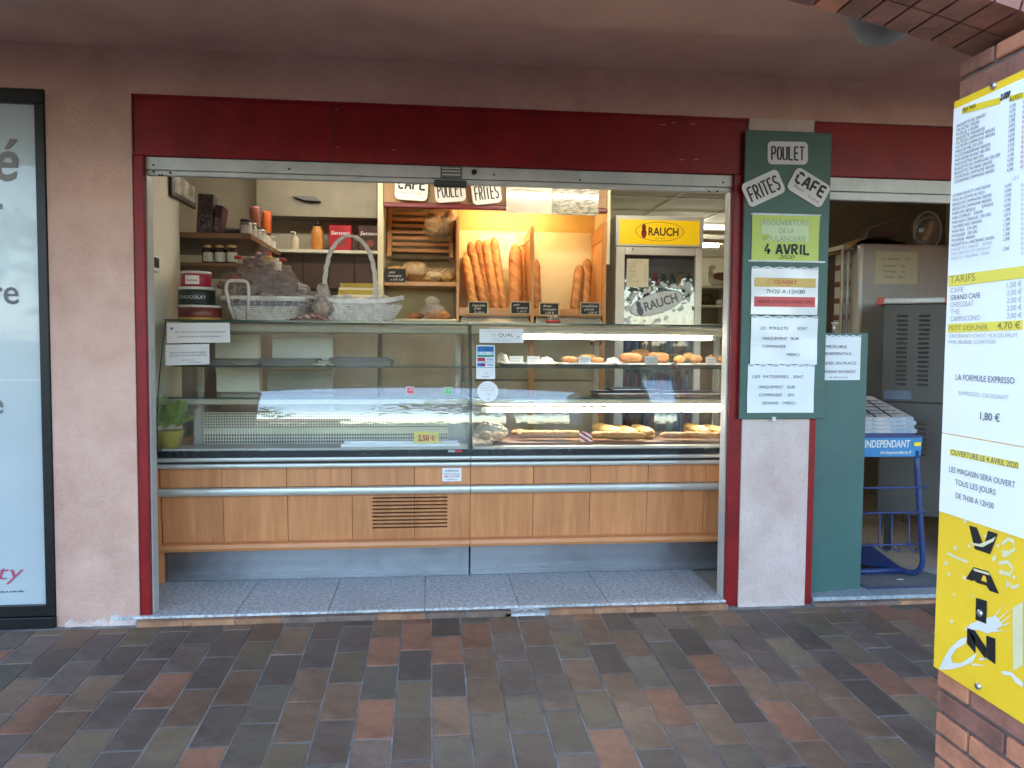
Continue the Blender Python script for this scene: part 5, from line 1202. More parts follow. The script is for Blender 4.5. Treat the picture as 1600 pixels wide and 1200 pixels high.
# -------------------------------------------------- bread shelving unit
UY, UB = 1.95, 2.37
OW = wood_mat('orange_beech', (.56,.27,.085), (.44,.19,.055), 'z', .7); OWX = wood_mat('orange_beech_rail', (.54,.26,.085), (.43,.19,.055), 'x', .7)
CRM = mat('cream_post', (.68,.62,.42), rough=.45, var=.04); BPAN = mat('cream_yellow_back', (.66,.57,.34), rough=.6, var=.04, scale=2); MAR = mat('maroon_rail', (.17,.018,.025), rough=.35)
bu = thing('bread_shelving', 'tall bread display with a slatted rack and warmly lit baguette racks under a maroon rail', 'shelving', (.45,2.15,.03))
UX0 = at(590,400,UY).x; UX1 = at(950,420,UY).x; UM = at(713,430,UY).x; UM2 = at(832,430,UY).x
mb = MB(); mb.box((UX0,UY,.03),(at(599,400,UY).x,UB,2.365), CRM, bev=.003); mb.build('side_post', bu)
mb = MB(); mb.box((at(948,400,UY).x,UY-.0,1.78),(at(953,400,UY).x,UB,2.365), CRM, bev=.002); mb.build('side_post', bu)
zr = at(720,323,UY).z; mb = MB(); mb.box((at(599.5,400,UY).x,UY-.012,zr-.018),(at(947,400,UY).x,UY+.03,zr+.018), MAR, bev=.008); mb.build('top_rail', bu)
mb = MB(); mb.box((at(599.5,400,UY).x,UY+.012,zr+.0185),(at(947,400,UY).x,UY+.03,2.36), mat('canopy_amber_panel', (.42,.24,.10), rough=.5, var=.06)); mb.build('header_panel', bu)
zc0 = at(660,438,UY).z; zc1 = at(660,447,UY).z
mb = MB(); mb.box((at(599.5,400,UY).x,UY-.0,zc1),(UM-.001,UB-.02,zc0-.008), OWX, bev=.003); mb.build('bread_shelf', bu)
mb = MB(); mb.box((UX0+.03,UB,.03),(UX1,UB+.02,2.34), BPAN); mb.build('back_panel', bu)
mb = MB(); zq_ = at(830,362,UB-.003).z; mb.box((UM+.0205,UB-.003,zq_),(UX1-.013,UB-.0005,2.34), mat('ochre_upper_panel', (.56,.36,.10), rough=.55, var=.05)); mb.build('upper_back_panel', bu)
mb = MB(); mb.box((UM-.0,UY,.03),(UM+.02,UB-.001,at(715,338,UY).z), OW, bev=.002); mb.build('divider', bu)
# slatted rack on the upper left, slanting back
sx0, sx1 = at(612,360,UB-.12).x, at(702,360,UB-.12).x; zA, zB = at(660,396,UB-.1).z, at(660,326,UB-.1).z
for i in range(8):
    v = i/7; z = zA+(zB-zA)*v; y = UB-.16+.10*v; mb = MB(); mb.box((sx0,y,z),(sx1,y+.012,z+.026), OWX, bev=.003); mb.build('slat', bu)
for x in (sx0-.03, sx1+.0): mb = MB(); mb.prism([(x,UB-.165,zA-.03),(x,UB-.05,zB+.06),(x,UB-.02,zB+.06),(x,UB-.135,zA-.03)], (.028,0,0), OW); mb.build('slat_post', bu)
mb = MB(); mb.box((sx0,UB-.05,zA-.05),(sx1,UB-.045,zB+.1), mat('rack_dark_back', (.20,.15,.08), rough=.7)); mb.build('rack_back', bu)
# baguette rack: base lip, shelf, middle divider, right side
zl0, zl1 = at(830,493,UY).z, at(830,482,UY).z
mb = MB(); mb.box((UM+.0205,UY,zl0),(UX1-.035,UY+.018,zl1), OWX, bev=.002); mb.build('front_lip', bu)
mb = MB(); mb.box((UM+.0205,UY+.0185,zl0-.01),(UX1-.035,UB-.001,zl0+.006), OWX); mb.build('rack_floor', bu)
zd = at(832,353,UY).z
def side(x0, x1, ztop, nm):
    mb = MB(); mb.prism([(x0,UY-.001,zl0-.2),(x0,UY-.001,ztop),(x0,UY+.03,ztop),(x0,UB-.002,ztop-.03),(x0,UB-.002,zl0-.2)], (x1-x0,0,0), OW); mb.build(nm, bu)
side(UM2-.012, UM2+.012, zd, 'divider'); side(UX1-.034, UX1-.012, at(944,347,UY).z, 'side_panel')
for x0 in (UM2-.0135, UX1-.0355):                        # raised frames on the dividers' left faces
    mb = MB(); zt2 = zd-.045
    for a_, b_ in (((UY+.02,zl1+.02),(UY+.05,zt2)),((UB-.06,zl1+.02),(UB-.03,zt2-.03)),((UY+.05,zt2-.04),(UB-.06,zt2-.01))): mb.box((x0-.004,a_[0],a_[1]),(x0+.0012,b_[0],b_[1]), OW)
    mb.build('panel_frame', bu)
# glass trays / drawers under the rack
dm = mat('grey_drawer_front', (.20,.20,.18), rough=.3, var=.05)
for x0, x1 in ((UM+.03,UM2-.02),(UM2+.02,UX1-.04)): mb = MB(); mb.prism([(x0+.01,UY+.01,zl0-.012),(x1-.01,UY+.01,zl0-.012),(x1,UY-.05,zl0-.055),(x0,UY-.05,zl0-.055)], (0,.012,0), dm); mb.build('drawer_front', bu)
mb = MB(); mb.box((UM,UY-.06,zl0-.075),(UX1-.012,UB-.001,zl0-.0565), CRM, bev=.003); mb.build('lower_shelf', bu)
mb = MB(); 
for x in (UM+.0, UM2-.02, UX1-.05): mb.box((x,UY,.03),(x+.035,UY+.03,zl0-.2005), OW)
mb.build('lower_post', bu)
mb = MB(); mb.box((UX0+.035,UY+.02,.03),(UM-.001,UB-.001,at(650,505,UY).z-.04), mat('lower_cupboard', (.42,.37,.26), rough=.6, var=.06)); mb.build('lower_cupboard', bu)
mb = MB(); mb.box((UM+.04,UY+.05,.03),(UX1-.06,UB-.001,.95), MATS['lower_cupboard']); mb.build('lower_cupboard', bu)
# warm lamp under the canopy
lampz = zr+.062; xl_ = at(800,345,UY+.2).x
wl_ = thing('shelf_lamp', 'warm strip lamp under the canopy lighting the baguettes', 'lamp', (xl_,UY+.1,lampz))
mb = MB(); mb.box((xl_-.28,UY+.06,lampz+.004),(xl_+.28,UY+.14,lampz+.03), WHITE, bev=.004); mb.build('housing', wl_)
mb = MB(); mb.tube([(xl_-.26,UY+.10,lampz-.008),(xl_+.26,UY+.10,lampz-.008)], .009, emit_mat('warm_tube_glow', (1,.72,.36), 21), 10); mb.build('tube', wl_)
# -------------------------------------------------- breads on the unit
zsh = zc0-.0075
def boule(px, py, rx, rz, Y, m, label, seed, slash=3, z=None):
    p = at(px, py, Y); mb = MB(); round_loaf(mb, (0,0,rz*.85), rx, rx*.85, rz, m, seed, slash)
    return tag(mb.build('round_loaf', local=True, loc=(p.x,Y,z if z is not None else zsh)), label, 'loaf', 'round loaves on the left bread shelf')
boule(619,412,.085,.062,2.06,C_PALE,'pale flat round loaf behind the chalk card',1,2)
boule(649,407,.110,.085,2.14,C_FLOUR,'largest floured round loaf in the middle of the bread shelf',2,3)
boule(678,427,.058,.044,1.99,C_FLOUR,'small floured roll at the front edge of the bread shelf',3,2)
boule(699,412,.062,.058,2.12,C_FLOUR,'round loaf at the right end of the bread shelf',4,3)
boule(681,412,.060,.055,2.20,C_GOLD,'golden craggy loaf behind the small roll',5,4)
boule(697,430,.050,.036,2.0,C_PALE,'pale square roll at the front right of the bread shelf',6,0)
boule(668,432,.030,.020,1.975,C_PALE,'tiny pale roll beside the small floured roll',7,0)
hb2 = thing('bagged_bread', 'two large loaves in a clear bag hung on the slatted rack', 'bread', tuple(at(688,350,2.12)))
o = Vector(hb2.location); mb = MB(); loaf(mb, at(676,330,2.12)-o, at(678,368,2.10)-o, .062, C_GOLD, 3, 3, lump=.1); loaf(mb, at(702,330,2.13)-o, at(700,364,2.11)-o, .058, C_DARK, 5, 3, lump=.1); mb.build('loaf', hb2, local=True)
mb = MB(); mb.ellipsoid((-.0,0,0), (.125,.085,.125), film_mat('bread_bag_film', (.62,.5,.3), .22, scale=10), 30, 20, crumple(71, .16)); mb.build('film', hb2, local=True)
# bag with loaf lying on the counter below
lb = thing('bagged_bread', 'brown loaf half out of a knotted clear bag behind the wicker basket', 'bread', tuple(at(680,498,1.2).xy)+(zT+.02,))
cb_ = thing('service_counter', 'pale back counter top behind the display counters', 'counter', (.1,1.3,1.3)); 
o = Vector(lb.location)
lb.location = (at(680,498,1.9).x, 1.93, at(680,499,1.9).z); o = Vector(lb.location)
mb = MB(); loaf(mb, (-.07,0,.03), (.10,-.03,.025), .045, C_DARK, 12, 4); mb.build('loaf', lb, local=True)
mb = MB(); mb.ellipsoid((-.01,0,.05), (.085,.06,.06), film_mat('clear_film', (.6,.56,.54), .3, scale=12), 28, 18, crumple(81, .24)); mb.ellipsoid((-.02,0,.125), (.05,.03,.03), MATS['clear_film'], 20, 12, crumple(85, .4)); mb.build('film', lb, local=True)
lbz = lb.location.z
mb = MB(); mb.box((UX0+.036,UY-.12,lbz-.02),(UM-.001,UY+.018,lbz), CRM, bev=.003); mb.box((UX0+.036,UY-.10,.03),(UM-.001,UY-.002,lbz-.0205), MATS['lower_cupboard']); mb.build('top', cb_)
cb_.location = (at(650,500,UY).x,UY-.05,.03)
for ch in list(cb_.children): ch.location = -Vector(cb_.location)+Vector((.1,1.3,1.3))
mb = MB(); loaf(mb, at(634,497,1.93), at(662,492,1.99), .032, C_DARK, 17, 4); tag(mb.build('dark_loaf', loc=tuple(at(648,496,1.93))), 'dark loaf on the back counter between the wicker basket and the bagged bread', 'loaf')
# baguettes, standing
G3 = 'baguettes standing in the left half of the rack'
zf = zl0+.0065
def stand(px0, py0, Y0, px1, py1, Y1, r, m, label, seed, group, sl=7, nm='baguette'):
    p1 = at(px1, py1, Y1); p0 = at(px0, py0, Y0); t = (p1-p0).normalized()
    p0 = p0 - t*((p0.z-zf-r*.3)/t.z) if t.z else p0
    mb = MB(); loaf(mb, p0, p1, r, m, seed, sl, flat=.9, up=(0,-1,.15), bend=.03, taper=.6); return tag(mb.build(nm, loc=tuple(p0)), label, 'baguette', group)
stand(741,485,2.06,727,398,2.24,.034,C_GOLD,'shorter baguette leaning at the far left of the rack',1,G3)
stand(758,485,2.07,734,378,2.28,.033,C_BAG,'long baguette second from the left of the rack',2,G3)
stand(768,485,2.09,747,374,2.30,.033,C_BAG,'long baguette third from the left of the rack',3,G3)
stand(776,485,2.05,758,375,2.27,.034,C_BAG,'long baguette fourth from the left of the rack',4,G3)
stand(787,485,2.08,771,371,2.29,.033,C_BAG,'tallest baguette at the right of the leaning group',5,G3)
G4 = 'thicker breads beside the middle divider'
stand(806,485,2.06,805,381,2.24,.048,C_BAG,'thick bread standing left of the middle divider',6,G4,5)
stand(818,485,2.14,816,382,2.30,.040,C_BAG,'thick bread squeezed against the middle divider',7,G4,5)
stand(838,485,2.10,836,404,2.26,.036,C_BAG,'pointed bread standing right of the middle divider',8,G4,5)
G5 = 'pointed loaves at the right end of the rack'
stand(898,485,2.06,906,414,2.20,.037,C_BAG,'left pointed loaf near the right side panel',9,G5,5)
stand(914,485,2.08,918,404,2.24,.037,C_BAG,'right pointed loaf near the right side panel',10,G5,5)
# poster behind the baguettes
O, X, Y = pxrect(748,420,807,366,UB-.004); O.y = UB-.0035
notice('wall_poster', 'pale price poster on the rack back wall behind the baguettes', 'poster', O, X, Y, mat('ivory_poster', (.72,.68,.52), rough=.6, var=.03), [('PAINS SPECIAUX', .1,.6,.90,.04,INKF)]+[('0,%d0' % k, .62,.78,.82-.065*i,.035,INKF) for i, k in enumerate((9,8,7,9,6,8,5,7,9,8,6))], wave=.001)
# chalk price boards
SLATE = mat('chalk_slate', (.03,.033,.033), rough=.8, var=.3, scale=25); CHALK = mat('chalk_white', (.6,.6,.57), rough=.95); PLW = wood_mat('pale_frame_wood', (.52,.40,.22), (.44,.32,.17), 'x')
def chalk(px0, py0, px1, py1, Y, label, words, framed=True):
    O, X, Z = pxrect(px0, py1, px1, py0, Y); O = at(px0, py1, Y); X = Vector((at(px1,py1,Y).x-O.x,0,0)); Z = Vector((0,0,at(px0,py0,Y).z-O.z))
    root = thing('chalk_board', label, 'price board', tuple(O+X*.5), 'chalk price boards on the bread unit'); n = Vector((0,-1,0))
    mb = MB(); mb.box(O, O+X+Z+Vector((0,.008,0)), SLATE); mb.build('slate', root)
    f_ = .006
    if framed:
        mb = MB()
        for q0, q1 in (((0,0),(1,.08)),((0,.92),(1,1)),((0,.0801),(.06,.9199)),((.94,.0801),(1,.9199))): mb.box(O+X*q0[0]+Z*q0[1]+n*.003, O+X*q1[0]+Z*q1[1]+Vector((0,.009,0)), PLW)
        mb.build('frame', root)
    mb = MB()
    for tx, u0, u1, v, h in words: mb.text(tx, O+X*u0+Z*v+n*.0015, (1,0,0), (0,0,1), X.x*(u1-u0), Z.z*h, CHALK, .01, .3)
    mb.build('chalk_lettering', root)
chalk(731,470.5,763,491,UY-.012,'chalk price board at the left end of the baguette rack',[('baguette',.22,.85,.62,.17),('0,90',.3,.62,.34,.2),('la pièce',.3,.8,.12,.13)])
chalk(797,470.5,829,491,UY-.012,'chalk price board just left of the middle divider',[('pain',.15,.45,.66,.16),('parisienne',.3,.85,.42,.17),('1,10 €',.35,.8,.14,.17)])
chalk(842,472.5,874,493,UY-.012,'chalk price board just right of the middle divider',[('flute',.2,.6,.66,.17),('campagne',.2,.85,.42,.16),('1,50 €',.3,.75,.14,.17)])
chalk(906,472,938,492.5,UY-.012,'chalk price board at the right end of the baguette rack',[('tradition',.12,.85,.62,.2),('graines',.2,.7,.38,.17),('1,20 €',.4,.85,.12,.17)])
chalk(601,419.5,634,440.5,UY-.004,'unframed chalk card in front of the round loaves',[('pain',.2,.5,.66,.18),('campagne',.15,.8,.4,.18),('au kilo 3,80',.25,.9,.12,.16)],False)
# red lidded glass dish
p = at(864,500,UY-.03); gd = thing('glass_dish', 'small glass dish with red base below the middle of the rack', 'dish', (p.x,UY-.035,zl0-.0563)); 
mb = MB(); mb.lathe([(.045,0),(.052,.004),(.052,.02),(.047,.024)], mat('red_dish', (.36,.04,.05), rough=.3), (0,0,0), 24); mb.build('base', gd, local=True)
mb = MB(); mb.lathe([(.045,.0245),(.04,.045),(.02,.055),(.008,.057),(.008,.065)], FILM, (0,0,0), 24); mb.build('cover', gd, local=True)
# -------------------------------------------------- signs on the canopy
def rsign(name, label, px, py, wpx, hpx, Y, rot, word, sub=None, group=None, m=None, lm=INK, drop=0.):
    c_ = at(px, py, Y); s_ = (Y+3.4)/1200*1.005; W, H = wpx*s_, hpx*s_; R = Matrix.Rotation(rot, 3, 'Y'); n = Vector((0,-1,0))
    root = thing(name, label, 'sign', tuple(c_), group); xd, zd_ = R @ Vector((1,0,0)), R @ Vector((0,0,1)); rad = H*.2; P = []
    for sx, sz, a0 in ((1,-1,-90),(1,1,0),(-1,1,90),(-1,-1,180)):
        for k in range(7): a = radians(a0+15*k); P.append(c_+xd*(sx*(W/2-rad)+rad*cos(a))+zd_*(sz*(H/2-rad)+rad*sin(a)))
    mb = MB(); mb.prism(P, (0,.003,0), m or mat('white_sign_card', (.72,.71,.70), rough=.5, var=.03)); mb.build('card', root)
    mb = MB(); lo_ = -.30 if not sub else -.08; hh = .56 if not sub else .42
    stencil(mb, word, c_+n*.0012+xd*(-W*.40)+zd_*(H*lo_), xd, zd_, W*.80, H*hh, lm, .25); mb.build('lettering', root)
    if sub:
        mb = MB()
        for tx, u0, u1, v, h in sub: mb.text(tx, c_+n*.0012+xd*(W*u0)+zd_*(H*v), xd, zd_, W*(u1-u0), H*h, lm, -.012, .3)
        mb.build('small_lettering', root)
    return root
GS = 'rounded word signs along the canopy'
WS = mat('bright_sign_card', (.82,.80,.74), rough=.5, var=.03)
rsign('word_sign','rounded white CAFE sign hanging from the bread canopy',643,292,50,40,UY-.03,.04,'CAFE',[('Petit',-.38,-.12,-.28,.12),('Grand',.0,.3,-.28,.12)],GS,WS)
rsign('word_sign','rounded white POULET sign hanging from the bread canopy',703,296,47,38,UY-.035,-.10,'POULET',None,GS,WS)
rsign('word_sign','rounded white FRITES sign tilted on the bread canopy',760,300,45,36,UY-.03,-.14,'FRITES',None,GS,WS)
def frame(px0, py0, px1, py1, Y, label, m, lines, bands=()):
    O, X, Z = pxrect(px0, py1, px1, py0, Y); O = at(px0, py1, Y); X = Vector((at(px1,py1,Y).x-O.x,0,0)); Z = Vector((0,0,at(px0,py0,Y).z-O.z))
    return notice('canopy_notice', label, 'notice', O, X, Z, m, lines, bands, group='papers in clear sleeves on the canopy')
SLV = mat('sleeve_print', (.62,.58,.45), rough=.25, var=.06, coat=.8)
frame(791,270,862,333,UY-.03,'cream price notice in a clear sleeve on the canopy',SLV,[('TARIFS DES PAINS', .1,.8,.55,.06,INKG),('Pain  Baguette', .06,.5,.22,.05,INKF),('0,90  1,10', .7,.95,.22,.05,INKF),('ouvert tous les matins', .06,.7,.08,.05,INKF)])
frame(863,270,935,335,UY-.033,'grey photograph in a clear sleeve at the right end of the canopy',mat('sleeve_photo', (.52,.48,.36), rough=.25, col2=(.10,.09,.07), thr=(.40,.60), scale=9, stretch=(2,1,10), coat=.8),[],[(.0,.42,1,.50,mat('sleeve_glint', (.7,.68,.6), rough=.3))])  # the pale band is a glint painted across the sleeve
# -------------------------------------------------- drinks fridge
FY = 2.1; FX0, FX1 = at(962,400,FY).x, at(1097,400,FY).x
fr = thing('drinks_fridge', 'white upright drinks fridge with yellow lit header and glass door', 'fridge', ((FX0+FX1)/2,2.4,.03))
FW_ = mat('fridge_white', (.78,.77,.70), rough=.3, var=.03); zh0, zh1 = at(1030,387,FY).z, at(1030,338,FY).z
mb = MB(); mb.box((FX0,FY+.03,.03),(FX1,2.70,zh1), FW_, bev=.006); mb.build('cabinet', fr)
mb = MB(); mb.box((FX0-.004,FY-.012,zh0+.006),(FX1+.004,FY+.0295,zh1), FW_, bev=.004); fhead = mb.build('header', fr)
xa, xb = at(968,365,FY-.014).x, at(1093,365,FY-.014).x; za, zb2 = at(1030,382,FY-.014).z, at(1030,344,FY-.014).z
mb = MB(); mb.box((xa,FY-.015,za),(xb,FY-.0125,zb2), mat('fridge_yellow', (.80,.52,.01), rough=.35, var=.03, emit=((.9,.55,.01),.05))); mb.build('header_panel', fhead)
def logo(root, cx, cz, y, W, H, rot, fill, rim, ink, red, sub=True):
    R = Matrix.Rotation(rot, 3, 'Y'); c_ = Vector((cx,y,cz)); X, Z = R @ Vector((1,0,0)), R @ Vector((0,0,1)); n = Vector((0,-1,0))
    el = lambda kx, kz, off, k=36: [c_+n*off+X*(W*.5*kx*cos(2*pi*i/k))+Z*(H*.5*kz*sin(2*pi*i/k)) for i in range(k)]
    mb = MB(); mb.add(el(1,1,.0004), [tuple(range(36))], rim); mb.add(el(.975,.955,.0008), [tuple(range(36))], fill)
    mb.text('RAUCH', c_+n*.0012+X*(-W*.235)+Z*(-H*.20), X, Z, W*.62, H*.42, ink, .028)
    if sub: mb.text('SEIT 1919', c_+n*.0012+X*(-W*.10)+Z*(-H*.40), X, Z, W*.2, H*.08, ink)
    # pineapple-like fruit mark: two stacked lobes with a leaf tuft
    for dz, rx, rz in ((-.10,.058,.25),(.20,.045,.16)): q = c_+n*.0012+X*(-W*.325)+Z*(H*dz); mb.add([q+X*(W*rx*cos(2*pi*i/16))+Z*(H*rz*sin(2*pi*i/16)) for i in range(16)], [tuple(range(16))], red)
    q = c_+n*.0012+X*(-W*.325)+Z*(H*.33); mb.add([q, q+X*(W*.05)+Z*(H*.09), q+Z*(H*.05), q-X*(W*.05)+Z*(H*.09)], [(0,1,2,3)], red)
    mb.build('logo', root)
logo(fhead, at(1031,362,FY-.0155).x, at(1031,362,FY-.0155).z, FY-.0158, at(1069,362,FY).x-at(993,362,FY).x, at(1031,347,FY).z-at(1031,377,FY).z, 0, MATS['fridge_yellow'], mat('logo_brown', (.16,.05,.02), rough=.4), mat('logo_dark', (.04,.03,.05), rough=.4), mat('logo_berry', (.30,.03,.05), rough=.4))
# door: frame, glass, handle line
dx0, dx1 = at(975,450,FY).x, at(1086,450,FY).x; dz1 = at(1030,399,FY).z
mb = MB(); mb.box((FX0,FY-.01,zh0-.0),(FX0+(dx0-FX0),FY+.028,.12), FW_, bev=.003); mb.box((dx1,FY-.01,zh0-.0),(FX1,FY+.028,.12), FW_, bev=.003); mb.box((dx0+.0005,FY-.01,dz1),(dx1-.0005,FY+.028,zh0), FW_, bev=.003); mb.box((dx0+.0005,FY-.01,.12),(dx1-.0005,FY+.028,.22), FW_, bev=.003); fdoor = mb.build('door', fr)
mb = MB(); p_ = at(989,389.5,FY-.012); mb.tube([(p_.x,FY-.013,p_.z),(p_.x,FY-.009,p_.z)], .008, STEEL, 10); mb.build('lock', fdoor)
mb = MB(); mb.box((dx0,FY+.0285,.22),(dx1,FY+.029,dz1), DARK); mb.build('gasket', fdoor)
INF = mat('fridge_liner', (.16,.16,.17), rough=.5)
mb = MB(); mb.box((dx0,FY+.0,.2205),(dx1,FY+.008,dz1-.0005), glass_mat('fridge_glass', (.86,.88,.88), 1.4)); mb.build('door_glass', fdoor)
# printed frost and bottle bodies just behind the glass door
mb = MB(); mb.box((dx0,FY+.0275,.22),(dx1,FY+.0283,dz1), INF); mb.build('dark_interior', fr)
rr_ = random.Random(9); colb = [mat('juice_red', (.30,.05,.06), rough=.2), mat('juice_blue', (.08,.12,.32), rough=.2), mat('juice_orange', (.45,.20,.05), rough=.2), mat('juice_clear', (.34,.38,.42), rough=.2), mat('juice_dark', (.05,.04,.05), rough=.2)]
for lev, zz_ in enumerate([at(1030,py,FY).z for py in (446,474,505)]+[1.15,.85,.55]):
    mb = MB(); mb.box((dx0+.005,FY+.010,zz_-.008),(dx1-.005,FY+.0272,zz_), STEEL); mb.build('wire_shelf', fr)
    n_ = 8
    for i in range(n_):
        x = dx0+.04+(dx1-dx0-.08)*i/(n_-1); hh = .10 if lev < 3 else .18; mb = MB(); mb.lathe([(.024,0),(.025,.004),(.025,hh*.6),(.011,hh*.78),(.011,hh*.9)], colb[rr_.randrange(5)], (0,0,0), 12, sy=.25); mb.lathe([(.012,hh*.905),(.012,hh)], colb[rr_.randrange(5)], (0,0,0), 10, sy=.25)
        o = mb.build('drink_bottle', fr, local=True); o.location = Vector((x,FY+.0185,zz_+.0005))-Vector(fr.location)
FROST = mat('frost_print', (.60,.64,.66), rough=.4, col2=(.44,.50,.54), thr=(.35,.65), scale=30)
mb = MB(); cx_, cz_ = at(1026,474,FY).x, at(1026,474,FY).z
for i in range(74):
    ang = rr_.uniform(0,2*pi); k = rr_.uniform(1.02,1.32); x = cx_+.205*k*cos(ang); z = cz_+.20*sin(ang)*.38*k*1.45 + (x-cx_)*.30; rad = rr_.uniform(.007,.017)
    if dx0+.015 < x < dx1-.015 and z > 1.2: mb.add([(x+rad*cos(2*pi*j/9)*1.1, FY-.0006-.00001*i, z+rad*sin(2*pi*j/9)) for j in range(9)], [tuple(range(9))], FROST)
mb.build('frost_print', fdoor)['kind'] = 'stuff'
logo(fdoor, cx_, cz_, FY-.0022, at(1069,474,FY).x-at(983,474,FY).x, .155, -.30, mat('frost_logo', (.62,.68,.72), rough=.4), mat('frost_rim', (.10,.14,.18), rough=.4), mat('frost_ink', (.12,.13,.15), rough=.4), mat('frost_berry', (.10,.12,.18), rough=.4), False)
O = at(979,448,FY-.003); X = Vector((at(1013,448,FY-.003).x-O.x,0,0)); Z = Vector((0,0,at(979,404,FY-.003).z-O.z))
notice('price_list', 'cream price list taped to the upper left of the fridge door', 'price list', O, X, Z, PAPERC, [('BOISSONS FRAICHES', .2,.7,.90,.03,INKG)]+[(tx, .06,w,.80-.088*i,.035,INKG) for i, (tx, w) in enumerate((('EAU MINERALE',.45),('JUS DE FRUITS',.42),('COCA',.36),('ORANGINA',.42),('THE GLACE',.42),('LIMONADE',.40),('CAFE GLACE',.26),('NECTAR DE POIRE',.58)))]+[('1,50', .78,.92,.80-.088*i,.035,INKG) for i in range(8)], wave=.0006)
# -------------------------------------------------- white open shelves right of the fridge, back room lamp
OY = 3.0; ox0, ox1 = at(1097,450,OY).x-.05, at(1139,450,OY).x
os_ = thing('open_shelves', 'white open wall shelves to the right of the fridge', 'shelves', ((ox0+ox1)/2,OY+.1,.03)); SHB = MATS['white_shelf_board']
for py in (446.5,476.5,506): z = at(1117,py,OY).z; mb = MB(); mb.box((ox0,OY,z-.02),(ox1,OY+.24,z), SHB, bev=.002); mb.build('shelf_board', os_)
mb = MB(); zlow = at(1117,506,OY).z; mb.box((ox1,OY-.0,.03),(ox1+.03,OY+.25,at(1117,440,OY).z), SHB); mb.box((ox0,OY+.24,.03),(ox1,OY+.25,at(1117,450,OY).z), mat('shelf_back_olive', (.20,.17,.10), rough=.7)); mb.build('upright', os_)
zs3 = at(1117,446.5,OY).z+.0005
go = thing('goose_ornament', 'white goose ornament with brown wings on the top white shelf', 'ornament', (at(1121,440,OY+.1).x,OY+.1,zs3)); GW = mat('ornament_white', (.66,.62,.54), rough=.4); GBN = mat('ornament_brown', (.20,.07,.04), rough=.5)
mb = MB(); mb.ellipsoid((0,0,.062), (.085,.05,.06), GW, 20, 12); mb.tube([(-.05,0,.085),(-.068,0,.125),(-.055,0,.158),(-.04,0,.165)], [.03,.02,.017,.016], GW, 10); mb.ellipsoid((-.042,0,.170), (.026,.02,.02), GW, 14, 8); mb.tube([(.0,0,.012),(.0,0,0)], [.045,.05], GW, 14); mb.build('body', go, local=True)
mb = MB()
for sy in (-.042,.042): mb.ellipsoid((.015,sy,.085), (.072,.018,.035), GBN, 16, 10)
mb.ellipsoid((.075,0,.085), (.05,.025,.018), GBN, 14, 8); mb.tube([(-.062,0,.167),(-.088,0,.16)], [.009,.002], mat('ornament_beak', (.6,.3,.05)), 8); mb.build('wing', go, local=True)
zs4 = at(1117,476.5,OY).z+.0005
for px, r_, h_, m, lb in ((1102,.055,.10,mat('dark_jar_brown', (.05,.03,.015), rough=.3),'dark round jar on the second white shelf'),(1124,.04,.05,WHITE,'small white cup on the second white shelf'),(1134,.035,.06,mat('cream_cup', (.58,.52,.42), rough=.4),'cream cup at the right of the second white shelf')):
    p = at(px,470,OY+.1); root = thing('shelf_pot', lb, 'pot', (p.x,OY+.1,zs4)); mb = MB(); mb.lathe([(r_*.8,0),(r_,h_*.4),(r_*.9,h_*.9),(r_*.8,h_)], m, (0,0,0), 20); mb.build('body', root, local=True)
    mb = MB(); mb.tube([(r_*.9,0,h_*.75),(r_*1.45,0,h_*.6),(r_*.95,0,h_*.3)], .006, m, 6); mb.build('handle', root, local=True)
tz = at(1105,382,4.2); tl = thing('strip_light', 'glowing fluorescent strip in the back room above the white shelves', 'lamp', (tz.x,4.2,tz.z), None)
mb = MB(); mb.box((tz.x-.35,4.2,tz.z+.012),(tz.x+.30,4.28,tz.z+.055), mat('strip_housing_brown', (.20,.14,.09), rough=.5), bev=.004); mb.build('housing', tl)
mb = MB(); x1_ = at(1124,382,4.2).x; mb.tube([(tz.x-.30,4.235,tz.z),(x1_,4.235,tz.z)], .022, emit_mat('back_tube_glow', (1,.95,.78), 30), 12); mb.build('tube', tl)
mb = MB(); q0, q1, q2 = at(1126,376,4.2), at(1134,380,4.25), at(1138,388,4.3); mb.tube([q0,q0.lerp(q1,.5)+Vector((0,0,.01)),q1,q2], .006, BLACK, 6); mb.build('cable', tl)
# ================================================================== GREEN SIGN BOARD ON THE NARROW PILLAR
GRN = mat('dark_green_paint', (.046,.112,.090), rough=.5, var=.10, scale=3, bump=.0004, bscale=90); DGRN = mat('teal_green_paint', (.038,.110,.100), rough=.45, var=.08, scale=2.5)
BY = -.018
bo = thing('sign_board', 'tall dark green board screwed to the narrow pillar, carrying the shop notices', 'board', (1.615,BY,.88))
mb = MB(); mb.box((1.411,BY,.878),(1.820,-.0045,2.186), GRN, bev=.003); mb.build('panel', bo)
mb = MB(); c_ = at(1209,655,BY); mb.box((c_.x-.010,BY-.004,c_.z-.012),(c_.x+.010,BY-.0002,c_.z+.012), mat('board_clip_steel', (.5,.5,.5), rough=.35, metal=.7), bev=.003); mb.build('clip', bo)
Yb = BY-.0035
GP = 'rounded word signs at the top of the green board'
SGN = mat('grey_white_card', (.70,.68,.69), rough=.6, var=.03)
rsign('word_sign','rounded POULET sign at the top of the green board',1231,239,67,36,Yb,-.02,'POULET',None,GP,SGN)
rsign('word_sign','rounded FRITES sign tilted upwards at the left of the green board',1193,294,66,40,Yb-.002,-.44,'FRITES',None,GP,SGN)
rsign('word_sign','rounded CAFE sign tilted downwards at the right of the green board',1264,293,66,40,Yb-.002,.50,'CAFE',[('Petit',-.36,-.06,-.30,.13),('Grand',.08,.40,-.36,.13)],GP,SGN)
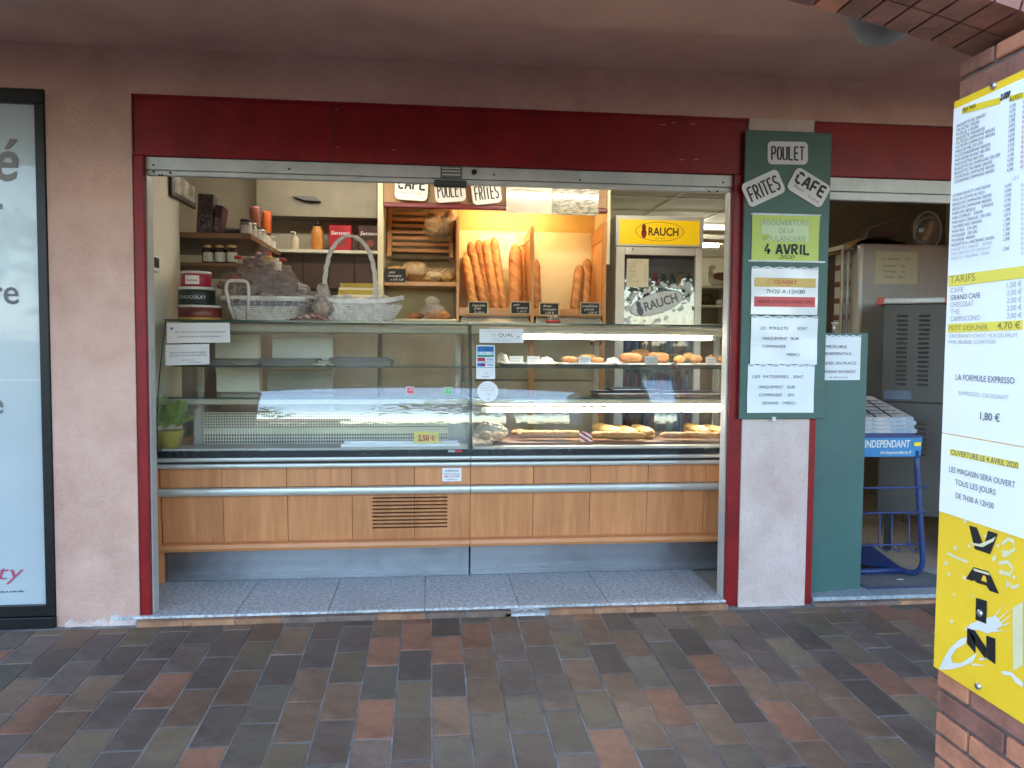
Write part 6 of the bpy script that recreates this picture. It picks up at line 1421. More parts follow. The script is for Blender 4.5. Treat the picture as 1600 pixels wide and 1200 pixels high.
LIME = mat('lime_paper', (.50,.62,.10), rough=.45, var=.05, scale=2); PALEL = mat('pale_mint_print', (.58,.70,.42), rough=.45, var=.04)
FAINT = mat('faint_olive_ink', (.26,.32,.12), rough=.6)
def lime_extra(root, O, X, Y, n, lift):
    mb = MB(); xd, zd = X.normalized(), Y.normalized(); W, H = X.length, Y.length
    stencil(mb, '4 AVRIL', O+X*.19+Y*.145+n*lift, xd, zd, W*.66, H*.20, INK, .24); mb.build('stencil_lettering', root)
    mb = MB(); mb.box(O-X*.02+Y*.98-n*.0005, O+X*1.02+Y*1.02+n*.0012, mat('sleeve_edge', (.55,.58,.60), rough=.2)); mb.box(O-X*.04-Y*.035, O+X*1.10+Y*.0+n*.0015, MATS['sleeve_edge']); mb.build('clear_sleeve', root)
O, X, Z = pxrect(1174,406,1279,334,Yb); O, X, Z = at(1174,406,Yb), Vector((at(1279,406,Yb).x-at(1174,406,Yb).x,0,0)), Vector((0,0,at(1174,334,Yb).z-at(1174,406,Yb).z))
notice('poster','lime green reopening poster with bold black date in a clear sleeve','poster',O,X,Z,LIME,[('REOUVERTURE', .16,.83,.77,.115,FAINT,'fit',-.012),('DE LA', .40,.62,.60,.10,FAINT,'fit',-.012),('BOULANGERIE', .16,.80,.425,.115,FAINT,'fit',-.012),('2020', .40,.64,.035,.085,INK,'fit',0,.35)],[(.14,.42,.84,.87,PALEL)],extra=lime_extra,seed=4,wave=.004)
def pr(x0,y0,x1,y1,Y=Yb): O = at(x0,y1,Y); return O, Vector((at(x1,y1,Y).x-O.x,0,0)), Vector((0,0,at(x0,y0,Y).z-O.z))
SLEEVE = mat('sleeved_white_paper', (.72,.73,.77), rough=.25, var=.04, scale=4, coat=.5, bump=.002, bscale=7)
OR_ = mat('ochre_band', (.62,.40,.08), rough=.4); RB = mat('red_band', (.58,.05,.05), rough=.4)
def wavy_top(root, O, X, Y, n, lift):
    mb = MB(); mb.grid(lambda u, v: O+X*u+Y*(1.0+.035*v+.012*sin(u*34))+n*(.001+.003*sin(u*34)*v), 60, 2, mat('sleeve_lip', (.66,.68,.72), rough=.15, coat=.6)); mb.build('sleeve_lip', root)
notice('notice','opening hours sheet with ochre and red bands on the green board','notice',*pr(1173,419,1277,491),SLEEVE,[('OUVERT', .33,.68,.665,.085,INKR),('7H30 A 12H30', .22,.80,.46,.095,INKG),('FERME LE LUNDI APRES MIDI', .10,.92,.245,.075,mat('dark_red_ink', (.30,.01,.02), rough=.5))],[(.045,.60,.96,.80,OR_),(.045,.17,.96,.39,RB)],extra=wavy_top,seed=8,wave=.004,lift=.003,group='sleeved sheets on the green board')
BLUEW = mat('cool_white_paper', (.72,.76,.80), rough=.35, var=.03, scale=3, coat=.3)
notice('notice','white sheet about chickens to order, above the pastry sheet','notice',*pr(1172,496,1276,569),BLUEW,[('LES  POULETS', .13,.55,.745,.065,INKG),('SONT', .69,.84,.745,.065,INKG),('UNIQUEMENT', .17,.54,.525,.065,INKG),('SUR', .60,.72,.525,.065,INKG),('COMMANDE', .17,.52,.355,.065,INKG),('MERCI', .54,.73,.18,.065,INKG)],extra=wavy_top,seed=12,wave=.004,lift=.003,group='sleeved sheets on the green board')
notice('notice','white sheet about pastries to order, lowest on the green board','notice',*pr(1167,572,1271,645),BLUEW,[('LES', .07,.18,.745,.065,INKG),('PATISSERIES', .23,.60,.745,.065,INKG),('SONT', .68,.83,.745,.065,INKG),('UNIQUEMENT', .16,.53,.525,.065,INKG),('SUR', .59,.71,.525,.065,INKG),('COMMANDE', .17,.51,.355,.065,INKG),('EN', .61,.69,.355,.065,INKG),('SEMAINE', .22,.46,.18,.065,INKG),('MERCI', .54,.72,.18,.065,INKG)],extra=wavy_top,seed=15,wave=.004,lift=.003,group='sleeved sheets on the green board')

# ================================================================== YELLOW PRICE BOARD ON THE BRICK PILLAR
BX = PX0-.014; YN = Vector((0,-1,0)); ZU = Vector((0,0,1)); NX = Vector((-1,0,0))
ya0 = atx(1474,600,BX).y; yN = -2.29; zb0 = atx(1463,1045,BX).z; zt0 = atx(1488,160,BX).z
pb_ = thing('price_board', 'tall yellow bakery board with black vertical letters on the brick pillar', 'board', (BX,(ya0+yN)/2,zb0))
YB = mat('yellow_board', (.95,.60,.03), rough=.38, var=.05, scale=3, coat=.2); 
mb = MB(); mb.box((BX,yN,zb0),(PX0-.002,ya0,zt0), YB, bev=.002); mb.build('panel', pb_)
for px, py in ((1553,134),(1529,1072),(1532,958)):
    mb = MB(); p = atx(px,py,BX-.001); mb.tube([(p.x-.004,p.y,p.z),(p.x+.003,p.y,p.z)], .0075, mat('screw_steel', (.6,.6,.62), rough=.3, metal=.8), 10); mb.build('screw', pb_)
def bp2(px, py, off=.0012): p = atx(px, py, BX-off); return p
def btext(mb, body, x0, y0, x1, h, m, off, **k):
    """letters from pixel (x0,y0) to x1 along the board, h pixels tall at x0"""
    a = bp2(x0, y0, off); a2 = bp2(x0, y0-h, off); b = bp2(x1, y0, off); mb.text(body, (a.x,a.y,a.z), YN, ZU, a.y-b.y, a2.z-a.z, m, **k)
# V A I N built as heavy letters with pale streaks
VB = mat('heavy_black_letter', (.018,.018,.02), rough=.3, var=.05); WHITEP = mat('white_flour_print', (.76,.76,.72), rough=.4, var=.04); PALEY = mat('pale_print', (.76,.70,.45), rough=.4, var=.05)
def bpoly(mb, pts, m, off): mb.add([bp2(x, y, off) for x, y in pts], [tuple(range(len(pts)))], m)
mb = MB()
bpoly(mb, [(1514,821),(1526,824),(1537,852),(1544,829),(1559,834),(1547,866),(1523,858)], VB, .0016)
bpoly(mb, [(1521,886),(1545,893),(1561,928),(1546,923),(1541,915),(1527,911),(1523,908)], VB, .0016)
bpoly(mb, [(1521,886),(1524,906),(1519,908),(1509,904)], VB, .0016)
bpoly(mb, [(1525,934),(1542,939),(1541,975),(1524,968)], VB, .0016)
bpoly(mb, [(1511,981),(1511,1006),(1524,1021),(1524,998)], VB, .0016); bpoly(mb, [(1511,981),(1523,985),(1541,1012),(1540,1030),(1524,1008)], VB, .0016); bpoly(mb, [(1541,993),(1555,998),(1555,1038),(1541,1028)], VB, .0016)
bpoly(mb, [(1536,899),(1540,900),(1542,910),(1533,907)], YB, .0019)
mb.build('heavy_lettering', pb_)
mb = MB()
bpoly(mb, [(1514,847),(1530,850),(1550,842),(1556,838),(1552,846),(1535,855),(1521,852)], PALEY, .0021)
bpoly(mb, [(1521,888),(1545,895),(1547,899),(1522,892)], PALEY, .0021)
# white wheat ear sweeping up the corner
c0 = [(1466,1046),(1470,1036),(1478,1018),(1488,1002),(1502,991),(1513,985),(1514,1000),(1500,1006),(1490,1015),(1486,1028),(1496,1034),(1512,1026),(1526,1014),(1536,1002),(1540,990)]
ear = [(1467,1046),(1474,1030),(1484,1013),(1499,999),(1511,995),(1509,1006),(1494,1014),(1486,1026),(1489,1036),(1502,1036),(1517,1026),(1527,1020),(1520,1034),(1502,1042),(1484,1046)]
bpoly(mb, ear, WHITEP, .0018)
bpoly(mb, [(1505,985),(1516,975),(1534,968),(1556,962),(1566,975),(1556,985),(1543,990),(1527,984)], WHITEP, .0014)
for x0,y0,x1,y1 in ((1556,972,1582,948),(1560,976,1584,958),(1558,980,1580,972),(1552,986,1572,985),(1540,1012,1560,1010),(1530,1030,1552,1028),(1518,1038,1540,1040),(1552,966,1572,940)): bpoly(mb, [(x0,y0-1.6),(x1,y1),(x0,y0+1.8)], WHITEP, .0015)
rs = random.Random(6)
for i in range(34):
    x, y = rs.uniform(1476,1598), rs.uniform(815,1010); q = rs.uniform(1.5,4.0)
    bpoly(mb, [(x+q*cos(k*pi/4)*.8, y+q*sin(k*pi/4)) for k in range(8)], PALEY, .0011+.000005*i)
def swash(pts, w): 
    for (x0,y0),(x1,y1) in zip(pts[:-1], pts[1:]): bpoly(mb, [(x0,y0-w),(x1,y1-w),(x1,y1+w),(x0,y0+w)], PALEY, .0010+.00001*rs.random())
swash([(1565,850),(1575,842),(1584,846),(1586,858),(1576,864),(1566,862)], 3.0); swash([(1560,880),(1575,878),(1583,888),(1578,898),(1562,893)], 3.2); swash([(1480,864),(1495,872),(1512,878)], 2.2); swash([(1572,908),(1582,918),(1592,915)], 3)
bpoly(mb, [(1582,950),(1598,940),(1598,1040),(1583,1048)], PALEY, .0009); bpoly(mb, [(1566,1048),(1580,1050),(1598,1066),(1598,1074),(1586,1066),(1580,1056),(1566,1054)], WHITEP, .0016)
mb.build('flour_print', pb_)
def bpaper(name, label, cat, tl, bl, ynear, m, off, group=None):
    a = bp2(*tl, off); b = bp2(*bl, off); y0 = ya0-.006
    root = thing(name, label, cat, (BX-off,(y0+ynear)/2,b.z), group); mb = MB()
    O, X, Y = Vector((BX-off,y0,b.z)), Vector((0,ynear-y0,0)), Vector((0,0,a.z-b.z)); sheet(mb, O, X, Y, m, .0006, 10, 14, seed=tl[1]*.01, thick=.0006); mb.build('paper', root); return root
BWP = mat('board_white_paper', (.88,.88,.88), rough=.5, var=.02, scale=2)
p1_ = bpaper('price_list', 'long white bread price list at the top of the yellow board', 'price list', (1490,171), (1484,416.2), yN+.01, BWP, .0034)
t = MB(); b_ = MB()
def bband(mb, pts, m, off): bpoly(mb, pts, m, off)
bband(b_, [(1504,168),(1563,152),(1562,162),(1503,178)], YEL, .0048); bband(b_, [(1577,150),(1600,144),(1600,152),(1577,159)], YEL, .0048); b_.build('printed_band', p1_)
btext(t,'PRIX PAIN',1504,176.5,1524,6.5,INK,.0052,bold=.02); btext(t,'2.020',1562,157,1578,9,INK,.0052,bold=.05,shear=.3); btext(t,'AU KILO',1577,159,1596,7,INK,.0052,bold=.01)
L1 = ['BAGUETTE DE 200GRS','PALACHE 170GRS','FICELLE 110GRS','BAGUETTE VIENNOISE','FLUTE DE CAMPAGNE 400GRS','FLUTE EPI CAMPAGNE 400GRS','PAIN DE MIE 270 GRS','FLUTE PARISIENNE 400GRS','PAIN ROND BLANC 400 GRS','PAIN PLATINE 400 GRS','BAGUETTE DE CAMPAGNE 220 GRS','BAGUETTE TALMIERE 200GRS','COURONNE CAMPAGNE 400GRS','COURONNE CAMPAGNE 600GRS']
W1 = [44,35,34,44,60,60,42,54,54,44,70,58,62,62]; PR = ['4,10€','4,23€','4,62€','3,38€','3,85€','3,80€','4,20€','3,80€','3,75€','3,75€','4,10€','4,20€','4,20€','4,20€']
for i, (s_, w_) in enumerate(zip(L1, W1)):
    x = 1495-.33*i; y = 199.5+6.75*i; btext(t, s_, x, y, x+w_, 4.9, INKG, .0052); btext(t, PR[i], 1577-.3*i, 169.5+7.65*i, 1587-.3*i, 5.4, INKG, .0052)
    btext(t, '0,90', 1598-.3*i, 162+7.8*i, 1606, 5, INKR, .0052)
btext(t, '1,20 €', 1581, 282, 1592, 5, INKF, .0052)
L2 = ['LE PAIN FIGUE ET CHATAIGNE','PAVE AU LEVAIN AU KILO','BOULE DE CAMPAGNE 250GRS','BOULE DE CAMPAGNE 400GRS','PAIN DE SEIGLE      270GRS','PAIN COMPLET   270GRS','PAIN AUX CEREALES  270 GRS','TALMIERE AUX GRAINES','PAIN MAIS   270 GRS','FOUGASSE   250 GRS','FOUGASSE  400GRS','BAGUETTE A L ANCIENNE 250GRS','BAGUETTE L ARIEGE    250GRS','PAIN CHOCOLAT ET CROISSANT','FICELLE A L ANCIENNE  150GRS']
W2 = [58,49,60,60,63,47,60,46,39,40,36,66,63,61,59]
for i, (s_, w_) in enumerate(zip(L2, W2)):
    x = 1489-.2*i; y = 308.5+7.0*i; btext(t, s_, x, y, x+w_, 4.7, INKG if i < 8 else INKF if i > 11 else INKG, .0052)
    if i < 12 or i == 13: btext(t, ('4,20€','6,00€','4,70€','5,75€','6,20€','1,20€','5,67 €','1,30€','1,20€','1,70€','1,20€','1,20€','','1,20€','')[i], 1570-.25*i, 293.5+7.55*i, 1580-.25*i, 5, INKG, .0052)
    btext(t, '1,00', 1596, 291+7.6*i, 1606, 5, INKR, .0052)
t.build('lettering', p1_)
p2_ = bpaper('price_list', 'white hot drinks price sheet with yellow bands in the middle of the yellow board', 'price list', (1483,416), (1474,676), yN+.01, BWP, .0034)
b_ = MB(); LY = mat('highlighter_yellow', (.84,.68,.10), rough=.5, var=.03)
bband(b_, [(1482,431),(1600,415),(1600,434),(1482,448)], LY, .0050); bband(b_, [(1481,506),(1598,500),(1598,515),(1481,520)], LY, .0050)
b_.build('printed_band', p2_); t = MB(); INKB2 = mat('ochre_ink', (.30,.24,.05), rough=.6); INKF2 = mat('pale_warm_ink', (.52,.42,.42), rough=.6)
btext(t,'TARIFS',1484,443,1523,12,INKB2,.0054)
for i, (n_, w_, pr_) in enumerate((('CAFE',20,'1,50 €'),('GRAND CAFE',46,'2,00 €'),('CHOCOLAT',36,'2,00 €'),('THE',14,'2,00 €'),('CAPPUCCINO',46,'2,00 €'))):
    btext(t, n_, 1485, 458+11.0*i, 1485+w_, 8, INKF if i != 1 else INKG, .0054); btext(t, pr_, 1573, 449.5+12.0*i, 1596, 8.5, INKF, .0054)
btext(t,'PETIT DEJEUNER',1483,516.5,1543,8,INKB2,.0054); btext(t,'4,70 €',1558,514,1594,10.5,INKB2,.0054,bold=.01)
btext(t,'CROISSANT+CHOC.+JUS DE FRUIT',1483,528,1590,6,INKF,.0054); btext(t,'PAIN, BEURRE, CONFITURE',1482,537,1556,6,INKF,.0054)
btext(t,'LA FORMULE EXPRESSO',1493,593.5,1585,9.5,INKG,.0054); btext(t,'EXPRESSO, CROISSANT',1498,617,1576,6.5,INKF,.0054); btext(t,'1,80 €',1531,655,1562,12,INKG,.0054,bold=.01)
t.build('lettering', p2_)
p3_ = bpaper('notice', 'white opening notice with a highlighted line at the bottom of the yellow board papers', 'notice', (1474,677.5), (1472,800), yN+.01, BWP, .0034)
b_ = MB(); bband(b_, [(1484,701),(1592,722),(1592,733),(1484,711)], LY, .0050); b_.build('printed_band', p3_); t = MB()
btext(t,'OUVERTURE LE 4 AVRIL 2020',1486,710,1591,8.5,INKG,.0054,bold=.01); btext(t,'LES MAGASIN SERA OUVERT',1483,737,1587,9,INKG,.0054); btext(t,'TOUS LES JOURS',1492,757,1556,9,INKG,.0054); btext(t,'DE 7H30 A 12H30',1493,778,1553,9,INKG,.0054)
t.build('lettering', p3_)
# ================================================================== RIGHT DOORWAY: green panel, newspaper rack, ovens
gd_ = thing('door_panel', 'half height teal green door panel standing in the doorway', 'door', (1.95,.1,.034))
a = at(1266,911,.055); b = at(1347,905,.085); zt_ = at(1300,520,.06).z
mb = MB(); mb.prism([(a.x,.055,.034),(b.x,.10,.034),(b.x,.125,.034),(a.x,.08,.034)], (0,0,zt_-.034), DGRN); mb.build('leaf', gd_)
mb = MB(); p = at(1303,505,.085); mb.tube([(p.x,.087,zt_+.0005),(p.x,.087,zt_+.045)], .007, mat('bolt_steel', (.55,.55,.52), rough=.3, metal=.8), 10); mb.tube([(p.x-.012,.087,zt_+.047),(p.x+.022,.087,zt_+.047)], .005, MATS['bolt_steel'], 8); mb.build('bolt', gd_)
O = at(1284,594,.06); X = at(1343,594,.092)-O; X.z = 0; Z = Vector((0,0,at(1284,526,.06).z-O.z))
dy = (b.x-a.x); slope = .045/dy; O.y = .055+slope*(O.x-a.x)-.004; X.y = slope*X.x
notice('notice','white sheet on the green door panel, partly hidden behind the sign board','notice',O,X,Z,BLUEW,[('PAR MESURE', -.35,.62,.60+.14,.07,INKG),('GOUVERNEMENTALE', -.32,.74,.58,.07,INKG),('MATERIEL EN PLACE', -.22,.88,.36,.07,INKG),('STRICTEMENT INTERDIT', -.30,.88,.16,.07,INKG),('la direction', .2,.66,.05,.04,INKG)],extra=wavy_top,seed=21)
# newspaper rack
BLU = mat('blue_powder_coat', (.018,.038,.15), rough=.35, var=.1); SKYB = mat('newspaper_header_blue', (.045,.22,.46), rough=.4, var=.05)
NP = mat('newsprint', (.50,.46,.42), rough=.85, col2=(.34,.30,.29), thr=(.4,.6), scale=26, stretch=(1,1,3)); NPB = mat('newsprint_colour', (.22,.30,.38), rough=.7, col2=(.45,.42,.42), thr=(.4,.6), scale=18)
RY = .20
nr = thing('newspaper_rack', 'blue tubular newspaper rack with a printed blue header in the doorway', 'rack', (at(1400,890,.3).x,.3,.034))
hx0, hx1 = at(1330,700,RY).x, at(1441,700,RY).x; hz0, hz1 = at(1400,714,RY).z, at(1400,684,RY).z
mb = MB(); mb.prism([(hx0,RY+.012,hz0),(hx0,RY+.002,hz1),(hx0,RY+.014,hz1),(hx0,RY+.026,hz0)], (hx1-hx0,0,0), SKYB); mb.box((hx0-.002,RY-.002,hz1),(hx1,RY+.03,hz1+.012), BLU); nhead = mb.build('header', nr)
HD = Vector((0,-.010,hz1-hz0)).normalized(); t = MB(); a = at(1345.5,701,RY-.002); b = at(1423,701,RY-.002); t.text("L'INDEPENDANT", (a.x,RY+.0085-.0025,hz0+.048), (1,0,0), HD, b.x-a.x, .038, WHITE, .02)
a = at(1377,712,RY-.001); b = at(1427,712,RY-.001); t.text('lindependant.fr', (a.x,RY+.0095-.001,hz0+.014), (1,0,0), HD, b.x-a.x, .018, WHITE, .01, .2); t.build('lettering', nhead)
a = at(1428,697,RY); b = at(1439,691,RY); mb = MB(); mb.box((a.x,RY-.001,a.z),(b.x,RY+.004,b.z), YEL); mb.build('yellow_mark', nhead)
# tube frame: slanting legs from header to the floor, curving into the base
def sidebar(x, dx, back):
    P = [(x,RY+.02,hz0+.0)]
    top = Vector((x,RY+.02,hz0+.03)); knee = Vector((x+dx,RY-.0,.14)); mb = MB(); path = [top]
    for i in range(1,8): path.append(top.lerp(knee, i/7))
    for i in range(1,9):
        a_ = i/8*pi/2; path.append(knee+Vector((.0-.03*(1-cos(a_)), .06*(1-cos(a_)), -.085*sin(a_))))
    path.append(Vector((x+dx-.09,RY+back,.055))); mb.tube(path, .014, BLU, 10); return mb
sidebar(hx1-.02,.045,.30).build('side_tube', nr); sidebar(hx0+.02,-.045,.30).build('side_tube', nr)
mb = MB(); mb.tube([(hx0-.03,RY+.10,.055),(hx1-.02,RY+.10,.055)], .016, BLU, 10); mb.tube([(hx0-.02,RY+.36,.06),(hx1-.03,RY+.36,.06)], .016, BLU, 10); mb.tube([(hx1-.03,RY+.10,.055),(hx1-.03,RY+.36,.06)], .016, BLU, 10); mb.prism([(hx1-.20,RY+.30,.05),(hx1-.03,RY+.08,.05),(hx1-.03,RY+.40,.10)], (0,.0,.02), BLU); mb.build('base_tube', nr)
for py in (762,801,851):
    p = at(1400,py,RY-.005); mb = MB(); mb.tube([(hx0-.05,RY-.005,p.z),(hx1+.035,RY-.005,p.z)], .0055, BLU, 6); mb.build('cross_wire', nr)
for px in (1375,1394,1421):
    z1, z0 = at(px,801,RY).z, at(px,855,RY).z; x = at(px,820,RY).x; mb = MB(); mb.tube([(x,RY+.002,z1),(x,RY+.002,z0),(x+.03,RY-.02,z0-.02),(x+.05,RY+.01,z0-.01)], .004, BLU, 6); mb.build('hook_wire', nr)
mb = MB(); mb.prism([(hx0,RY+.02,hz1+.012),(hx1-.03,RY+.02,hz1+.012),(hx1-.07,RY+.30,hz1+.10),(hx0,RY+.30,hz1+.10)], (0,0,.008), BLU); mb.build('top_tray', nr)
for i in range(4):
    o = i*.02; np_ = thing('newspaper', ['folded newspaper at the bottom of the pile on the blue rack','second folded newspaper from the bottom of the pile on the rack','third folded newspaper from the bottom of the pile on the rack','top folded newspaper of the pile on the blue rack'][i], 'newspaper', ((hx0+hx1)/2,RY+.15,hz1+.03+o), 'newspapers piled on the blue rack'); mb = MB()
    x0, x1 = hx0+.03, hx1-.025-.012*(i % 2); zf_, zb_ = hz1+.022+o, hz1+.115+o*.9
    V0 = [(x0,RY+.012+.004*i,zf_),(x1,RY+.012+.004*i,zf_),(x1-.055,RY+.30,zb_),(x0,RY+.30,zb_)]
    mb.prism(V0, (0,0,.0185), NP); mb.build('pages', np_)
    mb = MB(); mb.quad([(x0,RY+.0105+.004*i,zf_+.001),(x1,RY+.0105+.004*i,zf_+.001),(x1,RY+.0105+.004*i,zf_+.0175),(x0,RY+.0105+.004*i,zf_+.0175)], NPB); mb.build('front_fold', np_)
    if i == 3:
        mb = MB()
        for q in (.35,.62): mb.tube([Vector((x0+(x1-x0)*q,RY+.02,zf_+.021)), Vector((x0+(x1-x0)*(q-.02),RY+.30,zb_+.021))], .003, BLACK, 5)
        mb.build('strap', np_)
        mb = MB(); 
        for k in range(5):
            v = .15+.15*k; mb.quad([Vector((x0+.02,RY+.012+.29*v,zf_+.0195+.09*v*.98)), Vector((x1-.03-.04*v,RY+.012+.29*v,zf_+.0195+.09*v*.98)), Vector((x1-.03-.04*v,RY+.022+.29*v,zf_+.0195+.0925*(v+.035)*.98)), Vector((x0+.02,RY+.022+.29*v,zf_+.0195+.0925*(v+.035)*.98))], INKG)
        mb.build('headline', np_)
mt = MB(); a, b, c_, d = at(1357,885,.33), at(1449,884,.36), at(1466,909,.06), at(1362,909,.06)
mt.prism([(1.98+.1,.34,.0335),(2.58,.34,.0335),(2.66,.09,.0335),(2.13,.09,.0335)], (0,0,.006), mat('grey_rubber_mat', (.13,.14,.155), rough=.8, var=.1)); 
mat_o = mt.build('door_mat', loc=(2.3,.2,.0335)); tag(mat_o, 'thin grey rubber mat with dark blue edge under the newspaper rack', 'mat')
mb = MB(); mb.tube([(2.13,.088,.037),(2.66,.088,.037)], .005, mat('mat_edge_blue', (.02,.035,.11), rough=.5), 6); mb.tube([(2.13,.09,.037),(2.08,.34,.037)], .005, MATS['mat_edge_blue'], 6); e = mb.build('edge', mat_o, local=True); e.data.transform(Matrix.Translation((-2.3,-.2,-.0335)))
lf = MB(); p = at(1408,888,.2); lf.box((p.x-.02,.19,.0402),(p.x+.012,.205,.0415), PAPER); tag(lf.build('paper_scrap', loc=(p.x,.2,.04)), 'tiny white paper scrap on the rubber mat', 'paper scrap')
# rotisserie: tall stainless cabinet with glazed front frame on its left
ST = mat('brushed_oven_steel', (.55,.545,.53), rough=.45, metal=.3, var=.04, scale=4, stretch=(30,30,1)); ST2 = mat('grey_oven_steel', (.070,.064,.056), rough=.45, metal=.3, var=.08, scale=3)
OYv = 1.25; ox0, ox1 = at(1341,500,OYv).x, 3.35
oz1, oz0 = at(1400,381,OYv).z, at(1400,650,OYv).z
ro = thing('rotisserie_oven', 'tall stainless steel rotisserie with an open glazed side in the doorway', 'oven', ((ox0+ox1)/2,1.6,.03))
mb = MB(); mb.box((ox0,OYv,oz0),(ox1,OYv+.75,oz1), ST, bev=.02); mb.build('cabinet', ro)
mb = MB(); p0, p1 = at(1316,395,OYv+.05), at(1327,395,OYv+.05); 
for q in (at(1314,400,OYv+.1).x, at(1322,400,OYv+.1).x): mb.box((q,OYv+.08,.6),(q+.02,OYv+.105,oz1-.03), mat('door_frame_steel', (.40,.38,.34), rough=.35, metal=.8), bev=.004)
mb.box((at(1314,400,OYv+.1).x,OYv+.078,oz1-.0295),(ox0-.003,OYv+.72,oz1-.003), ST); mb.build('door_frame', ro)
mb = MB(); mb.box((at(1326,400,OYv+.1).x+.02,OYv+.30,.6),(ox0-.003,OYv+.7,oz1-.03), mat('oven_inside', (.035,.02,.017), rough=.5)); mb.build('inside', ro)
mb = MB()
for k in range(4): z = oz1-.15-.11*k; mb.box((at(1327,400,OYv+.1).x+.012,OYv+.10,z),(ox0-.003,OYv+.2995,z+.035), mat('oven_spit_rail', (.14,.03,.025), rough=.4)); 
mb.build('spit_rail', ro)
mb = MB(); mb.box((ox0+.03,OYv+.12,.60),(ox1,OYv+.7,oz0-.001), mat('oven_base_dark', (.03,.028,.028), rough=.6)); mb.build('base', ro)
for x in (ox0+.07, ox0+.5): 
    mb = MB(); mb.lathe([(.03,.03),(.03,.18),(.024,.185),(.024,.60)], mat('oven_leg_steel', (.4,.39,.36), rough=.35, metal=.8), (x,OYv+.2,0), 16); mb.build('leg', ro)
O, X, Z = pr(1367,392,1433,443,OYv-.003)
notice('notice','cream sheet about chickens to order taped to the rotisserie','notice',O,X,Z,PAPERC,[('LES  POULETS', .14,.54,.735,.06,INKG),('SONT', .68,.82,.735,.06,INKG),('UNIQUEMENT', .17,.50,.52,.06,INKG),('SUR', .59,.70,.52,.06,INKG),('COMMANDE', .18,.48,.35,.06,INKG),('EN', .62,.69,.35,.06,INKG),('SEMAINE', .22,.45,.18,.06,INKG),('MERCI', .53,.70,.18,.06,INKG)],seed=31)
# bowl, cloth and metal tin on the rotisserie
zo = oz1+.0005; p = at(1449,378,OYv+.2); bw = thing('mixing_bowl', 'large stainless bowl standing on its side on the rotisserie', 'bowl', (p.x,OYv+.2,zo)); R_ = (at(1471,358,OYv+.2).x-at(1428,358,OYv+.2).x)/2; Hh = (at(1449,331,OYv+.2).z-zo)/2
BS = mat('mirror_bowl', (.62,.60,.52), rough=.18, metal=.85, var=.03)
mb = MB(); V = []; F = []; n = 32; k_ = 10
for j in range(k_+1):
    th = pi/2*j/k_
    for i in range(n):
        a_ = 2*pi*i/n; V.append((R_*sin(th)*cos(a_), .14*cos(th), Hh+Hh*sin(th)*sin(a_)))
for j in range(k_):
    for i in range(n): F.append((j*n+i, j*n+(i+1)%n, (j+1)*n+(i+1)%n, (j+1)*n+i))
mb.add(V, F, BS, True); mb.add([(x*.985, y-.002, Hh+(z-Hh)*.985) for x, y, z in V], [f[::-1] for f in F], BS, True); mb.build('shell', bw, local=True)
mb = MB(); mb.tube([(R_*cos(2*pi*i/40), 0, Hh+Hh*sin(2*pi*i/40)) for i in range(40)], .005, mat('bowl_rim_gleam', (.80,.79,.72), rough=.4, metal=.3), 6, closed=True); mb.build('rim', bw, local=True)  # whitish rim colour stands in for the gleam on the steel
CLO = mat('tan_oven_cloth', (.55,.33,.12), rough=.85, var=.15, col2=(.24,.12,.05), thr=(.35,.65), scale=12); a = at(1313,398,OYv+.12); b = at(1412,376,OYv+.12); mb = MB()
def clf(u, v): 
    x = a.x+(b.x-a.x)*u; base = max(zo, zo) if x > ox0 else zo-.0; droop = -.055*max(0,(.26-u)/.26)**1.3; arch_ = .045*sin(pi*min(1, u*1.05))**.7
    return (x, OYv+.04+.26*v, zo+.004+arch_*(1-.45*abs(v-.5))+droop+.006*nz((u*5,v*5,1)))
mb.grid(clf, 26, 10, CLO); mb.grid(lambda u, v: Vector(clf(u,v))-Vector((0,0,.006)), 26, 10, mat('dark_cloth_lining', (.09,.03,.025), rough=.8), flip=True)
tag(mb.build('oven_cloth', loc=(p.x-.2,OYv+.2,zo)), 'tan and brown padded oven cloth draped over the rotisserie corner', 'cloth')
a = at(1352,373,OYv+.25); b = at(1398,343,OYv+.25); mb = MB(); gt = thing('metal_tin', 'grey metal tin tipped on the oven cloth', 'tin', ((a.x+b.x)/2,OYv+.25,zo+.05))
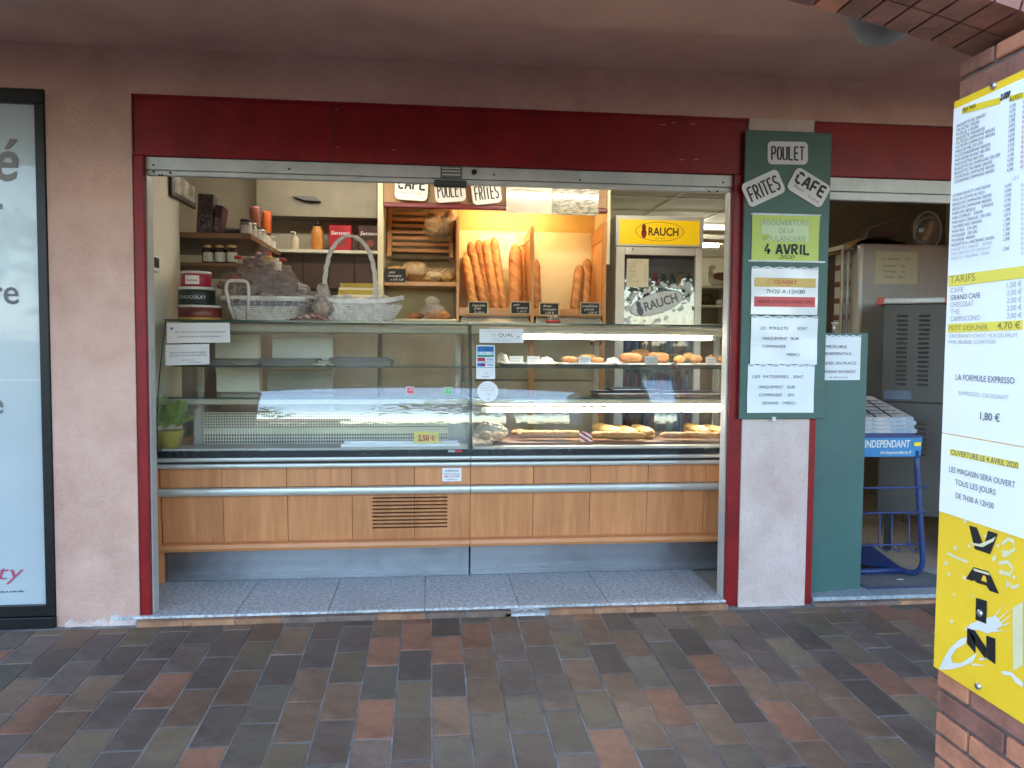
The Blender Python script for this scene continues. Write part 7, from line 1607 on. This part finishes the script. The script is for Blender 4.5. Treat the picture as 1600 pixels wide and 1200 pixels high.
mb.prism([at(1352,372,OYv+.25),at(1358,356,OYv+.25),at(1397,344,OYv+.25),at(1401,370,OYv+.25)], (0,.12,0), mat('dull_tin', (.16,.15,.13), rough=.4, metal=.6, var=.1)); mb.build('body', gt)
mb = MB(); p_ = at(1352,372,OYv+.245); q_ = at(1358,356,OYv+.245); mb.tube([p_,q_,at(1397,344,OYv+.245)], .004, ST, 6); mb.build('rim', gt)
# convection oven standing forward, turned a little, louvred side
c0 = at(1387,660,.72); lo_ = thing('louvred_oven', 'dark grey convection oven with two columns of louvres and red corners', 'oven', (c0.x,.80,.03), None, radians(-34))
ow_, od_ = .62, .60; hz = at(1388,466,.80).z-.03; hzb = .03
mb = MB(); mb.box((0,0,.22),(ow_,od_,hz-.035), ST2, bev=.006); ocab = mb.build('cabinet', lo_, local=True)
mb = MB(); mb.box((-.025,-.02,hz-.0345),(ow_+.02,od_,hz), ST, bev=.008); mb.build('top', lo_, local=True)
REDC = mat('red_plastic_corner', (.50,.025,.02), rough=.35)
for x in (-.03, .31): mb = MB(); mb.box((x,-.027,hz-.04),(x+.035,.03,hz+.004), REDC, bev=.006); mb.build('corner_cap', lo_, local=True)
LV = mat('louvre_steel', (.17,.16,.145), rough=.35, metal=.7)
for cx_ in (.075,.185):
    for k in range(16):
        z = hz-.11-.026*k
        mb = MB(); mb.prism([(cx_,-.0005,z),(cx_,-.0075,z+.003),(cx_,-.0005,z+.013)], (.055,0,0), LV); mb.build('louvre', ocab, local=True)
    for k in range(7):
        z = hz-.72-.03*k; mb = MB(); mb.prism([(cx_,-.0005,z),(cx_,-.0075,z+.003),(cx_,-.0005,z+.013)], (.055,0,0), LV); mb.build('louvre', ocab, local=True)
mb = MB(); mb.box((-.002,-.003,hz-.60),(ow_,-.0006,hz-.592), DARK); mb.box((.02,-.0022,hz-.58),(.16,-.0006,hz-.53), mat('rating_plate', (.10,.13,.20), rough=.4)); mb.build('seam', ocab, local=True)
for x in (.04,.55): mb = MB(); mb.box((x,.04,-.008),(x+.04,.08,.2195), DARK); mb.build('leg', lo_, local=True)
